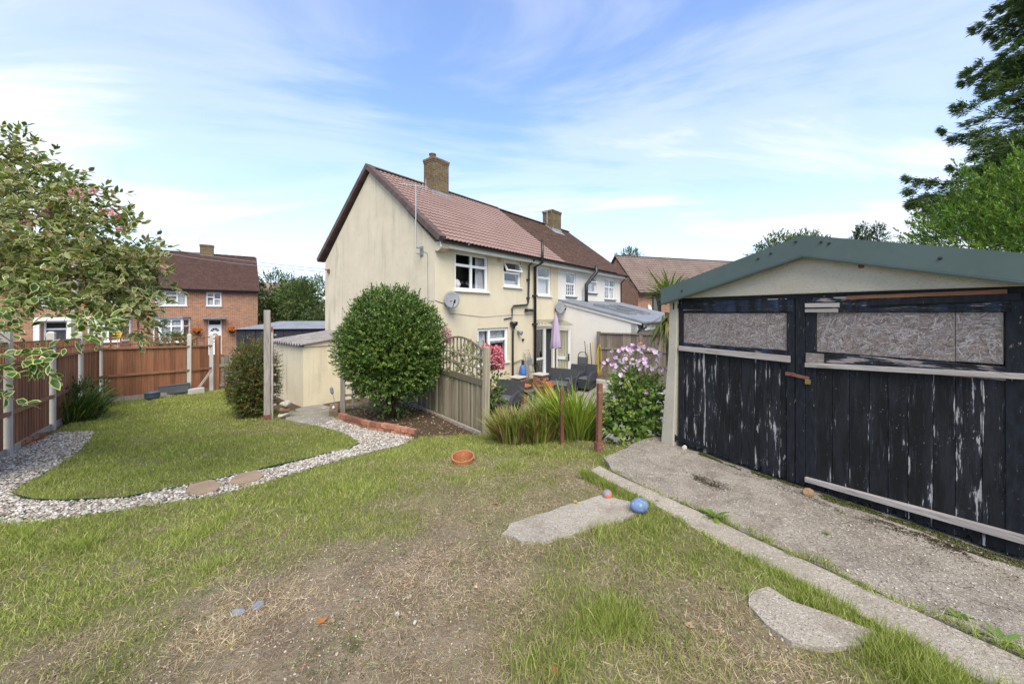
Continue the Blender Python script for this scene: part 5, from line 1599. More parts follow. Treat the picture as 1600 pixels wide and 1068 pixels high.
# grey boundary fence in front of the extension
rf = thing('grey_fence', 'weathered grey closeboard fence standing in front of the extension wall', 'fence')
RP = [hw(6.6, -1.92)[:2], hw(6.6, -3.62)[:2], hw(6.6, -5.4)[:2]]
for i, p in enumerate(RP):
    m = MB(); m.box(-.06, -.06, -.2, .06, .06, 2.2 + .02 * i); m.build('post', MT['fencegrey'], rf, (p[0], p[1], 0), (0, 0, HROT))
    if i: fence_run(rf, RP[i - 1], p, .52, .50, (2.11 + .02 * i, 2.13 + .02 * i), [(1.55, 1.56, .04, .07), (1.02, 1.03, .04, .07), (2.12 + .02 * i, 2.14 + .02 * i, .06, .05)], 0, bw=.105, mat=MT['fencegrey'], railmat=MT['fencegrey'], seed=20 + i)
rbd = thing('raised_bed', 'narrow raised soil bed with concrete kerb under the grey fence', 'planting bed', hw(0, 0), HROT)
MB().box(6.02, -5.6, -.2, 6.14, -1.9, .40).build('kerb', MT['concpost'], rbd, bevel=.02)
MB().box(6.14, -5.6, -.2, 6.66, -1.9, .36).build('soil', MT['ground'], rbd)
MB().box(6.56, -5.6, .3, 6.585, -1.95, .53).build('gravel_board', MT['fencegrey'], rbd)

# ------------------------------------------------------------------ cream outhouse with corrugated roof
sh = thing('outhouse', 'cream pebble-dashed outhouse with grey corrugated roof', 'shed', (-6.62, 11.85, -.12), HROT)
SX, SY = 2.25, 2.6
MB().box(0, .0, -.2, SX, .15, 1.98).build('front_wall', MT['dash'], sh)
MB().box(-.03, .02, -.2, .12, SY, 1.96).build('side_wall', MT['dash'], sh)
MB().box(.12, SY - .15, -.2, SX, SY, 2.0).build('rear_wall', MT['dash'], sh)
MB().prism([(-.02, 1.97), (SX, 1.97), (SX, 2.32), (-.02, 2.06)], 'y', -.04, -.002).build('barge_board', MT['cream'], sh)
vs = []; fs = []; n = 84
for i in range(n + 1):
    y_ = -.12 + (SY + .3) * i / n; w_ = .05 * math.sin(i * math.pi / 3)
    for k, x_ in enumerate((-.18, 1.02, 2.3)):
        vs += [(x_, y_, 2.05 + .125 * (x_ + .18) + w_ + k * .004), (x_, y_, 2.035 + .125 * (x_ + .18) + w_ + k * .004)]
for i in range(n):
    for k in range(2):
        a_ = 6 * i + 2 * k; fs += [(a_, a_ + 2, a_ + 8, a_ + 6), (a_ + 1, a_ + 7, a_ + 9, a_ + 3)]
    fs.append((6 * i, 6 * i + 6, 6 * i + 7, 6 * i + 1))
MB().add(vs, fs).build('corrugated_roof', pmat('weathered_cement_sheet', (.27, .255, .25), (.16, .15, .145), 3, .95, bmp=.5, bscale=50, c3=(.40, .38, .36), s3=25, f3=(.56, .7)), sh, smooth=True)

# tall weathered post with remains of trellis, stones and sleepers beside it
q = pg(418, 655)
op = thing('tall_post', 'tall silvered timber post with trellis remains beside the red-tinged shrub', 'post', (q[0], q[1], q[2]), R(30))
MB().box(-.07, -.06, -.1, .06, .06, 2.5).build('post', MT['oldwood'], op, bevel=.008)
MB().box(.065, -.03, -.05, .11, .03, 2.1).build('side_plank', MT['oldwood'], op)
for k in range(8): MB().box(.05, .0 + .02 * (k % 2), .3 + .23 * k, .17, .045 + .02 * (k % 2), .335 + .23 * k).build('trellis_stub', MT['oldwood'], op)
MB().box(-.075, -.065, -.1, .065, .065, .12).build('metal_foot', MT['rust'], op)
MB().box(.07, -.05, 2.02, .10, .0, 2.12).build('red_tag', pmat('faded_red', (.32, .05, .05), rough=.8), op)
for k in range(3):
    qq = pg(442, 654)
    rock('stone', ('lowest', 'middle', 'topmost')[k] + ' grey block of the small stack right of the tall post', (qq[0] + .01 * k, qq[1] + .05, qq[2] + .07 + .13 * k), (.14, .11, .085), MT['log' if k == 1 else 'rockpale'], 20 + k, 'stone', 'stone stack')
q = pg(517, 648)
lg = thing('timber_sleeper', 'short dark sleeper end with a tiny ornament by the brick edging', 'timber', (q[0], q[1] + .15, q[2]), R(115))
MB().box(-.45, -.1, -.1, .3, .1, .18).build('sleeper', MT['log'], lg, bevel=.015)
MB().lathe([(.001, 0), (.035, .03), (.03, .07), (.001, .09)], 8, (-.38, 0, .18)).build('ornament', MT['white'], lg, smooth=True)
q = pg(527, 640)
so = thing('solar_light', 'slim solar stake light in front of the cream outhouse', 'garden light', (*pw(522, 630, 9.6)[:2], .42))
MB().tube([(0.06, 0, 0), (-.03, 0, .42)], .008, 6).build('stake', MT['alu'], so)
MB().lathe([(.02, 0), (.04, .04), (.04, .16), (.0, .2)], 10).build('lamp', MT['dishgrey'], so, (-.04, 0, .42), (0, R(-12), 0))
lt = thing('low_trellis', 'low wooden post and trellis at the left foot of the clipped bush', 'fence', (*pw(536, 640, 9.2)[:2], .45), math.atan2(.35, .94))
MB().box(-.06, -.05, -.1, .05, .05, 1.25).build('post', MT['oldwood'], lt)
for z_ in (.18, .42, .66): MB().box(.05, -.015, z_, 1.1, .015, z_ + .05).build('rail', MT['oldwood'], lt)
for k in range(5): MB().box(.2 + .2 * k, .016, .1, .235 + .2 * k, .035, .75).build('slat', MT['oldwood'], lt)


# ------------------------------------------------------------------ brick edgings
def edging(name, label, pts, courses=2, bl=.2, bh=.085, bd=.09, lean=0.0, seed=2):
    o = thing(name, label, 'edging')
    P = [Vector((*p[:2], 0)) for p in pts]
    seg = [(P[i + 1] - P[i]).length for i in range(len(P) - 1)]; tot = sum(seg)

    def at(s):
        s = min(max(s, 0), tot - 1e-4)
        for i, l_ in enumerate(seg):
            if s <= l_: return P[i].lerp(P[i + 1], s / l_), (P[i + 1] - P[i]).normalized()
            s -= l_
    me_ = MB().box(-bl / 2 + .009, -bd / 2, .007, bl / 2 - .009, bd / 2, bh - .007).mesh('brick', MT['edgebrick'])
    r = random.Random(seed)
    for c in range(courses):
        s = bl / 2 if c % 2 == 0 else bl
        while s < tot - bl * .4:
            p, d = at(s); z = z_at((p.x, p.y))
            mobj('brick', me_, o, (p.x + r.uniform(-.004, .004), p.y, z - .02 + c * bh + r.uniform(-.004, .004)), (lean + r.uniform(-.02, .02), r.uniform(-.02, .02), math.atan2(d.y, d.x) + r.uniform(-.03, .03)))
            s += bl
    n = 16; m = MB()
    for k in range(n):
        p0, d0 = at(tot * k / n); p1, d1 = at(tot * (k + 1) / n); z0 = z_at((p0.x, p0.y)); z1 = z_at((p1.x, p1.y))
        m.beam((p0.x, p0.y, z0 + bh * courses / 2 - .03), (p1.x, p1.y, z1 + bh * courses / 2 - .03), bd * .62, bh * courses * .92)
    m.build('mortar_core', MT['mortar'], o)
    return o


edging('brick_edging', 'curved two-course brick edging round the clipped bush bed', [pg(529, 655), pg(545, 661), pg(562, 666), pg(580, 671), pg(605, 675), pg(630, 680), pg(652, 685)], 2, .17, .095)
edging('brick_edging', 'straight two-course brick edging below the strappy plants at far left', [pg(72, 685), pg(30, 701), pg(-30, 722), pg(-120, 755)], 2, .15, .075)
# thin plastic lawn edging along the gravel
ep = gp([(24, 777), (60, 784), (110, 785), (200, 779), (300, 759), (400, 737), (500, 713), (548, 702), (562, 693)])
m = MB()
for p0, p1 in zip(ep[:-1], ep[1:]): m.beam((p0[0], p0[1], p0[2] + .005), (p1[0], p1[1], p1[2] - .005), .009, .06)
tag(m.build('lawn_edging', pmat('dark_edging_plastic', (.012, .03, .022), rough=.6)), 'thin dark green plastic strip edging the left lawn along the gravel', 'edging')
FL1 = gp([(290, 772), (297, 758), (330, 753), (346, 758), (340, 768), (310, 775)]); FL2 = gp([(357, 757), (372, 744), (400, 738), (413, 745), (405, 752), (375, 760)])
MT['sandstone'] = pmat('sandstone', (.36, .26, .17), (.29, .205, .135), 5, .9, bmp=.3)
for pl, w_ in ((FL1, 'left'), (FL2, 'right')):
    o = sheet('stepping_stone', pl, .1, lambda x, y: ground_z(x, y) + .03, MT['sandstone'], .05, .005, kind=None)
    tag(o, w_ + ' buff stepping stone set in the gravel path', 'stepping stone', 'buff stepping stones')
    o['kind'] = 'thing'

# ------------------------------------------------------------------ patio things
def zp(x, y): return float(ground_z(x, y)) + .04


def armchair(label, x, y, rz, w=.74, d=.72, z=None):
    o = thing('rattan_chair', label, 'chair', (x, y, zp(x, y) if z is None else z), rz, 'charcoal rattan garden chairs')
    MB().box(-w / 2, -d / 2, .04, w / 2, d / 2, .34).build('seat_base', MT['rattan'], o, bevel=.02)
    MB().box(-w / 2 + .1, -d / 2 + .0, .345, w / 2 - .1, d / 2 - .14, .44).build('seat_cushion', MT['cushion'], o, bevel=.03)
    m = MB(); m.prism([(d / 2 - .12, .34), (d / 2, .34), (d / 2 + .1, .86), (d / 2 + .02, .88)], 'x', -w / 2, w / 2); m.build('backrest', MT['rattan'], o, bevel=.015)
    for s in (-1, 1):
        m = MB(); m.prism([(-d / 2 - .02, .04), (d / 2, .04), (d / 2, .64), (-d * .1, .62), (-d * .4, .52), (-d / 2 - .02, .36)], 'x', s * w / 2 - (.1 if s > 0 else 0), s * w / 2 + (.1 if s < 0 else 0))
        m.build('arm', MT['rattan'], o, bevel=.02)
    return o


armchair('charcoal rattan armchair nearest the arched fence', -.22, 11.25, R(-28), .9, .8)
tbl = thing('low_table', 'low charcoal table carrying a terracotta saucer beside the front armchair', 'table', (.36, 12.3, zp(.36, 12.3)), R(-25))
MB().box(-.45, -.22, .40, .4, .24, .45).build('table_top', MT['cushion'], tbl, bevel=.01)
for sx in (-.4, .35):
    for sy in (-.18, .2): MB().box(sx - .035, sy - .035, 0, sx + .035, sy + .035, .40).build('leg', MT['rattan'], tbl)
POT = [(.001, 0), (.6, 0), (.86, .82), (.96, .83), (1.0, 1.0), (.88, 1.0), (.78, .5), (.001, .45)]


def tpot(label, x, y, r_, h_, z=None, tilt=0, soil=True):
    o = thing('terracotta_pot', label, 'plant pot', (x, y, zp(x, y) if z is None else z))
    MB().lathe([(a_ * r_, b_ * h_) for a_, b_ in POT], 20).build('pot_body', MT['terracotta'], o, rot=(tilt, 0, 0), smooth=False)
    return o


tpot('terracotta pot standing under the low charcoal table', .38, 12.25, .14, .33)
so_ = thing('terracotta_saucer', 'shallow terracotta dish of stones on the low table', 'dish', (.40, 12.35, zp(.36, 12.3) + .45))
MB().lathe([(.001, .01), (.17, 0), (.23, .1), (.25, .11), (.24, .13), (.2, .12), (.16, .05), (.001, .045)], 20).build('dish_body', MT['terracotta'], so_)
tpot('large terracotta pot beside the right brick pillar', 1.28, 12.95, .21, .55)
for x_, y_, h_, lb in ((.20, 12.95, .74, 'low brick pillar with pale cap behind the low table'), (1.02, 13.2, .80, 'low brick pillar with pale cap beside the large terracotta pot')):
    o = thing('brick_pillar', lb, 'pillar', (x_, y_, zp(x_, y_) - .03), HROT, 'brick pillars on the patio')
    me_ = MB().box(-.085, -.05, .004, .085, .05, .066).mesh('brick', MT['edgebrick'])
    MB().box(-.16, -.16, 0, .16, .16, h_).build('core', MT['mortar'], o)
    for c in range(int(h_ / .07)):
        for k, (bx_, by_, rz_) in enumerate(((-.09, -.13, 0), (.09, -.13, 0), (-.13, .09, 90), (-.13, -.09, 90)) if c % 2 == 0 else ((0, -.13, 0), (-.13, 0, 90), (.13, -.13, 90), (-.13, .13, 90))):
            mobj('brick', me_, o, (bx_, by_, c * .07), (0, 0, R(rz_)))
    MB().box(-.22, -.22, h_, .22, .22, h_ + .06).build('cap', MT['concpost'], o, bevel=.015)
um = thing('parasol', 'closed lilac patio parasol in front of the open door', 'parasol', (1.66, 14.1, zp(1.66, 14.1)), 0)
MB().tube([(0, 0, 0), (.0, 0, 2.75)], .022, 8).build('pole', MT['blackplastic'], um)
vs = []; fs = []; nn = 24
prof = [(.02, 2.85), (.07, 2.7), (.12, 2.3), (.16, 1.9), (.19, 1.62), (.17, 1.58)]
for r_, z_ in prof:
    for k in range(nn):
        a_ = 2 * math.pi * k / nn; rr = r_ * (1 + .28 * math.sin(k * math.pi * 8 / 12))
        vs.append((rr * math.cos(a_), rr * math.sin(a_), z_ + .04 * math.sin(k * 1.3) * (z_ < 1.7)))
for i in range(len(prof) - 1):
    for k in range(nn): fs.append((i * nn + k, i * nn + (k + 1) % nn, (i + 1) * nn + (k + 1) % nn, (i + 1) * nn + k))
MB().add(vs, fs).build('canopy', MT['lilac'], um, smooth=True)
MB().lathe([(.02, 2.84), (.025, 2.9), (.0, 2.96)], 8).build('finial', MT['lilac'], um)
MB().lathe([(.24, 0), (.24, .05), (.08, .08), (.05, .3), (.0, .3)], 14).build('base', MT['blackplastic'], um)
armchair('charcoal rattan sofa under the open doorway', 1.72, 13.55, R(-30), 1.1, .75)
armchair('charcoal rattan chair between the sofa and the hooped chair', 2.30, 13.9, R(-40), .62, .66)
armchair('charcoal rattan chair at the right end of the patio set', 2.72, 13.75, R(-38), .6, .62)
fc = thing('hooped_chair', 'folding chair with hooped metal back behind the patio set', 'chair', (2.75, 14.55, zp(2.75, 14.5)), R(-35))
MB().tube([(-.2, 0, 0), (-.2, .05, .9), (-.17, .06, 1.06), (-.08, .06, 1.13), (.08, .06, 1.13), (.17, .06, 1.06), (.2, .05, .9), (.2, 0, 0)], .016, 6).build('frame', MT['blackplastic'], fc, smooth=True)
MB().box(-.18, .03, .62, .18, .055, .94).build('backrest', MT['cushion'], fc)
MB().box(-.2, -.36, .42, .2, .0, .45).build('seat', MT['cushion'], fc)
for s in (-.18, .18): MB().tube([(s, .0, .44), (s, -.36, 0)], .014, 6).build('leg', MT['blackplastic'], fc)
la = thing('step_ladder', 'aluminium step ladder leaning on the cream wall beside the soil pipe', 'ladder', hw(4.28, -.45, .0), HROT)
for s in (-.2, .2): MB().beam((s * 1.1, -.05, .0), (s * .75, .34, 1.42), .03, .06).build('stile', MT['alu'], la)
MB().tube([(-.15, .34, 1.42), (-.13, .36, 1.52), (0, .36, 1.56), (.13, .36, 1.52), (.15, .34, 1.42)], .015, 6).build('top_hoop', MT['alu'], la)
for k in range(5): MB().box(-.2 + .012 * k, -.04 + .072 * k, .22 + .25 * k, .2 - .012 * k, .05 + .072 * k, .245 + .25 * k).build('tread', MT['alu'], la)
MB().box(-.13, .18, .98, .13, .22, 1.2).build('platform', MT['dishgrey'], la)
bb = thing('blue_bundle', 'blue and dark water carrier bundle standing by the cream wall', 'container', hw(3.78, -.3, .55), HROT)
MB().lathe([(.001, 0), (.12, .0), (.14, .2), (.11, .42), (.05, .5), (.045, .56), (.0, .57)], 12).build('body', MT['blue'], bb, smooth=True)
MB().lathe([(.05, .5), (.06, .52), (.05, .66), (.0, .68)], 10).build('cap', MT['blackplastic'], bb)
MB().box(-.3, -.25, -.58, .3, .2, -.02).build('stand', MT['mortar'], bb)
for k, (lb, x_, mt, lean, hh) in enumerate((('yellow broom handle leftmost of the poles leaning by the grey fence', -.26, 'yellow', .05, 1.55), ('black broom pole second from left by the grey fence', -.17, 'blackplastic', .02, 1.5), ('yellow broom pole third from left by the grey fence', -.06, 'yellow', -.03, 1.45), ('dark green pole rightmost by the grey fence', .05, 'greenplastic', -.05, 1.55))):
    o = thing('broom', lb, 'broom', hw(6.36 + x_ * .5, -1.62 + x_ * 1.2, .26), HROT, 'brooms by the grey fence')
    MB().tube([(0, 0, .08), (lean, .12, hh)], .016, 6).build('handle', MT[mt], o)
    MB().box(-.12, -.035, 0, .12, .035, .1).build('head', MT['blackplastic'], o, bevel=.01)
hz_ = thing('hose', 'coil of yellow garden hose hanging on the end of the grey fence', 'hose', hw(6.52, -2.02, 1.1), HROT)
m = MB()
for k in range(5):
    rx, rz = .05 + .016 * k, .56 + .04 * math.sin(k * 2)
    m.tube([(-.04 - .01 * k, rx * math.cos(t), rz * math.sin(t) + .03 * math.sin(k)) for t in np.linspace(0, 6.283, 21)], .006, 6, False)
m.build('hose_coil', MT['yellow'], hz_, smooth=True)
bf = thing('bird_feeder', 'small orange bird feeder hanging on the grey fence post', 'feeder', (*hw(6.5, -3.62)[:2], 1.75), HROT)
m = MB(); m.lathe([(.0, -.12), (.07, -.1), (.07, .06), (.09, .07), (.0, .14)], 10); m.build('feeder_body', MT['terracotta'], bf)

# steel posts on the bank
for lb, x_, y_, z0, z1, w_, tl in (('tall rusty brown steel post at the edge of the bank', 1.17, 5.02, 1.0, 1.99, .062, .02), ('shorter rusty brown steel post among the strappy grasses', .768, 5.70, .70, 1.78, .05, .0)):
    o = thing('steel_post', lb, 'post', (x_, y_, z0), R(20), 'rusty steel posts')
    m = MB(); m.box(-w_ / 2, -w_ / 2, 0, w_ / 2, w_ / 2, z1 - z0); m.build('shaft', MT['rust'], o, rot=(0, tl, 0), bevel=.004)
    MB().box(-w_ / 2 - .012, -w_ / 2 - .012, -.1, w_ / 2 + .012, w_ / 2 + .012, .2).build('socket', MT['rust'], o)

# small things on the grass
q = pg(724, 722)
o = tpot('empty terracotta pot sunk in the lawn, open end up', q[0], q[1], .155, .3, q[2] - .19, R(10))
b1 = pg(949, 779)
bl_ = thing('small_ball', 'small blue and orange ball on the end of the concrete slab', 'ball', (b1[0], b1[1], b1[2] + .055))


def ballmat(name, c1, c2):
    m, nt, b = newmat(name)
    v = objcoord(nt, (1, 1, 1))
    w_ = N(nt, 'ShaderNodeTexVoronoi', inp={'Scale': 22.0}); nt.links.new(v, w_.inputs['Vector'])
    nt.links.new(mixrgb(nt, rampf(nt, w_.outputs['Distance'], .50, .53), c1, c2), b.inputs['Base Color'])
    b.inputs['Roughness'].default_value = .6
    return m


bm = bmesh.new(); bmesh.ops.create_uvsphere(bm, u_segments=24, v_segments=14, radius=.045)
me = bpy.data.meshes.new('ball'); bm.to_mesh(me); bm.free(); me.materials.append(ballmat('blue_orange', (.55, .16, .035), (.11, .22, .36))); me.polygons.foreach_set('use_smooth', [True] * len(me.polygons))
mobj('ball_body', me, bl_, (0, 0, -.012), (.4, .2, .5))
b2 = pg(999, 803)
rg = thing('rugby_ball', 'pale blue rugby ball lying beside the concrete strip', 'ball', (b2[0], b2[1], b2[2] + .066), R(30))
bm = bmesh.new(); bmesh.ops.create_uvsphere(bm, u_segments=28, v_segments=16, radius=1)
for v in bm.verts:
    k = math.hypot(v.co.x, v.co.y); s_ = abs(v.co.z)
    v.co = Vector((v.co.z * .092, v.co.x * .064 * (1 - .12 * s_ ** 4), v.co.y * .064 * (1 - .12 * s_ ** 4)))
me = bpy.data.meshes.new('ball'); bm.to_mesh(me); bm.free(); me.materials.append(pmat('scuffed_blue', (.115, .18, .32), (.17, .25, .39), 20, .7, c3=(.28, .34, .43), s3=34, f3=(.55, .66), bmp=.6, bscale=200)); me.polygons.foreach_set('use_smooth', [True] * len(me.polygons))
bo = mobj('ball_body', me, rg, (0, 0, 0), (0, R(8), 0))
m = MB()
for k in range(4):
    a_ = k * math.pi / 2 + .4
    m.tube([(.09 * math.cos(t), .0655 * math.sin(t) * math.cos(a_), .0655 * math.sin(t) * math.sin(a_)) for t in np.linspace(.1, 3.04, 14)], .0016, 4)
m.build('seam', MT['blue'], bo)
for k, (x_, y_, a_, lb) in enumerate(((372, 960, .3, 'flat grey slate piece lying left of another on the bare soil'), (403, 950, 1.0, 'upright-leaning grey slate piece on the bare soil'))):
    q = pg(x_, y_)
    o = thing('slate_piece', lb, 'slate', (q[0], q[1], q[2] + .012), a_)
    MB().prism([(-.035, -.02), (.02, -.026), (.036, .004), (.014, .024), (-.03, .018)], 'z', -.004, .004).build('shard', pmat('slate_shard', (.16, .19, .23), (.21, .24, .28), 12, .7), o, rot=(R(14 + 12 * k), R(6), 0), bevel=.001)

# ------------------------------------------------------------------ vegetation
def shoots(B, D, k, slen, L, W, spread=.9, droop=0.0, pairs=True, up=.2):
    """k leaves along every shoot that starts at B and grows along D"""
    n = len(B); D = unit(D)
    t = np.linspace(.12, 1.0, k)[None, :, None]
    sl = (slen * rng.uniform(.6, 1.3, (n, 1, 1)))
    Pt = B[:, None, :] + D[:, None, :] * t * sl
    Pt[..., 2] -= droop * (t[..., 0] ** 2) * sl[..., 0]
    side = unit(np.cross(D, rdir(n)))[:, None, :]
    oth = np.cross(D[:, None, :], side)
    ph = (np.arange(k) * (np.pi if pairs else 2.4) + (np.arange(k) // 2) * 1.57)[None, :, None]
    lat = side * np.cos(ph) + oth * np.sin(ph)
    ld = unit(D[:, None, :] * (.45 + .55 * t) + lat * spread * (1.15 - .75 * t) + rng.normal(0, .18, (n, k, 3)))
    ld[..., 2] -= droop * .4
    U = unit(D[:, None, :] * .6 + np.array([0, 0, up + .5]) + rng.normal(0, .35, (n, k, 3)))
    m = n * k
    return Pt.reshape(m, 3), ld.reshape(m, 3), U.reshape(m, 3), rng.uniform(.5, 1.2, m) * L, rng.uniform(.6, 1.2, m) * W


def ellshell(n, c, r, lo=.75, hi=1.0, lump=.12, zmin=-1.0, freq=3.0):
    d = rdir(int(n * 1.0))
    d = d[d[:, 2] > zmin]
    ls = 1 + lump * (fbm(d[:, 0] * freq + 9 + d[:, 2] * 2, d[:, 1] * freq + 5 - d[:, 2] * 3, 3) - .5) * 2
    rad = rng.uniform(lo, hi, len(d)) * ls
    return np.array(c) + d * rad[:, None] * np.array(r), d


def foliage(name, par, c, r, n, k, slen, L, W, pal, mat='leaf', tm='small', lo=.7, hi=1.0, lump=.12, zmin=-1.0, upb=.35, droop=0.0, pal2=None, w=None, spread=.9, freq=3.0, jit=.18):
    B, d = ellshell(n, c, r, lo, hi, lump, zmin, freq)
    D = unit(d / np.array(r) * np.mean(r) + np.array([0, 0, upb]) + rng.normal(0, .3, d.shape))
    P, ld, U, l_, w_ = shoots(B, D, k, slen, L, W, spread, droop)
    sc_ = ccol(len(B), pal, jit, w)
    C = np.repeat(sc_[:, None, :], k, 1).reshape(-1, 3) * (1 + rng.normal(0, .12, (len(P), 1)))
    C2 = None if pal2 is None else ccol(len(P), pal2, .12)
    return mobj(name, leaf_mesh(name, P, ld, U, l_, w_, np.clip(C, .003, 1), MT[mat], tm, C2), par)


def branches(par, base, tips, r0, mat='bark', name='stem', bow=.2, n=7):
    for tp_ in tips:
        b = Vector(base); t = Vector(tp_); mid = b.lerp(t, .5) + Vector((random.uniform(-bow, bow), random.uniform(-bow, bow), random.uniform(0, bow)))
        pts = [(b * (1 - s) ** 2 + mid * 2 * s * (1 - s) + t * s * s) for s in np.linspace(0, 1, n)]
        MB().tube(pts, [r0 * (1 - .75 * s) for s in np.linspace(0, 1, n)], 7).build(name, MT[mat], par, smooth=True)


def pos_thing(name, label, cat, p, group=None):
    return thing(name, label, cat, (float(p[0]), float(p[1]), float(p[2])), 0, group)


# clipped round bush
bx, by = pw(613, 540, 8.5)[:2]
bz = z_at((bx, by))
bu = pos_thing('round_bush', 'large clipped round evergreen bush in the brick-edged bed', 'bush', (bx, by, bz))
cz = pw(613, 541, 8.5)[2] - bz
GP = [(.08, .14, .026), (.125, .195, .036), (.052, .095, .02), (.20, .275, .06), (.10, .165, .03)]
foliage('leaves', bu, (0, 0, cz), (1.10, 1.10, 1.27), 5000, 11, .15, .058, .036, GP, 'gloss', 'leaf', .80, .99, .16, -.85, .40, w=[.3, .3, .15, .12, .13], freq=2.4)
foliage('leaves', bu, (0, 0, cz), (1.0, 1.0, 1.12), 4000, 9, .2, .065, .04, GP, 'gloss', 'small', .35, .86, .1, -.9)
foliage('leaves', bu, (.05, -.1, .55), (.42, .35, .55), 300, 9, .18, .055, .034, GP, 'gloss', 'leaf', .6, 1.0, .25)
tw_ = rdir(150); tw_[:, 2] = np.abs(tw_[:, 2]) * 1.2 + .2; tw_ = unit(tw_)
P, ld, U, l_, w_ = shoots(np.array([0, 0, cz]) + tw_ * np.array([1.03, 1.03, 1.2]), tw_ + np.array([0, 0, .8]), 12, .24, .05, .03)
mobj('leaves', leaf_mesh('leaves', P, ld, U, l_, w_, ccol(len(P), [(.10, .17, .035), (.07, .13, .025)]), MT['gloss'], 'leaf'), bu)
branches(bu, (0, 0, 0), [(.3, .1, 1.5), (-.3, 0, 1.6), (.1, -.3, 1.5), (.45, -.1, 1.2), (-.1, .3, 1.8)], .05, bow=.15)

# red-tinged shrub left of the tall post
p = pg(392, 652)
hb = pos_thing('red_tinged_shrub', 'dense small-leaved shrub with reddish tips left of the tall post', 'shrub', p)
RT = [(.085, .115, .028), (.13, .155, .04), (.055, .08, .022), (.22, .125, .05), (.19, .19, .05), (.24, .075, .04)]
foliage('leaves', hb, (0, .1, .85), (.46, .44, .86), 2900, 10, .12, .036, .022, RT, 'leaf', 'small', .7, 1.05, .22, w=[.3, .22, .2, .1, .13, .05])
foliage('leaves', hb, (0, .1, .8), (.36, .36, .75), 1200, 9, .14, .036, .022, RT, 'leaf', 'small', .3, .8, .2, w=[.3, .22, .2, .1, .13, .05])
tw_ = rdir(60); tw_[:, 2] = np.abs(tw_[:, 2]) + .3; tw_ = unit(tw_)
P, ld, U, l_, w_ = shoots(np.array([0, .1, .85]) + tw_ * np.array([.42, .4, .8]), tw_ + np.array([-.1, 0, .5]), 12, .3, .034, .02)
mobj('leaves', leaf_mesh('leaves', P, ld, U, l_, w_, ccol(len(P), RT), MT['leaf'], 'small'), hb)
branches(hb, (0, .1, 0), [(.1, .1, .9), (-.15, 0, 1.0), (.0, .25, 1.1)], .03)

# variegated flowering shrub overhanging from the left
wg = pos_thing('variegated_shrub', 'tall variegated shrub with pink flowers overhanging the left edge', 'shrub', (-6.3, 4.2, z_at((-6.3, 4.2))))
wo_ = np.array([-6.3, 4.2, z_at((-6.3, 4.2))])
CL = [(-150, 330, 150, 4.2, 260), (-40, 300, 110, 4.0, 240), (25, 290, 62, 3.8, 75), (60, 340, 85, 3.7, 125), (110, 375, 84, 3.6, 140), (165, 400, 62, 3.5, 105), (205, 420, 30, 3.5, 45), (228, 418, 14, 3.5, 12), (60, 400, 75, 3.5, 80), (135, 440, 56, 3.4, 75),
      (185, 460, 34, 3.4, 40), (20, 425, 50, 3.3, 60), (-70, 420, 100, 3.5, 120), (-160, 500, 90, 3.6, 80), (205, 505, 22, 3.4, 14), (160, 495, 18, 3.4, 8), (15, 248, 30, 3.8, 34), (48, 275, 26, 3.8, 26), (140, 320, 22, 3.7, 22), (95, 300, 24, 3.7, 22)]
Bs, Ds = [], []
for x_, y_, r_, Z_, n_ in CL:
    c_ = pw(x_, y_, Z_); rr = r_ / F * Z_
    b_ = c_ + rdir(n_) * rr * rng.uniform(.15, 1.0, (n_, 1)) ** .6
    Bs.append(b_); Ds.append(unit((b_ - c_) / rr * .8 + np.array([.35, -.1, .15]) + rng.normal(0, .4, b_.shape)))
Bs = np.concatenate(Bs) - wo_; Ds = np.concatenate(Ds)
P, ld, U, l_, w_ = shoots(Bs, Ds, 8, .20, .084, .040, .95, .28)
GV = [(.09, .13, .034), (.125, .165, .046), (.065, .10, .027), (.18, .21, .075), (.20, .135, .075)]
CR = [(.42, .41, .19), (.33, .34, .14), (.50, .48, .26), (.22, .25, .09)]
C = ccol(len(P), GV); 
mobj('leaves', leaf_mesh('leaves', P, ld, U, l_, w_, C, MT['leaf'], 'vleaf', ccol(len(P), CR)), wg)
# near sprays hanging low: larger in the picture because they are closer
NS = [(-15, 565, 30, 2.6, 4), (0, 615, 36, 2.5, 4), (-70, 590, 60, 2.5, 9), (40, 555, 14, 2.6, 1), (55, 455, 30, 2.9, 5), (0, 480, 35, 2.8, 5), (128, 487, 10, 2.9, 2), (150, 498, 8, 2.9, 2), (240, 478, 8, 3.2, 1), (110, 525, 12, 2.8, 2), (60, 545, 20, 2.7, 3)]
Bs, Ds = [], []
for x_, y_, r_, Z_, n_ in NS:
    c_ = pw(x_, y_, Z_); rr = r_ / F * Z_
    b_ = c_ + rdir(n_) * rr * rng.uniform(.2, 1, (n_, 1))
    Bs.append(b_); Ds.append(unit(np.array([.8, -.1, -.1]) + rng.normal(0, .4, b_.shape)))
Bs = np.concatenate(Bs) - wo_; Ds = np.concatenate(Ds)
P, ld, U, l_, w_ = shoots(Bs, Ds, 7, .22, .10, .045, .9, .3)
mobj('leaves', leaf_mesh('leaves', P, ld, U, l_, w_, ccol(len(P), [(.05, .095, .02), (.075, .125, .028)]), MT['leaf'], 'vleaf', ccol(len(P), [(.40, .44, .14), (.46, .48, .22)])), wg)
tips = [pw(x_, y_, Z_) - wo_ for x_, y_, Z_ in ((60, 250, 3.8), (120, 330, 3.7), (200, 400, 3.5), (250, 420, 3.5), (180, 460, 3.4), (60, 420, 3.4), (-60, 300, 4.0), (0, 400, 3.6), (20, 210, 3.8), (110, 380, 3.6))]
crown_ = pw(-70, 400, 3.9) - wo_
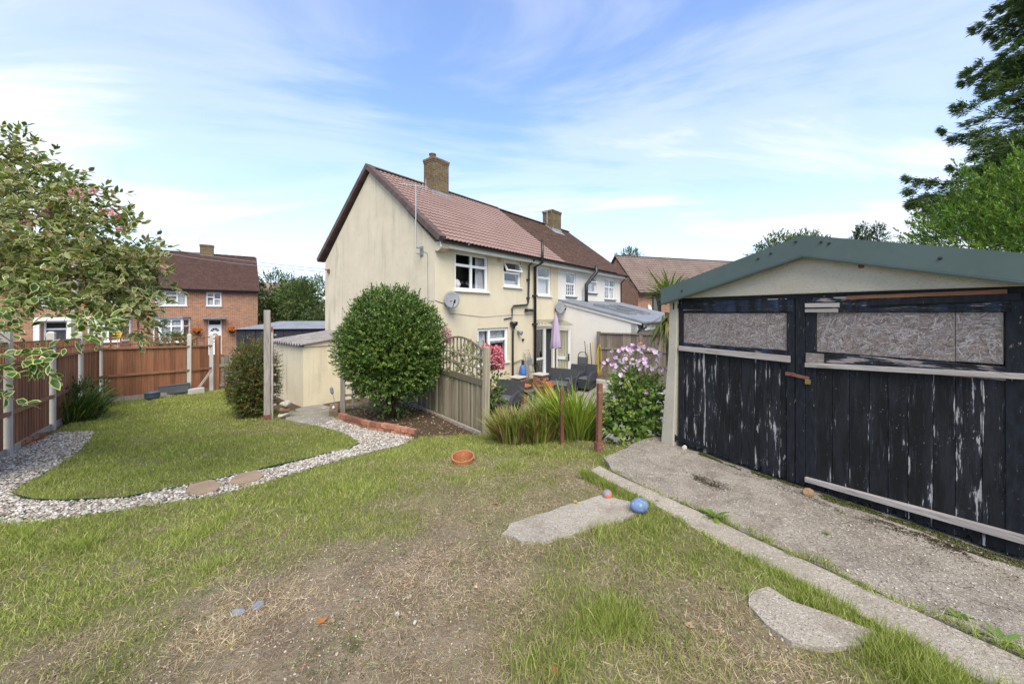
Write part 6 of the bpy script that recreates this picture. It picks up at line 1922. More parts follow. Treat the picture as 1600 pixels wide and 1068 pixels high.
for t in tips:
    pts = [Vector((0, 0, 0)), Vector(crown_ * np.array([.25, .25, .55])), Vector(crown_), Vector(crown_ + (t - crown_) * .5 + np.array([0, 0, .12])), Vector(t)]
    sm2 = []
    for i in range(len(pts) - 1):
        for q_ in (0, .5): sm2.append(pts[i].lerp(pts[i + 1], q_))
    sm2.append(pts[-1]); sm2 = [v + Vector((random.uniform(-.04, .04), random.uniform(-.04, .04), random.uniform(-.03, .03))) * (i > 0) for i, v in enumerate(sm2)]
    MB().tube(sm2, [.022 * (1 - .85 * i / 8) for i in range(9)], 6).build('stem', MT['bark'], wg, smooth=True)
for x_, y_, Z_ in ((20, 600, 2.5), (40, 550, 2.6), (130, 490, 2.9), (240, 480, 3.2)):
    t = pw(x_, y_, Z_) - wo_; st0 = pw(x_ - 110 if x_ < 100 else x_ - 60, y_ - 60, Z_ + .5) - wo_
    MB().tube([tuple(st0), tuple((st0 + t) / 2 + np.array([0, 0, .05])), tuple(t)], [.008, .006, .003], 5).build('stem', MT['stem'], wg)
FLW = [(12, 262), (45, 350), (60, 340), (75, 335), (30, 350), (72, 325), (115, 300), (150, 300), (185, 335), (210, 395), (225, 410), (243, 418), (255, 420), (205, 402), (165, 330), (10, 355), (52, 352), (190, 360), (130, 310)]
for x_, y_ in FLW:
    c_ = pw(x_, y_, 3.5 if x_ > 100 else 3.55) - wo_
    Pp = np.repeat(c_ + rng.normal(0, .018, (7, 3)), 5, 0); n = len(Pp)
    mobj('flower_cluster', leaf_mesh('flower_cluster', Pp, rdir(n) + np.array([0, -.5, .2]), rdir(n), rng.uniform(.022, .034, n), rng.uniform(.016, .024, n), ccol(n, [(.62, .27, .38), (.72, .42, .50), (.50, .16, .28), (.78, .58, .62)], .1), MT['flower'], 'petal'), wg)


def strap_plant(name, label, cat, c, n, L, W, pal, rad, lean=.55, mat='leaf', group=None, jitter=.25, up=1.0, flat=None):
    o = pos_thing(name, label, cat, c, group)
    a_ = rng.uniform(0, 2 * np.pi, n); rr = rad * np.sqrt(rng.random(n))
    P = np.stack((rr * np.cos(a_), rr * np.sin(a_), np.zeros(n)), -1)
    P[:, 2] = ground_z(P[:, 0] + c[0], P[:, 1] + c[1]) - c[2]
    D = np.stack((np.cos(a_) * lean * rng.random(n), np.sin(a_) * lean * rng.random(n), np.full(n, up)), -1) + rng.normal(0, .12, (n, 3))
    out = np.stack((np.cos(a_), np.sin(a_), np.zeros(n)), -1) + rng.normal(0, .5, (n, 3))
    l_ = rng.uniform(.6, 1.1, n) * L
    mobj('leaves', leaf_mesh('leaves', P, D, out, l_, rng.uniform(.7, 1.2, n) * W, ccol(n, pal, .15), MT[mat], 'strap', bend=l_ * rng.uniform(.3, 1.2, n)), o)
    return o


YG = [(.32, .38, .06), (.41, .46, .10), (.23, .30, .05), (.28, .35, .055)]
OG = [(.22, .27, .05), (.28, .28, .07), (.30, .18, .08), (.15, .20, .035), (.20, .13, .065)]
for (x_, y_, n_, L_, pl, r_, lb) in ((.10, 6.25, 620, .60, OG, .30, 'orange-tinged strappy grass clump nearest the arched fence post'), (.46, 6.1, 560, .58, OG, .28, 'bronze and green grass clump at the front of the bank'),
                                     (1.04, 6.05, 800, 1.05, YG, .24, 'tall bright green grass clump behind the steel posts'), (.88, 6.35, 700, .98, YG, .22, 'tall lime grass clump farthest down the bank'), (-.12, 6.75, 260, .6, OG, .22, 'strappy clump tucked beside the arched fence foot')):
    strap_plant('grass_clump', lb, 'ornamental grass', (x_, y_, z_at((x_, y_))), n_, L_, .024, pl, r_, .38, group='strappy grass clumps on the bank')
q = pg(30, 665)
strap_plant('strappy_plant', 'yellow-green strappy plant behind the left brick edging', 'plant', (q[0], q[1], q[2]), 240, .55, .022, YG, .38)
q = pg(-40, 680)
strap_plant('strappy_plant', 'yellow-green strappy plant at the left picture edge', 'plant', (q[0], q[1], q[2]), 220, .55, .024, YG, .35)
q = pg(88, 660)
lp_ = strap_plant('strappy_plant', 'dark green leafy clump before the left brown fence', 'plant', (q[0], q[1] + .2, z_at((q[0], q[1] + .2))), 420, .75, .024, [(.05, .10, .022), (.07, .125, .03), (.035, .075, .018), (.22, .22, .09)], .40, .8)
foliage('leaves', lp_, (0, .15, .38), (.5, .45, .36), 240, 8, .16, .075, .03, [(.04, .085, .02), (.06, .11, .025)], 'leaf', 'leaf', .5, 1.0, .2)
q = pg(130, 655)
strap_plant('strappy_plant', 'small bleached grass tuft by the fence post foot', 'plant', (q[0], q[1], q[2]), 90, .42, .016, [(.34, .29, .14), (.25, .24, .10)], .15, .9)

# pink flowering shrub behind the arched fence
pk = pos_thing('pink_hydrangea', 'pink-flowered climber beside the arched fence post', 'shrub', (-.40, 7.85, z_at((-.4, 7.85))))
z0_ = z_at((-.4, 7.85))
for dx_, dy_, zc, rr, n_ in ((.02, .1, 2.06, .21, 300), (.12, .12, 1.86, .15, 150), (-.14, .05, 2.2, .1, 60), (-1.15, .9, 2.45, .14, 90), (-1.05, .8, 2.3, .1, 50)):
    d_ = rdir(n_); P = np.array([dx_, dy_, zc - z0_]) + d_ * rr * rng.uniform(.6, 1, (n_, 1)); P = np.repeat(P, 4, 0); n = len(P)
    mobj('flower_head', leaf_mesh('flower_head', P + rng.normal(0, .006, P.shape), np.repeat(d_, 4, 0) * .3 + rdir(n), rdir(n), rng.uniform(.025, .04, n), rng.uniform(.022, .035, n), ccol(n, [(.62, .10, .22), (.75, .25, .36), (.45, .05, .13), (.8, .45, .5)] if dx_ > -1 else [(.6, .35, .42), (.5, .25, .32)], .12), MT['flower'], 'petal'), pk)
HL = [(.07, .12, .03), (.11, .17, .04), (.20, .22, .06), (.05, .085, .022)]
foliage('leaves', pk, (.02, .12, .75 - z0_ + .3), (.16, .16, 1.0), 130, 7, .14, .09, .06, HL, 'leaf', 'leaf', .4, 1.0, .2)
foliage('leaves', pk, (-.55, .75, 1.75 - z0_), (.62, .3, .42), 170, 7, .16, .08, .05, [(.20, .24, .06), (.13, .18, .04), (.26, .27, .10)], 'leaf', 'leaf', .4, 1.0, .2)
branches(pk, (0, .1, 0), [(.02, .1, 1.9 - z0_), (.1, .15, 1.8 - z0_), (-.6, .7, 1.8 - z0_)], .018, 'stem')

# lilac-flowered mallow by the garage
ml = pos_thing('mallow', 'mallow bush with lilac flowers at the left corner of the garage', 'shrub', (1.80, 5.55, z_at((1.8, 5.55))))
zm = z_at((1.8, 5.55))
MP = [(.14, .22, .042), (.19, .275, .06), (.10, .165, .032), (.23, .30, .08)]
foliage('leaves', ml, (0, 0, 1.28 - zm + .28), (.33, .33, .42), 240, 8, .16, .075, .06, MP, 'leaf', 'leaf', .5, 1.05, .2)
foliage('leaves', ml, (.02, .0, 1.75 - zm), (.29, .28, .45), 200, 8, .16, .06, .05, MP, 'leaf', 'leaf', .4, 1.0, .2)
foliage('leaves', ml, (-.05, -.15, 1.16 - zm + .08), (.36, .25, .25), 90, 7, .16, .10, .085, MP, 'leaf', 'leaf', .5, 1.0, .2)
n_ = 84
fc_ = np.stack((rng.normal(0.02, .19, n_), rng.normal(0, .16, n_), rng.uniform(2.02, 2.45, n_) - zm), -1)
fc_ = np.concatenate((fc_, np.array([(-.22, -.1, 1.9 - zm), (-.28, -.1, 1.72 - zm), (-.2, -.2, 1.62 - zm), (.1, -.3, 1.8 - zm), (-.12, -.25, 1.96 - zm)])))
m_ = len(fc_); ax_ = unit(rng.normal(0, .5, (m_, 3)) + np.array([-.2, -.7, .35]))
s1 = unit(np.cross(ax_, rdir(m_))); s2 = np.cross(ax_, s1)
ka = (2 * np.pi * np.arange(5) / 5)[:, None]
for i in range(m_):
    n = 5; Dl = s1[i] * np.cos(ka) + s2[i] * np.sin(ka) + ax_[i] * .25; fs__ = rng.uniform(.8, 1.15)
    mobj('flower', leaf_mesh('flower', np.tile(fc_[i], (5, 1)), Dl, np.tile(ax_[i], (5, 1)), rng.uniform(.034, .042, n) * fs__, rng.uniform(.032, .04, n) * fs__, ccol(n, [(.60, .40, .63), (.70, .54, .71), (.50, .28, .54), (.78, .66, .77)], .1), MT['flower'], 'petal'), ml)
branches(ml, (0, 0, 0), [tuple(fc_[i]) for i in range(0, 40, 3)], .012, 'stem', 'stem', .08, 6)

# cordyline behind the garage corner
cd_ = pos_thing('cordyline', 'spiky cordyline palm behind the left corner of the garage', 'palm', (3.55, 8.4, -.05))
MB().tube([(0, 0, 0), (.05, 0, 1.5), (0, .05, 3.0)], [.1, .09, .07], 9).build('trunk', MT['bark'], cd_, smooth=True)
for zc, n_, dr_, pl in ((3.3, 190, .25, [(.12, .16, .035), (.17, .20, .05), (.09, .13, .03)]), (2.85, 190, -.9, [(.14, .16, .05), (.28, .21, .09), (.20, .13, .06), (.10, .13, .03)])):
    d_ = rdir(n_); d_[:, 2] = np.abs(d_[:, 2]) * (1 if dr_ > 0 else -.7) + dr_ * .4
    l_ = rng.uniform(.45, .85, n_)
    mobj('leaves', leaf_mesh('leaves', np.tile((0, .05, zc), (n_, 1)) + rng.normal(0, .05, (n_, 3)), d_, np.tile((0, 0, -1.0), (n_, 1)) + rng.normal(0, .2, (n_, 3)), l_, np.full(n_, .035), ccol(n_, pl, .15), MT['leaf'], 'strap', bend=l_ * .5), cd_)


# trees
def conifer(name, label, base, H_, Rm, nb_, pal, z0=1.0, droop=.25, fl=.30, fw=.06, dens=130):
    o = pos_thing(name, label, 'tree', base)
    MB().tube([(0, 0, 0), (.1, 0, H_ * .5), (0, 0, H_)], [.3, .18, .03], 9).build('trunk', MT['bark'], o, smooth=True)
    Bs, Ds, m = [], [], MB()
    for i in range(nb_):
        f_ = ((i + random.uniform(-3, 3)) / nb_); f_ = min(max(f_, 0.0), .985); z_ = z0 + (H_ - z0) * f_
        Lb = Rm * (1 - f_) ** .75 * random.choice((.45, .6, .75, .85, .95, 1.1)) + .3; a_ = random.uniform(0, 6.283)
        u_ = np.array([math.cos(a_), math.sin(a_)]); dr_ = droop * random.uniform(-.1, 1.9); rs_ = random.uniform(.05, .35)
        hgt = lambda q_: z_ + Lb * (rs_ * q_ - dr_ * q_ * q_ + .2 * q_ ** 4)
        pts = [(u_[0] * Lb * q_, u_[1] * Lb * q_, hgt(q_)) for q_ in np.linspace(0, 1, 7)]
        m.tube(pts, [.045 * (1 - .8 * q_) * (1 - .6 * f_) for q_ in np.linspace(0, 1, 7)], 5)
        n_ = int(dens * Lb)
        q_ = rng.uniform(.1, 1.0, n_) ** 1.05
        c_ = np.stack((u_[0] * Lb * q_, u_[1] * Lb * q_, hgt(q_)), -1)
        side = np.array([-u_[1], u_[0], 0])
        # side twigs: foliage gathers along a few drooping twigs, not in a flat plate
        tw = (np.floor(q_ * 12) + .5) / 12; q2 = tw + (q_ - tw) * .6
        la_ = rng.uniform(-1, 1, n_) * .36 * Lb * np.clip(1.02 - q2, 0, 1) ** .8
        c_ = np.stack((u_[0] * Lb * q2, u_[1] * Lb * q2, hgt(q2)), -1) + side * la_[:, None] + np.array([u_[0], u_[1], 0]) * (np.abs(la_) * .6)[:, None]
        c_[:, 2] += rng.normal(0, .06, n_) - np.abs(la_) * random.uniform(.0, .5) + .12 * np.sin(tw * 40 + i)
        Bs.append(c_)
        Ds.append(np.stack((np.full(n_, u_[0]), np.full(n_, u_[1]), np.full(n_, -.1)), -1) + side * np.sign(la_)[:, None] * .7 + rng.normal(0, .35, (n_, 3)))
    m.build('limbs', MT['bark'], o, smooth=True)
    Bs = np.concatenate(Bs); Ds = np.concatenate(Ds); n = len(Bs)
    U = rng.normal(0, .8, (n, 3)) + np.array([0, -.3, .4])
    mobj('crown', leaf_mesh('crown', Bs, Ds, U, rng.uniform(.6, 1.2, n) * fl, rng.uniform(.6, 1.2, n) * fw, ccol(n, pal, .2), MT['leaf'], 'small'), o)
    return o


conifer('cedar', 'tall dark conifer rising out of the top right corner', (19.3, 11.9, .4), 19.0, 4.3, 340, [(.085, .14, .05), (.11, .17, .06), (.14, .20, .07), (.065, .11, .042)], 5.4, dens=680, fl=.19, fw=.034)
th = pos_thing('cypress', 'bright green bushy cypress behind the garage roof', 'tree', (14.6, 9.7, 1.0))
TP = [(.085, .155, .022), (.12, .20, .03), (.055, .11, .018), (.16, .235, .045)]
foliage('crown', th, (0, 0, 2.7), (3.5, 3.0, 3.45), 7000, 12, .34, .13, .04, TP, 'leaf', 'small', .78, 1.02, .22, -.6, .55, spread=.7)
foliage('crown', th, (0, 0, 2.6), (3.0, 2.6, 2.9), 1800, 10, .5, .17, .05, TP, 'leaf', 'small', .6, .9, .1, -.6, .55)
MB().tube([(0, 0, -.2), (0, 0, 5)], [.2, .05], 8).build('trunk', MT['bark'], th, smooth=True)


def far_tree(label, x, y, Z, w, h, pal, n=700, base=-.4, leaf=.16, name='broadleaf_tree', lumps=5, group='trees in the background', k=8):
    """tree whose crown centre is seen at (x, y) of the photograph at distance Z; w, h = crown width and height in metres"""
    c = pw(x, y, Z)
    o = pos_thing(name, label, 'tree', (c[0], c[1], base), group)
    top = c[2] - base
    MB().tube([(0, 0, 0), (.1, 0, top * .6), (0, 0, top)], [w * .045, w * .03, .03], 8).build('trunk', MT['bark'], o, smooth=True)
    Bs, Ds = [], []
    for i in range(lumps):
        off = np.array([random.uniform(-.28, .28) * w, random.uniform(-.28, .28) * w, random.uniform(-.25, .3) * h]) if i else np.zeros(3)
        r_ = np.array([w, w, h]) * (.30 if i else .36)
        b_, d_ = ellshell(n // lumps, np.array([0, 0, top]) + off, r_, .6, 1.05, .25)
        Bs.append(b_); Ds.append(d_ + np.array([0, 0, .3]) + rng.normal(0, .3, d_.shape))
    Bs = np.concatenate(Bs); Ds = np.concatenate(Ds)
    P, ld, U, l_, w_ = shoots(Bs, Ds, k, leaf * 2.6, leaf, leaf * .6)
    C = np.repeat(ccol(len(Bs), pal, .22)[:, None], k, 1).reshape(-1, 3)
    mobj('crown', leaf_mesh('crown', P, ld, U, l_, w_, C, MT['leaf'], 'small'), o)
    branches(o, (0, 0, top * .5), [tuple(Bs[i]) for i in range(0, len(Bs), max(1, len(Bs) // 6))], w * .015)
    return o


FG = [(.075, .115, .028), (.10, .145, .038), (.055, .085, .022), (.13, .165, .055)]
far_tree('round leafy tree left of the cream gable, nearest the wall', 488, 482, 30, 4.6, 5.2, FG, 2400)
far_tree('leafy tree between the distant brick house and the gable tree', 455, 478, 36, 4.8, 6.0, FG, 2400, leaf=.19)
far_tree('low dark bush beside the dark outbuilding', 496, 512, 24, 2.6, 2.6, [(.04, .065, .02), (.10, .12, .03), (.06, .09, .025)], 1100, leaf=.12)
far_tree('slim tree against the end wall of the brick terrace', 412, 482, 38, 3.6, 5.5, FG, 1400)
far_tree('light green treetop rising behind the garage ridge', 1222, 394, 26, 3.6, 2.0, [(.09, .14, .03), (.12, .17, .045), (.07, .11, .025)], 500, leaf=.17)
far_tree('light green treetop just left of the garage ridge tree', 1258, 388, 28, 3.0, 2.4, [(.09, .14, .03), (.12, .17, .045), (.07, .11, .025)], 420, leaf=.17)
far_tree('distant small treetop above the ribbed brown roof', 985, 402, 48, 2.6, 2.4, FG, 240, leaf=.2)
for x_, y_, h_, lb in ((1372, 372, 1.0, 'larger of two small pointed conifers over the garage roof'), (1342, 374, .7, 'smaller of two small pointed conifers over the garage roof')):
    far_tree(lb, x_, y_, 40, 1.6 * h_, 3.6 * h_, [(.03, .055, .02), (.045, .075, .025)], 260, leaf=.2, name='pointed_conifer', lumps=3)
aerial('aerial on a thin mast above the far end of the garage roof', (*pw(1420, 372, 30)[:2], 5.0), 4.3, R(175), 8, 1.3)
hd = pos_thing('front_hedge', 'rounded green shrub in front of the white bay window', 'shrub', (*pw(272, 530, 23.5)[:2], -.3))
foliage('leaves', hd, (0, 0, 1.0), (1.1, .8, 1.0), 900, 8, .2, .09, .05, FG, 'leaf', 'small', .6, 1.0, .25)

# ------------------------------------------------------------------ turf, straw, gravel, moss
YR = [(1.25, 2.2, 15500), (2.2, 3.4, 9500), (3.4, 5.2, 5600), (5.2, 7.8, 3400), (7.8, 13.0, 2200)]
allP, allD, allU, allL, allW, allC = [], [], [], [], [], []
sP, sD, sU, sL, sW, sC = [], [], [], [], [], []
GRP = np.array([(.24, .285, .06), (.30, .34, .085), (.18, .23, .05), (.40, .395, .15), (.27, .31, .072), (.48, .44, .21)])
STP = np.array([(.44, .355, .235), (.52, .445, .32), (.335, .26, .175), (.41, .345, .255), (.27, .205, .14), (.56, .50, .39), (.17, .125, .085), (.23, .18, .13)])
HARD = [APRON, STRIP, SLAB1[:, :2], SLAB2[:, :2], GRAVEL[:, :2], BED, LBED, FL1[:, :2], FL2[:, :2]]
for y0, y1, dens in YR:
    xm = 1.46 * y1 + .3
    xl = -min(xm, 11.2); xr = min(xm, 3.6)
    n = int((y1 - y0) * (xr - xl) * dens)
    x = rng.uniform(xl, xr, n); y = rng.uniform(y0, y1, n)
    k = (np.abs(x) < 1.46 * y + .3)
    x, y = x[k], y[k]
    ok = np.ones(len(x), bool)
    for pl in HARD:
        lip = .10 * (fbm(x * 7, y * 7, 3) - .5)
        ok &= ~inpoly(x + lip, y + lip, pl)
    sdv, wd = edge_sd(x, y)
    ok &= (sdv < .22 * np.clip(wd, .3, 1.2))
    # stay inside the left fence
    ok &= ((x + 10.8) * .785 + (y - 9.74) * .62 > .12) & ~((y > 9.7) & ((x + 10.8) * .91 - (y - 9.74) * .41 < .12))
    # nothing under the garage
    ug = (x - GO[0]) * GD[0] + (y - GO[1]) * GD[1]; vg = (x - GO[0]) * GN[0] + (y - GO[1]) * GN[1]
    ok &= ~((vg > -.1) & (ug > -.25))
    x, y = x[ok], y[ok]
    g = green(x, y)
    rr = rng.random(len(x))
    isg = rr < np.clip(g * 1.02 - .06, 0, .96)
    z = ground_z(x, y)
    # green blades
    m = isg; n = int(m.sum()); lod = 1 + .22 * y1
    gm = g[m]
    allP.append(np.stack((x[m], y[m], z[m] - .006), -1))
    tilt = rng.normal(0, .55, (n, 3)); tilt[:, 2] = 0
    allD.append(np.array([0, 0, 1.0]) + tilt)
    allU.append(np.stack((rng.normal(size=n), rng.normal(size=n), np.full(n, .1)), -1))
    tuft = sstep(.58, .8, fbm(x[m] * 2.7 + 30, y[m] * 2.7, 3)) * np.where(y[m] < 6, 1, .4)
    allL.append(rng.uniform(.022, .058, n) * (.7 + .5 * gm) * (1 + 1.3 * tuft))
    allW.append(rng.uniform(.0022, .0042, n) * lod * .72)
    pw_ = np.array([.26, .22, .2, .12, .12, .08])
    ci = rng.choice(6, n, p=pw_)
    cc_ = GRP[ci] * (1 + rng.normal(0, .15, (n, 1))) * (.78 + .5 * fbm(x[m] * 1.7, y[m] * 1.7, 3))[:, None]
    mixd = np.clip((.75 - gm) * 1.1, 0, .8) * (rng.random(n) < .55)
    allC.append(cc_ * (1 - mixd)[:, None] + np.array([.33, .285, .155]) * mixd[:, None])
    # straw and dead thatch
    m = (~isg) & (rng.random(len(x)) < np.where(g < .12, .62, .8) * (.12 + 1.1 * sstep(.36, .60, fbm(x * 3.1 + 7, y * 3.1, 4)))); n = int(m.sum())
    sP.append(np.stack((x[m], y[m], z[m] + rng.uniform(0, .012, n)), -1))
    dd_ = rng.normal(0, 1, (n, 3)); dd_[:, 2] = np.abs(rng.normal(.12, .25, n))
    sD.append(dd_); sU.append(np.stack((rng.normal(0, .3, n), rng.normal(0, .3, n), np.ones(n)), -1))
    sL.append(rng.uniform(.02, .085, n)); sW.append(rng.uniform(.0012, .0026, n) * lod * .62)
    sC.append(STP[rng.integers(0, 8, n)] * np.array([1.04, .98, .92]) * (1 + rng.normal(0, .18, (n, 1))) * (.62 + .9 * fbm(x[m] * 2.3 + 50, y[m] * 2.3, 3))[:, None])
# ragged grass along the strip edges and joints
for v0, lo_, n_, wdt, hgt in ((-1.605, -.1, 9000, .03, .085), (-1.275, -.05, 5200, .02, .05), (-1.27, 1.2, 2200, .03, .06)):
    u_ = rng.uniform(lo_, 3.6, n_); v_ = v0 + rng.normal(0, wdt, n_)
    k = fbm(u_ * 3 + v0 * 50, u_ * 0 + 3.3, 3) > (.48 if v0 < -1.5 else .54)
    u_, v_ = u_[k], v_[k]; n = len(u_)
    x = GO[0] + GD[0] * u_ + GN[0] * v_; y = GO[1] + GD[1] * u_ + GN[1] * v_
    allP.append(np.stack((x, y, np.full(n, 1.165)), -1)); tilt = rng.normal(0, .5, (n, 3)); tilt[:, 2] = 0
    allD.append(np.array([0, 0, 1.0]) + tilt); allU.append(rdir(n)); allL.append(rng.uniform(.5, 1.4, n) * hgt); allW.append(rng.uniform(.003, .005, n))
    allC.append(GRP[rng.choice(3, n)] * (1 + rng.normal(0, .15, (n, 1))))
# a few taller tufts
for x_, y_, n_, h_ in ((965, 975, 900, .10), (930, 990, 300, .08), (855, 1045, 420, .10), (1400, 1030, 900, .10), (1290, 960, 500, .08), (960, 722, 500, .07), (870, 930, 200, .07), (1450, 1062, 500, .11), (530, 765, 300, .06), (820, 1000, 120, .06)):
    c_ = pg(x_, y_); s_ = .10 + .02 * (y_ < 800)
    x = c_[0] + rng.normal(0, s_, n_); y = c_[1] + rng.normal(0, s_ * .7, n_)
    k = ~(inpoly(x, y, STRIP) | inpoly(x, y, SLAB2[:, :2])); x, y = x[k], y[k]; n = len(x)
    allP.append(np.stack((x, y, ground_z(x, y) - .005), -1)); tilt = rng.normal(0, .42, (n, 3)); tilt[:, 2] = 0
    allD.append(np.array([0, 0, 1.0]) + tilt); allU.append(rdir(n)); allL.append(rng.uniform(.5, 1.2, n) * h_); allW.append(rng.uniform(.003, .0048, n))
    allC.append(GRP[rng.choice(5, n)] * (1 + rng.normal(0, .12, (n, 1))))
cat_ = np.concatenate
L_ = cat_(allL)
o = mobj('lawn_grass', leaf_mesh('lawn_grass', cat_(allP), cat_(allD), cat_(allU), L_, cat_(allW), np.clip(cat_(allC), .004, 1), MT['grass'], 'blade', bend=L_ * rng.uniform(.2, 1.0, len(L_))))
tag(o, 'patchy green lawn grass over the whole garden', 'grass', kind='stuff')
L_ = cat_(sL)
o = mobj('dry_grass', leaf_mesh('dry_grass', cat_(sP), cat_(sD), cat_(sU), L_, cat_(sW), np.clip(cat_(sC), .004, 1), MT['grass'], 'small', bend=L_ * .3))
tag(o, 'dead straw-coloured grass lying on the bare soil', 'dry grass', kind='stuff')

n = 30000; x = rng.uniform(-4.2, 2.4, n); y = rng.uniform(1.3, 4.0, n)
g = green(x, y); k = (fbm(x * 3.3 + 60, y * 3.3, 3) > .60) & (g < .75) & (rng.random(n) < .7)
for pl in HARD: k &= ~inpoly(x, y, pl)
x, y = x[k], y[k]; n = len(x)
o = mobj('clover', leaf_mesh('clover', np.stack((x, y, ground_z(x, y) + rng.uniform(.004, .022, n)), -1), rng.normal(0, 1, (n, 3)) * np.array([1, 1, .3]), np.array([0, 0, 1.0]) + rng.normal(0, .4, (n, 3)), rng.uniform(.007, .016, n), rng.uniform(.006, .012, n), ccol(n, [(.10, .16, .035), (.14, .20, .05), (.075, .12, .03)], .2), MT['leaf'], 'small'))
tag(o, 'low clover and small weeds creeping over the bare soil', 'clover', kind='stuff')

OCT = np.array([(1, 0, 0), (0, 1, 0), (-1, 0, 0), (0, -1, 0), (.1, .05, 1), (0, 0, -1), (.75, .7, .3), (-.7, .68, .35), (-.72, -.66, .25), (.68, -.7, .3)], float)
OCF = np.array([(0, 6, 4), (6, 1, 4), (1, 7, 4), (7, 2, 4), (2, 8, 4), (8, 3, 4), (3, 9, 4), (9, 0, 4), (0, 1, 6), (1, 2, 7), (2, 3, 8), (3, 0, 9)])


def stones(name, label, cat, P, size, pal, mat, flat=.6):
    n = len(P)
    a_ = rng.uniform(0, 2 * np.pi, n); s = size[:, None] * rng.uniform(.6, 1.3, (n, 3)); s[:, 2] *= flat
    T = OCT[None] * s[:, None, :] * (1 + rng.normal(0, .13, (n, len(OCT), 3)))
    tl = rng.normal(0, .35, (n, 1))
    y2 = T[..., 1] * np.cos(tl) - T[..., 2] * np.sin(tl); z2 = T[..., 1] * np.sin(tl) + T[..., 2] * np.cos(tl)
    x3 = T[..., 0] * np.cos(a_)[:, None] - y2 * np.sin(a_)[:, None]; y3 = T[..., 0] * np.sin(a_)[:, None] + y2 * np.cos(a_)[:, None]
    V = P[:, None, :] + np.stack((x3, y3, z2), -1)
    F_ = (OCF[None] + (np.arange(n) * len(OCT))[:, None, None]).reshape(-1)
    me = npmesh(name, V.reshape(-1, 3), F_, np.full(n * len(OCF), 3), mat, np.repeat(ccol(n, pal, .12), len(OCF), 0))
    return tag(mobj(name, me), label, cat, kind='stuff')


MT['pebble'] = leafmat('pebble', .85, 0.0, .2)
gx0, gy0 = GRAVEL[:, :2].min(0); gx1, gy1 = GRAVEL[:, :2].max(0)
n = 120000; x = rng.uniform(gx0, gx1, n); y = rng.uniform(gy0, gy1, n)
k = inpoly(x + .03 * (fbm(x * 5, y * 5, 2) - .5), y, GRAVEL) & ~inpoly(x, y, FL1) & ~inpoly(x, y, FL2)
x, y = x[k], y[k]
x, y = x[:30000], y[:30000]
stones('gravel', 'pale gravel path curving between the lawns', 'gravel', np.stack((x, y, ground_z(x, y) + rng.uniform(.0, .02, len(x))), -1), rng.uniform(.008, .021, len(x)), [(.46, .42, .36), (.53, .50, .44), (.38, .335, .28), (.32, .275, .225), (.58, .55, .50), (.23, .19, .15)], MT['pebble'])
n = 5200; x = rng.uniform(-4.5, 2.6, n); y = rng.uniform(1.3, 4.2, n)
g = green(x, y); k = (g < .25) & (fbm(x * 2 + 3, y * 2, 3) > .42)
for pl in HARD: k &= ~inpoly(x, y, pl)
x, y = x[k], y[k]
stones('soil_pebbles', 'scattered small pebbles on the bare soil', 'pebbles', np.stack((x, y, ground_z(x, y) + .004), -1), rng.uniform(.003, .008, len(x)) * rng.choice([1, 1, 1, 1.6], len(x)), [(.36, .30, .23), (.28, .23, .17), (.42, .37, .30), (.36, .19, .10), (.20, .17, .14)], MT['pebble'])
n = 26000; x = rng.uniform(-4.2, 2.6, n); y = rng.uniform(1.25, 4.4, n)
g = green(x, y); k = (g < .45)
for pl in HARD: k &= ~inpoly(x, y, pl)
x, y = x[k], y[k]
stones('soil_crumbs', 'small crumbs and clods of dry soil', 'soil', np.stack((x, y, ground_z(x, y) + .002), -1), rng.uniform(.0025, .008, len(x)), [(.25, .20, .145), (.34, .275, .205), (.17, .13, .095), (.42, .355, .275), (.12, .09, .065)], MT['pebble'], .8)
for x_, y_, c_, lb in ((620, 965, 'rockpale', 'largest pale pebble on the bare soil'), (648, 975, 'rockpale', 'pale pebble right of the largest one'), (520, 975, 'rockbrown', 'rust-brown pebble left of the pale pebbles')):
    q = pg(x_, y_); rock('pebble', lb, (q[0], q[1], q[2] + .01), (.016, .014, .012), MT[c_], x_, 'stone')
# loose crumbs on the apron
n = 2600; u_ = rng.uniform(-.5, 3.2, n); v_ = rng.uniform(-1.2, -.04, n)
x = GO[0] + GD[0] * u_ + GN[0] * v_; y = GO[1] + GD[1] * u_ + GN[1] * v_
stones('apron_crumbs', 'loose grit on the concrete apron', 'grit', np.stack((x, y, np.full(n, 1.2) + (fbm(x * 2.2, y * 2.2, 4) - .5) * .05 + .004), -1), rng.uniform(.002, .007, n), [(.42, .38, .31), (.28, .24, .18), (.52, .48, .42), (.2, .16, .12)], MT['pebble'])
# moss and debris along the foot of the doors
n = 16000; u_ = rng.uniform(.35, 3.2, n); e_ = rng.random(n) ** 1.6
v_ = -.01 - e_ * (.03 + .10 * fbm(u_ * 4, u_ * 0 + 8, 3) + .03 * np.clip(u_ - 1.4, 0, 2))
k = fbm(u_ * 6, v_ * 14, 3) > .42; u_, v_ = u_[k], v_[k]; n = len(u_)
x = GO[0] + GD[0] * u_ + GN[0] * v_; y = GO[1] + GD[1] * u_ + GN[1] * v_
zz_ = 1.2 + (fbm(x * 2.2, y * 2.2, 4) - .5) * .05 + (fbm(x * 14, y * 14, 3) - .5) * .018
D = np.array([0, 0, 1.0]) + rng.normal(0, .7, (n, 3)) * np.array([1, 1, .2])
o = mobj('moss', leaf_mesh('moss', np.stack((x, y, zz_), -1), D, rdir(n), rng.uniform(.006, .02, n), rng.uniform(.003, .007, n), ccol(n, [(.10, .125, .018), (.14, .16, .025), (.065, .085, .016), (.09, .075, .03)], .2), MT['leaf'], 'small'))
tag(o, 'green moss along the foot of the garage doors', 'moss', kind='stuff')
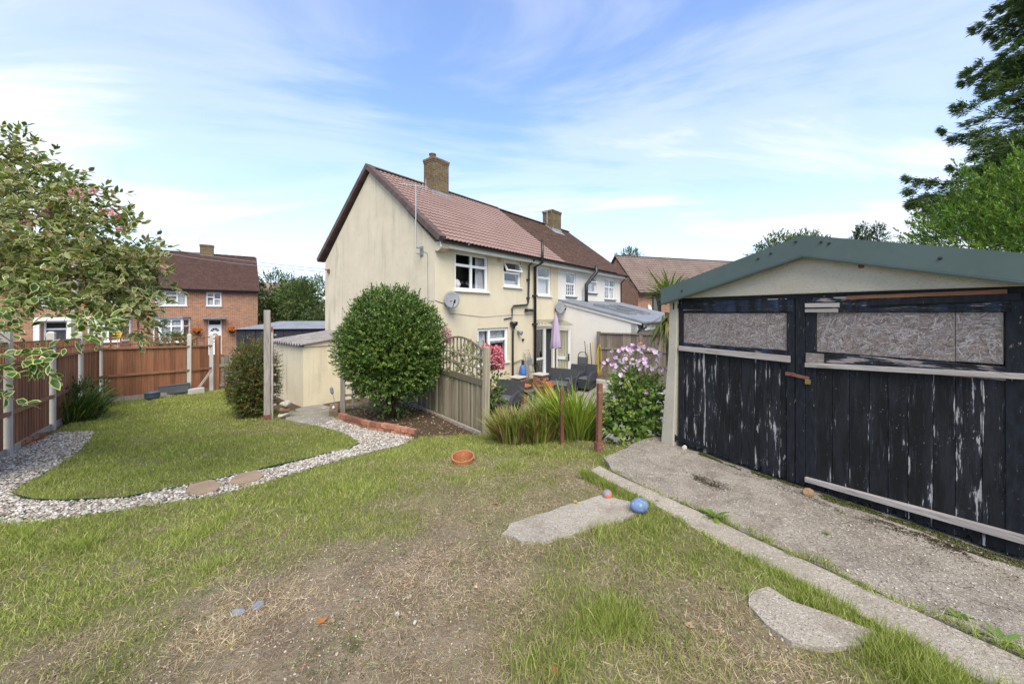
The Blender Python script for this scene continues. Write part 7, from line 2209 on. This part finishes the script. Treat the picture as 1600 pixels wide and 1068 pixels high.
n = 9000; u_ = np.abs(rng.normal(0, .9, n)) * -1 + 3.2; v_ = -.10 - np.abs(rng.normal(0, .07, n)) - .02 * u_
kk = rng.random(n) < .8; u_, v_ = u_[kk], v_[kk]
ux = np.concatenate((u_, rng.normal(.80, .13, 1800))); vx = np.concatenate((v_, -.68 + rng.normal(0, .06, 1800)))
k = fbm(ux * 5, vx * 9, 3) > .45; u_, v_ = ux[k], vx[k]; n = len(u_)
x = GO[0] + GD[0] * u_ + GN[0] * v_; y = GO[1] + GD[1] * u_ + GN[1] * v_
zz_ = 1.204 + (fbm(x * 2.2, y * 2.2, 4) - .5) * .05 + (fbm(x * 14, y * 14, 3) - .5) * .018
o = mobj('leaf_litter', leaf_mesh('leaf_litter', np.stack((x, y, zz_), -1), rng.normal(0, 1, (n, 3)) * np.array([1, 1, .15]), rng.normal(0, .3, (n, 3)) + np.array([0, 0, 1.0]), rng.uniform(.006, .018, n), rng.uniform(.003, .008, n), ccol(n, [(.055, .035, .022), (.085, .055, .035), (.035, .025, .018), (.07, .07, .02)], .2), MT['leaf'], 'small'))
tag(o, 'dark leaf litter and dry moss on the concrete apron', 'leaf litter', kind='stuff')
# leaf litter in the planting bed
n = 2600; x = rng.uniform(-4.0, -.4, n); y = rng.uniform(6.6, 10.3, n); k = inpoly(x, y, BED); x, y = x[k], y[k]; n = len(x)
o = mobj('bed_litter', leaf_mesh('bed_litter', np.stack((x, y, ground_z(x, y) + .01), -1), rng.normal(0, 1, (n, 3)) * np.array([1, 1, .25]), rng.normal(0, .4, (n, 3)) + np.array([0, 0, 1.0]), rng.uniform(.03, .07, n), rng.uniform(.02, .045, n), ccol(n, [(.34, .25, .15), (.25, .17, .10), (.42, .33, .22), (.15, .10, .06)], .15), MT['leaf'], 'small'))
tag(o, 'dry fallen leaves under the clipped bush', 'fallen leaves', kind='stuff')


def rosette(label, p, n, L, W, pal, up=.35, name='weed'):
    o = pos_thing(name, label, 'weed', p)
    a_ = np.arange(n) * 2.4 + rng.normal(0, .2, n)
    D = np.stack((np.cos(a_), np.sin(a_), rng.uniform(.1, 1.0, n) * up * 2), -1)
    l_ = rng.uniform(.6, 1.1, n) * L
    mobj('leaves', leaf_mesh('leaves', np.zeros((n, 3)), D, np.tile((0, 0, 1.0), (n, 1)) + rng.normal(0, .2, (n, 3)), l_, rng.uniform(.7, 1.2, n) * W, ccol(n, pal, .15), MT['leaf'], 'strap', bend=-l_ * .5), o)


WP = [(.13, .21, .035), (.17, .25, .05), (.10, .17, .03)]
for x_, y_, n_, L_, lb in ((1117, 806, 22, .13, 'bright dandelion rosette in the joint of the garage apron'), (1292, 829, 10, .035, 'tiny weed on the middle of the garage apron'), (1495, 962, 12, .07, 'upright weed in the right part of the apron joint'), (1562, 1000, 12, .11, 'broad-leaved weed at the right end of the apron joint'), (1313, 797, 10, .045, 'small weed at the foot of the right garage door')):
    q = pg(x_, y_); rosette(lb, (q[0], q[1], 1.2), n_, L_, L_ * .24, WP)
q = pg(800, 688)
rosette('lime green weed at the foot of the grass clumps', (q[0], q[1], q[2]), 40, .16, .05, WP, .7)
for x_, y_, lb in ((505, 978, 'orange fallen leaf on bare soil'), (861, 1056, 'curled brown fallen leaf at the lower picture edge'), (1075, 986, 'tan fallen leaf on the dry turf'), (902, 790, 'yellow fallen leaf on the concrete slab'), (772, 788, 'reddish fallen leaf on the turf behind the slab')):
    q = pg(x_, y_)
    c_ = {505: (.45, .17, .05), 861: (.38, .16, .06), 1075: (.42, .30, .18), 902: (.45, .36, .10), 772: (.40, .15, .12)}[x_]
    me = leaf_mesh('fallen_leaf', np.zeros((3, 3)), np.array([(1, .2, .1), (.6, .8, .1), (.7, -.6, .15)]), np.array([(0, 0, 1.0)] * 3), np.array([.05, .04, .04]), np.array([.026, .022, .022]), np.array([c_] * 3), MT['leaf'], 'leaf')
    tag(mobj('fallen_leaf', me, None, (q[0], q[1], q[2] + (.035 if x_ == 902 else .015)), (0, 0, x_)), lb, 'fallen leaf')
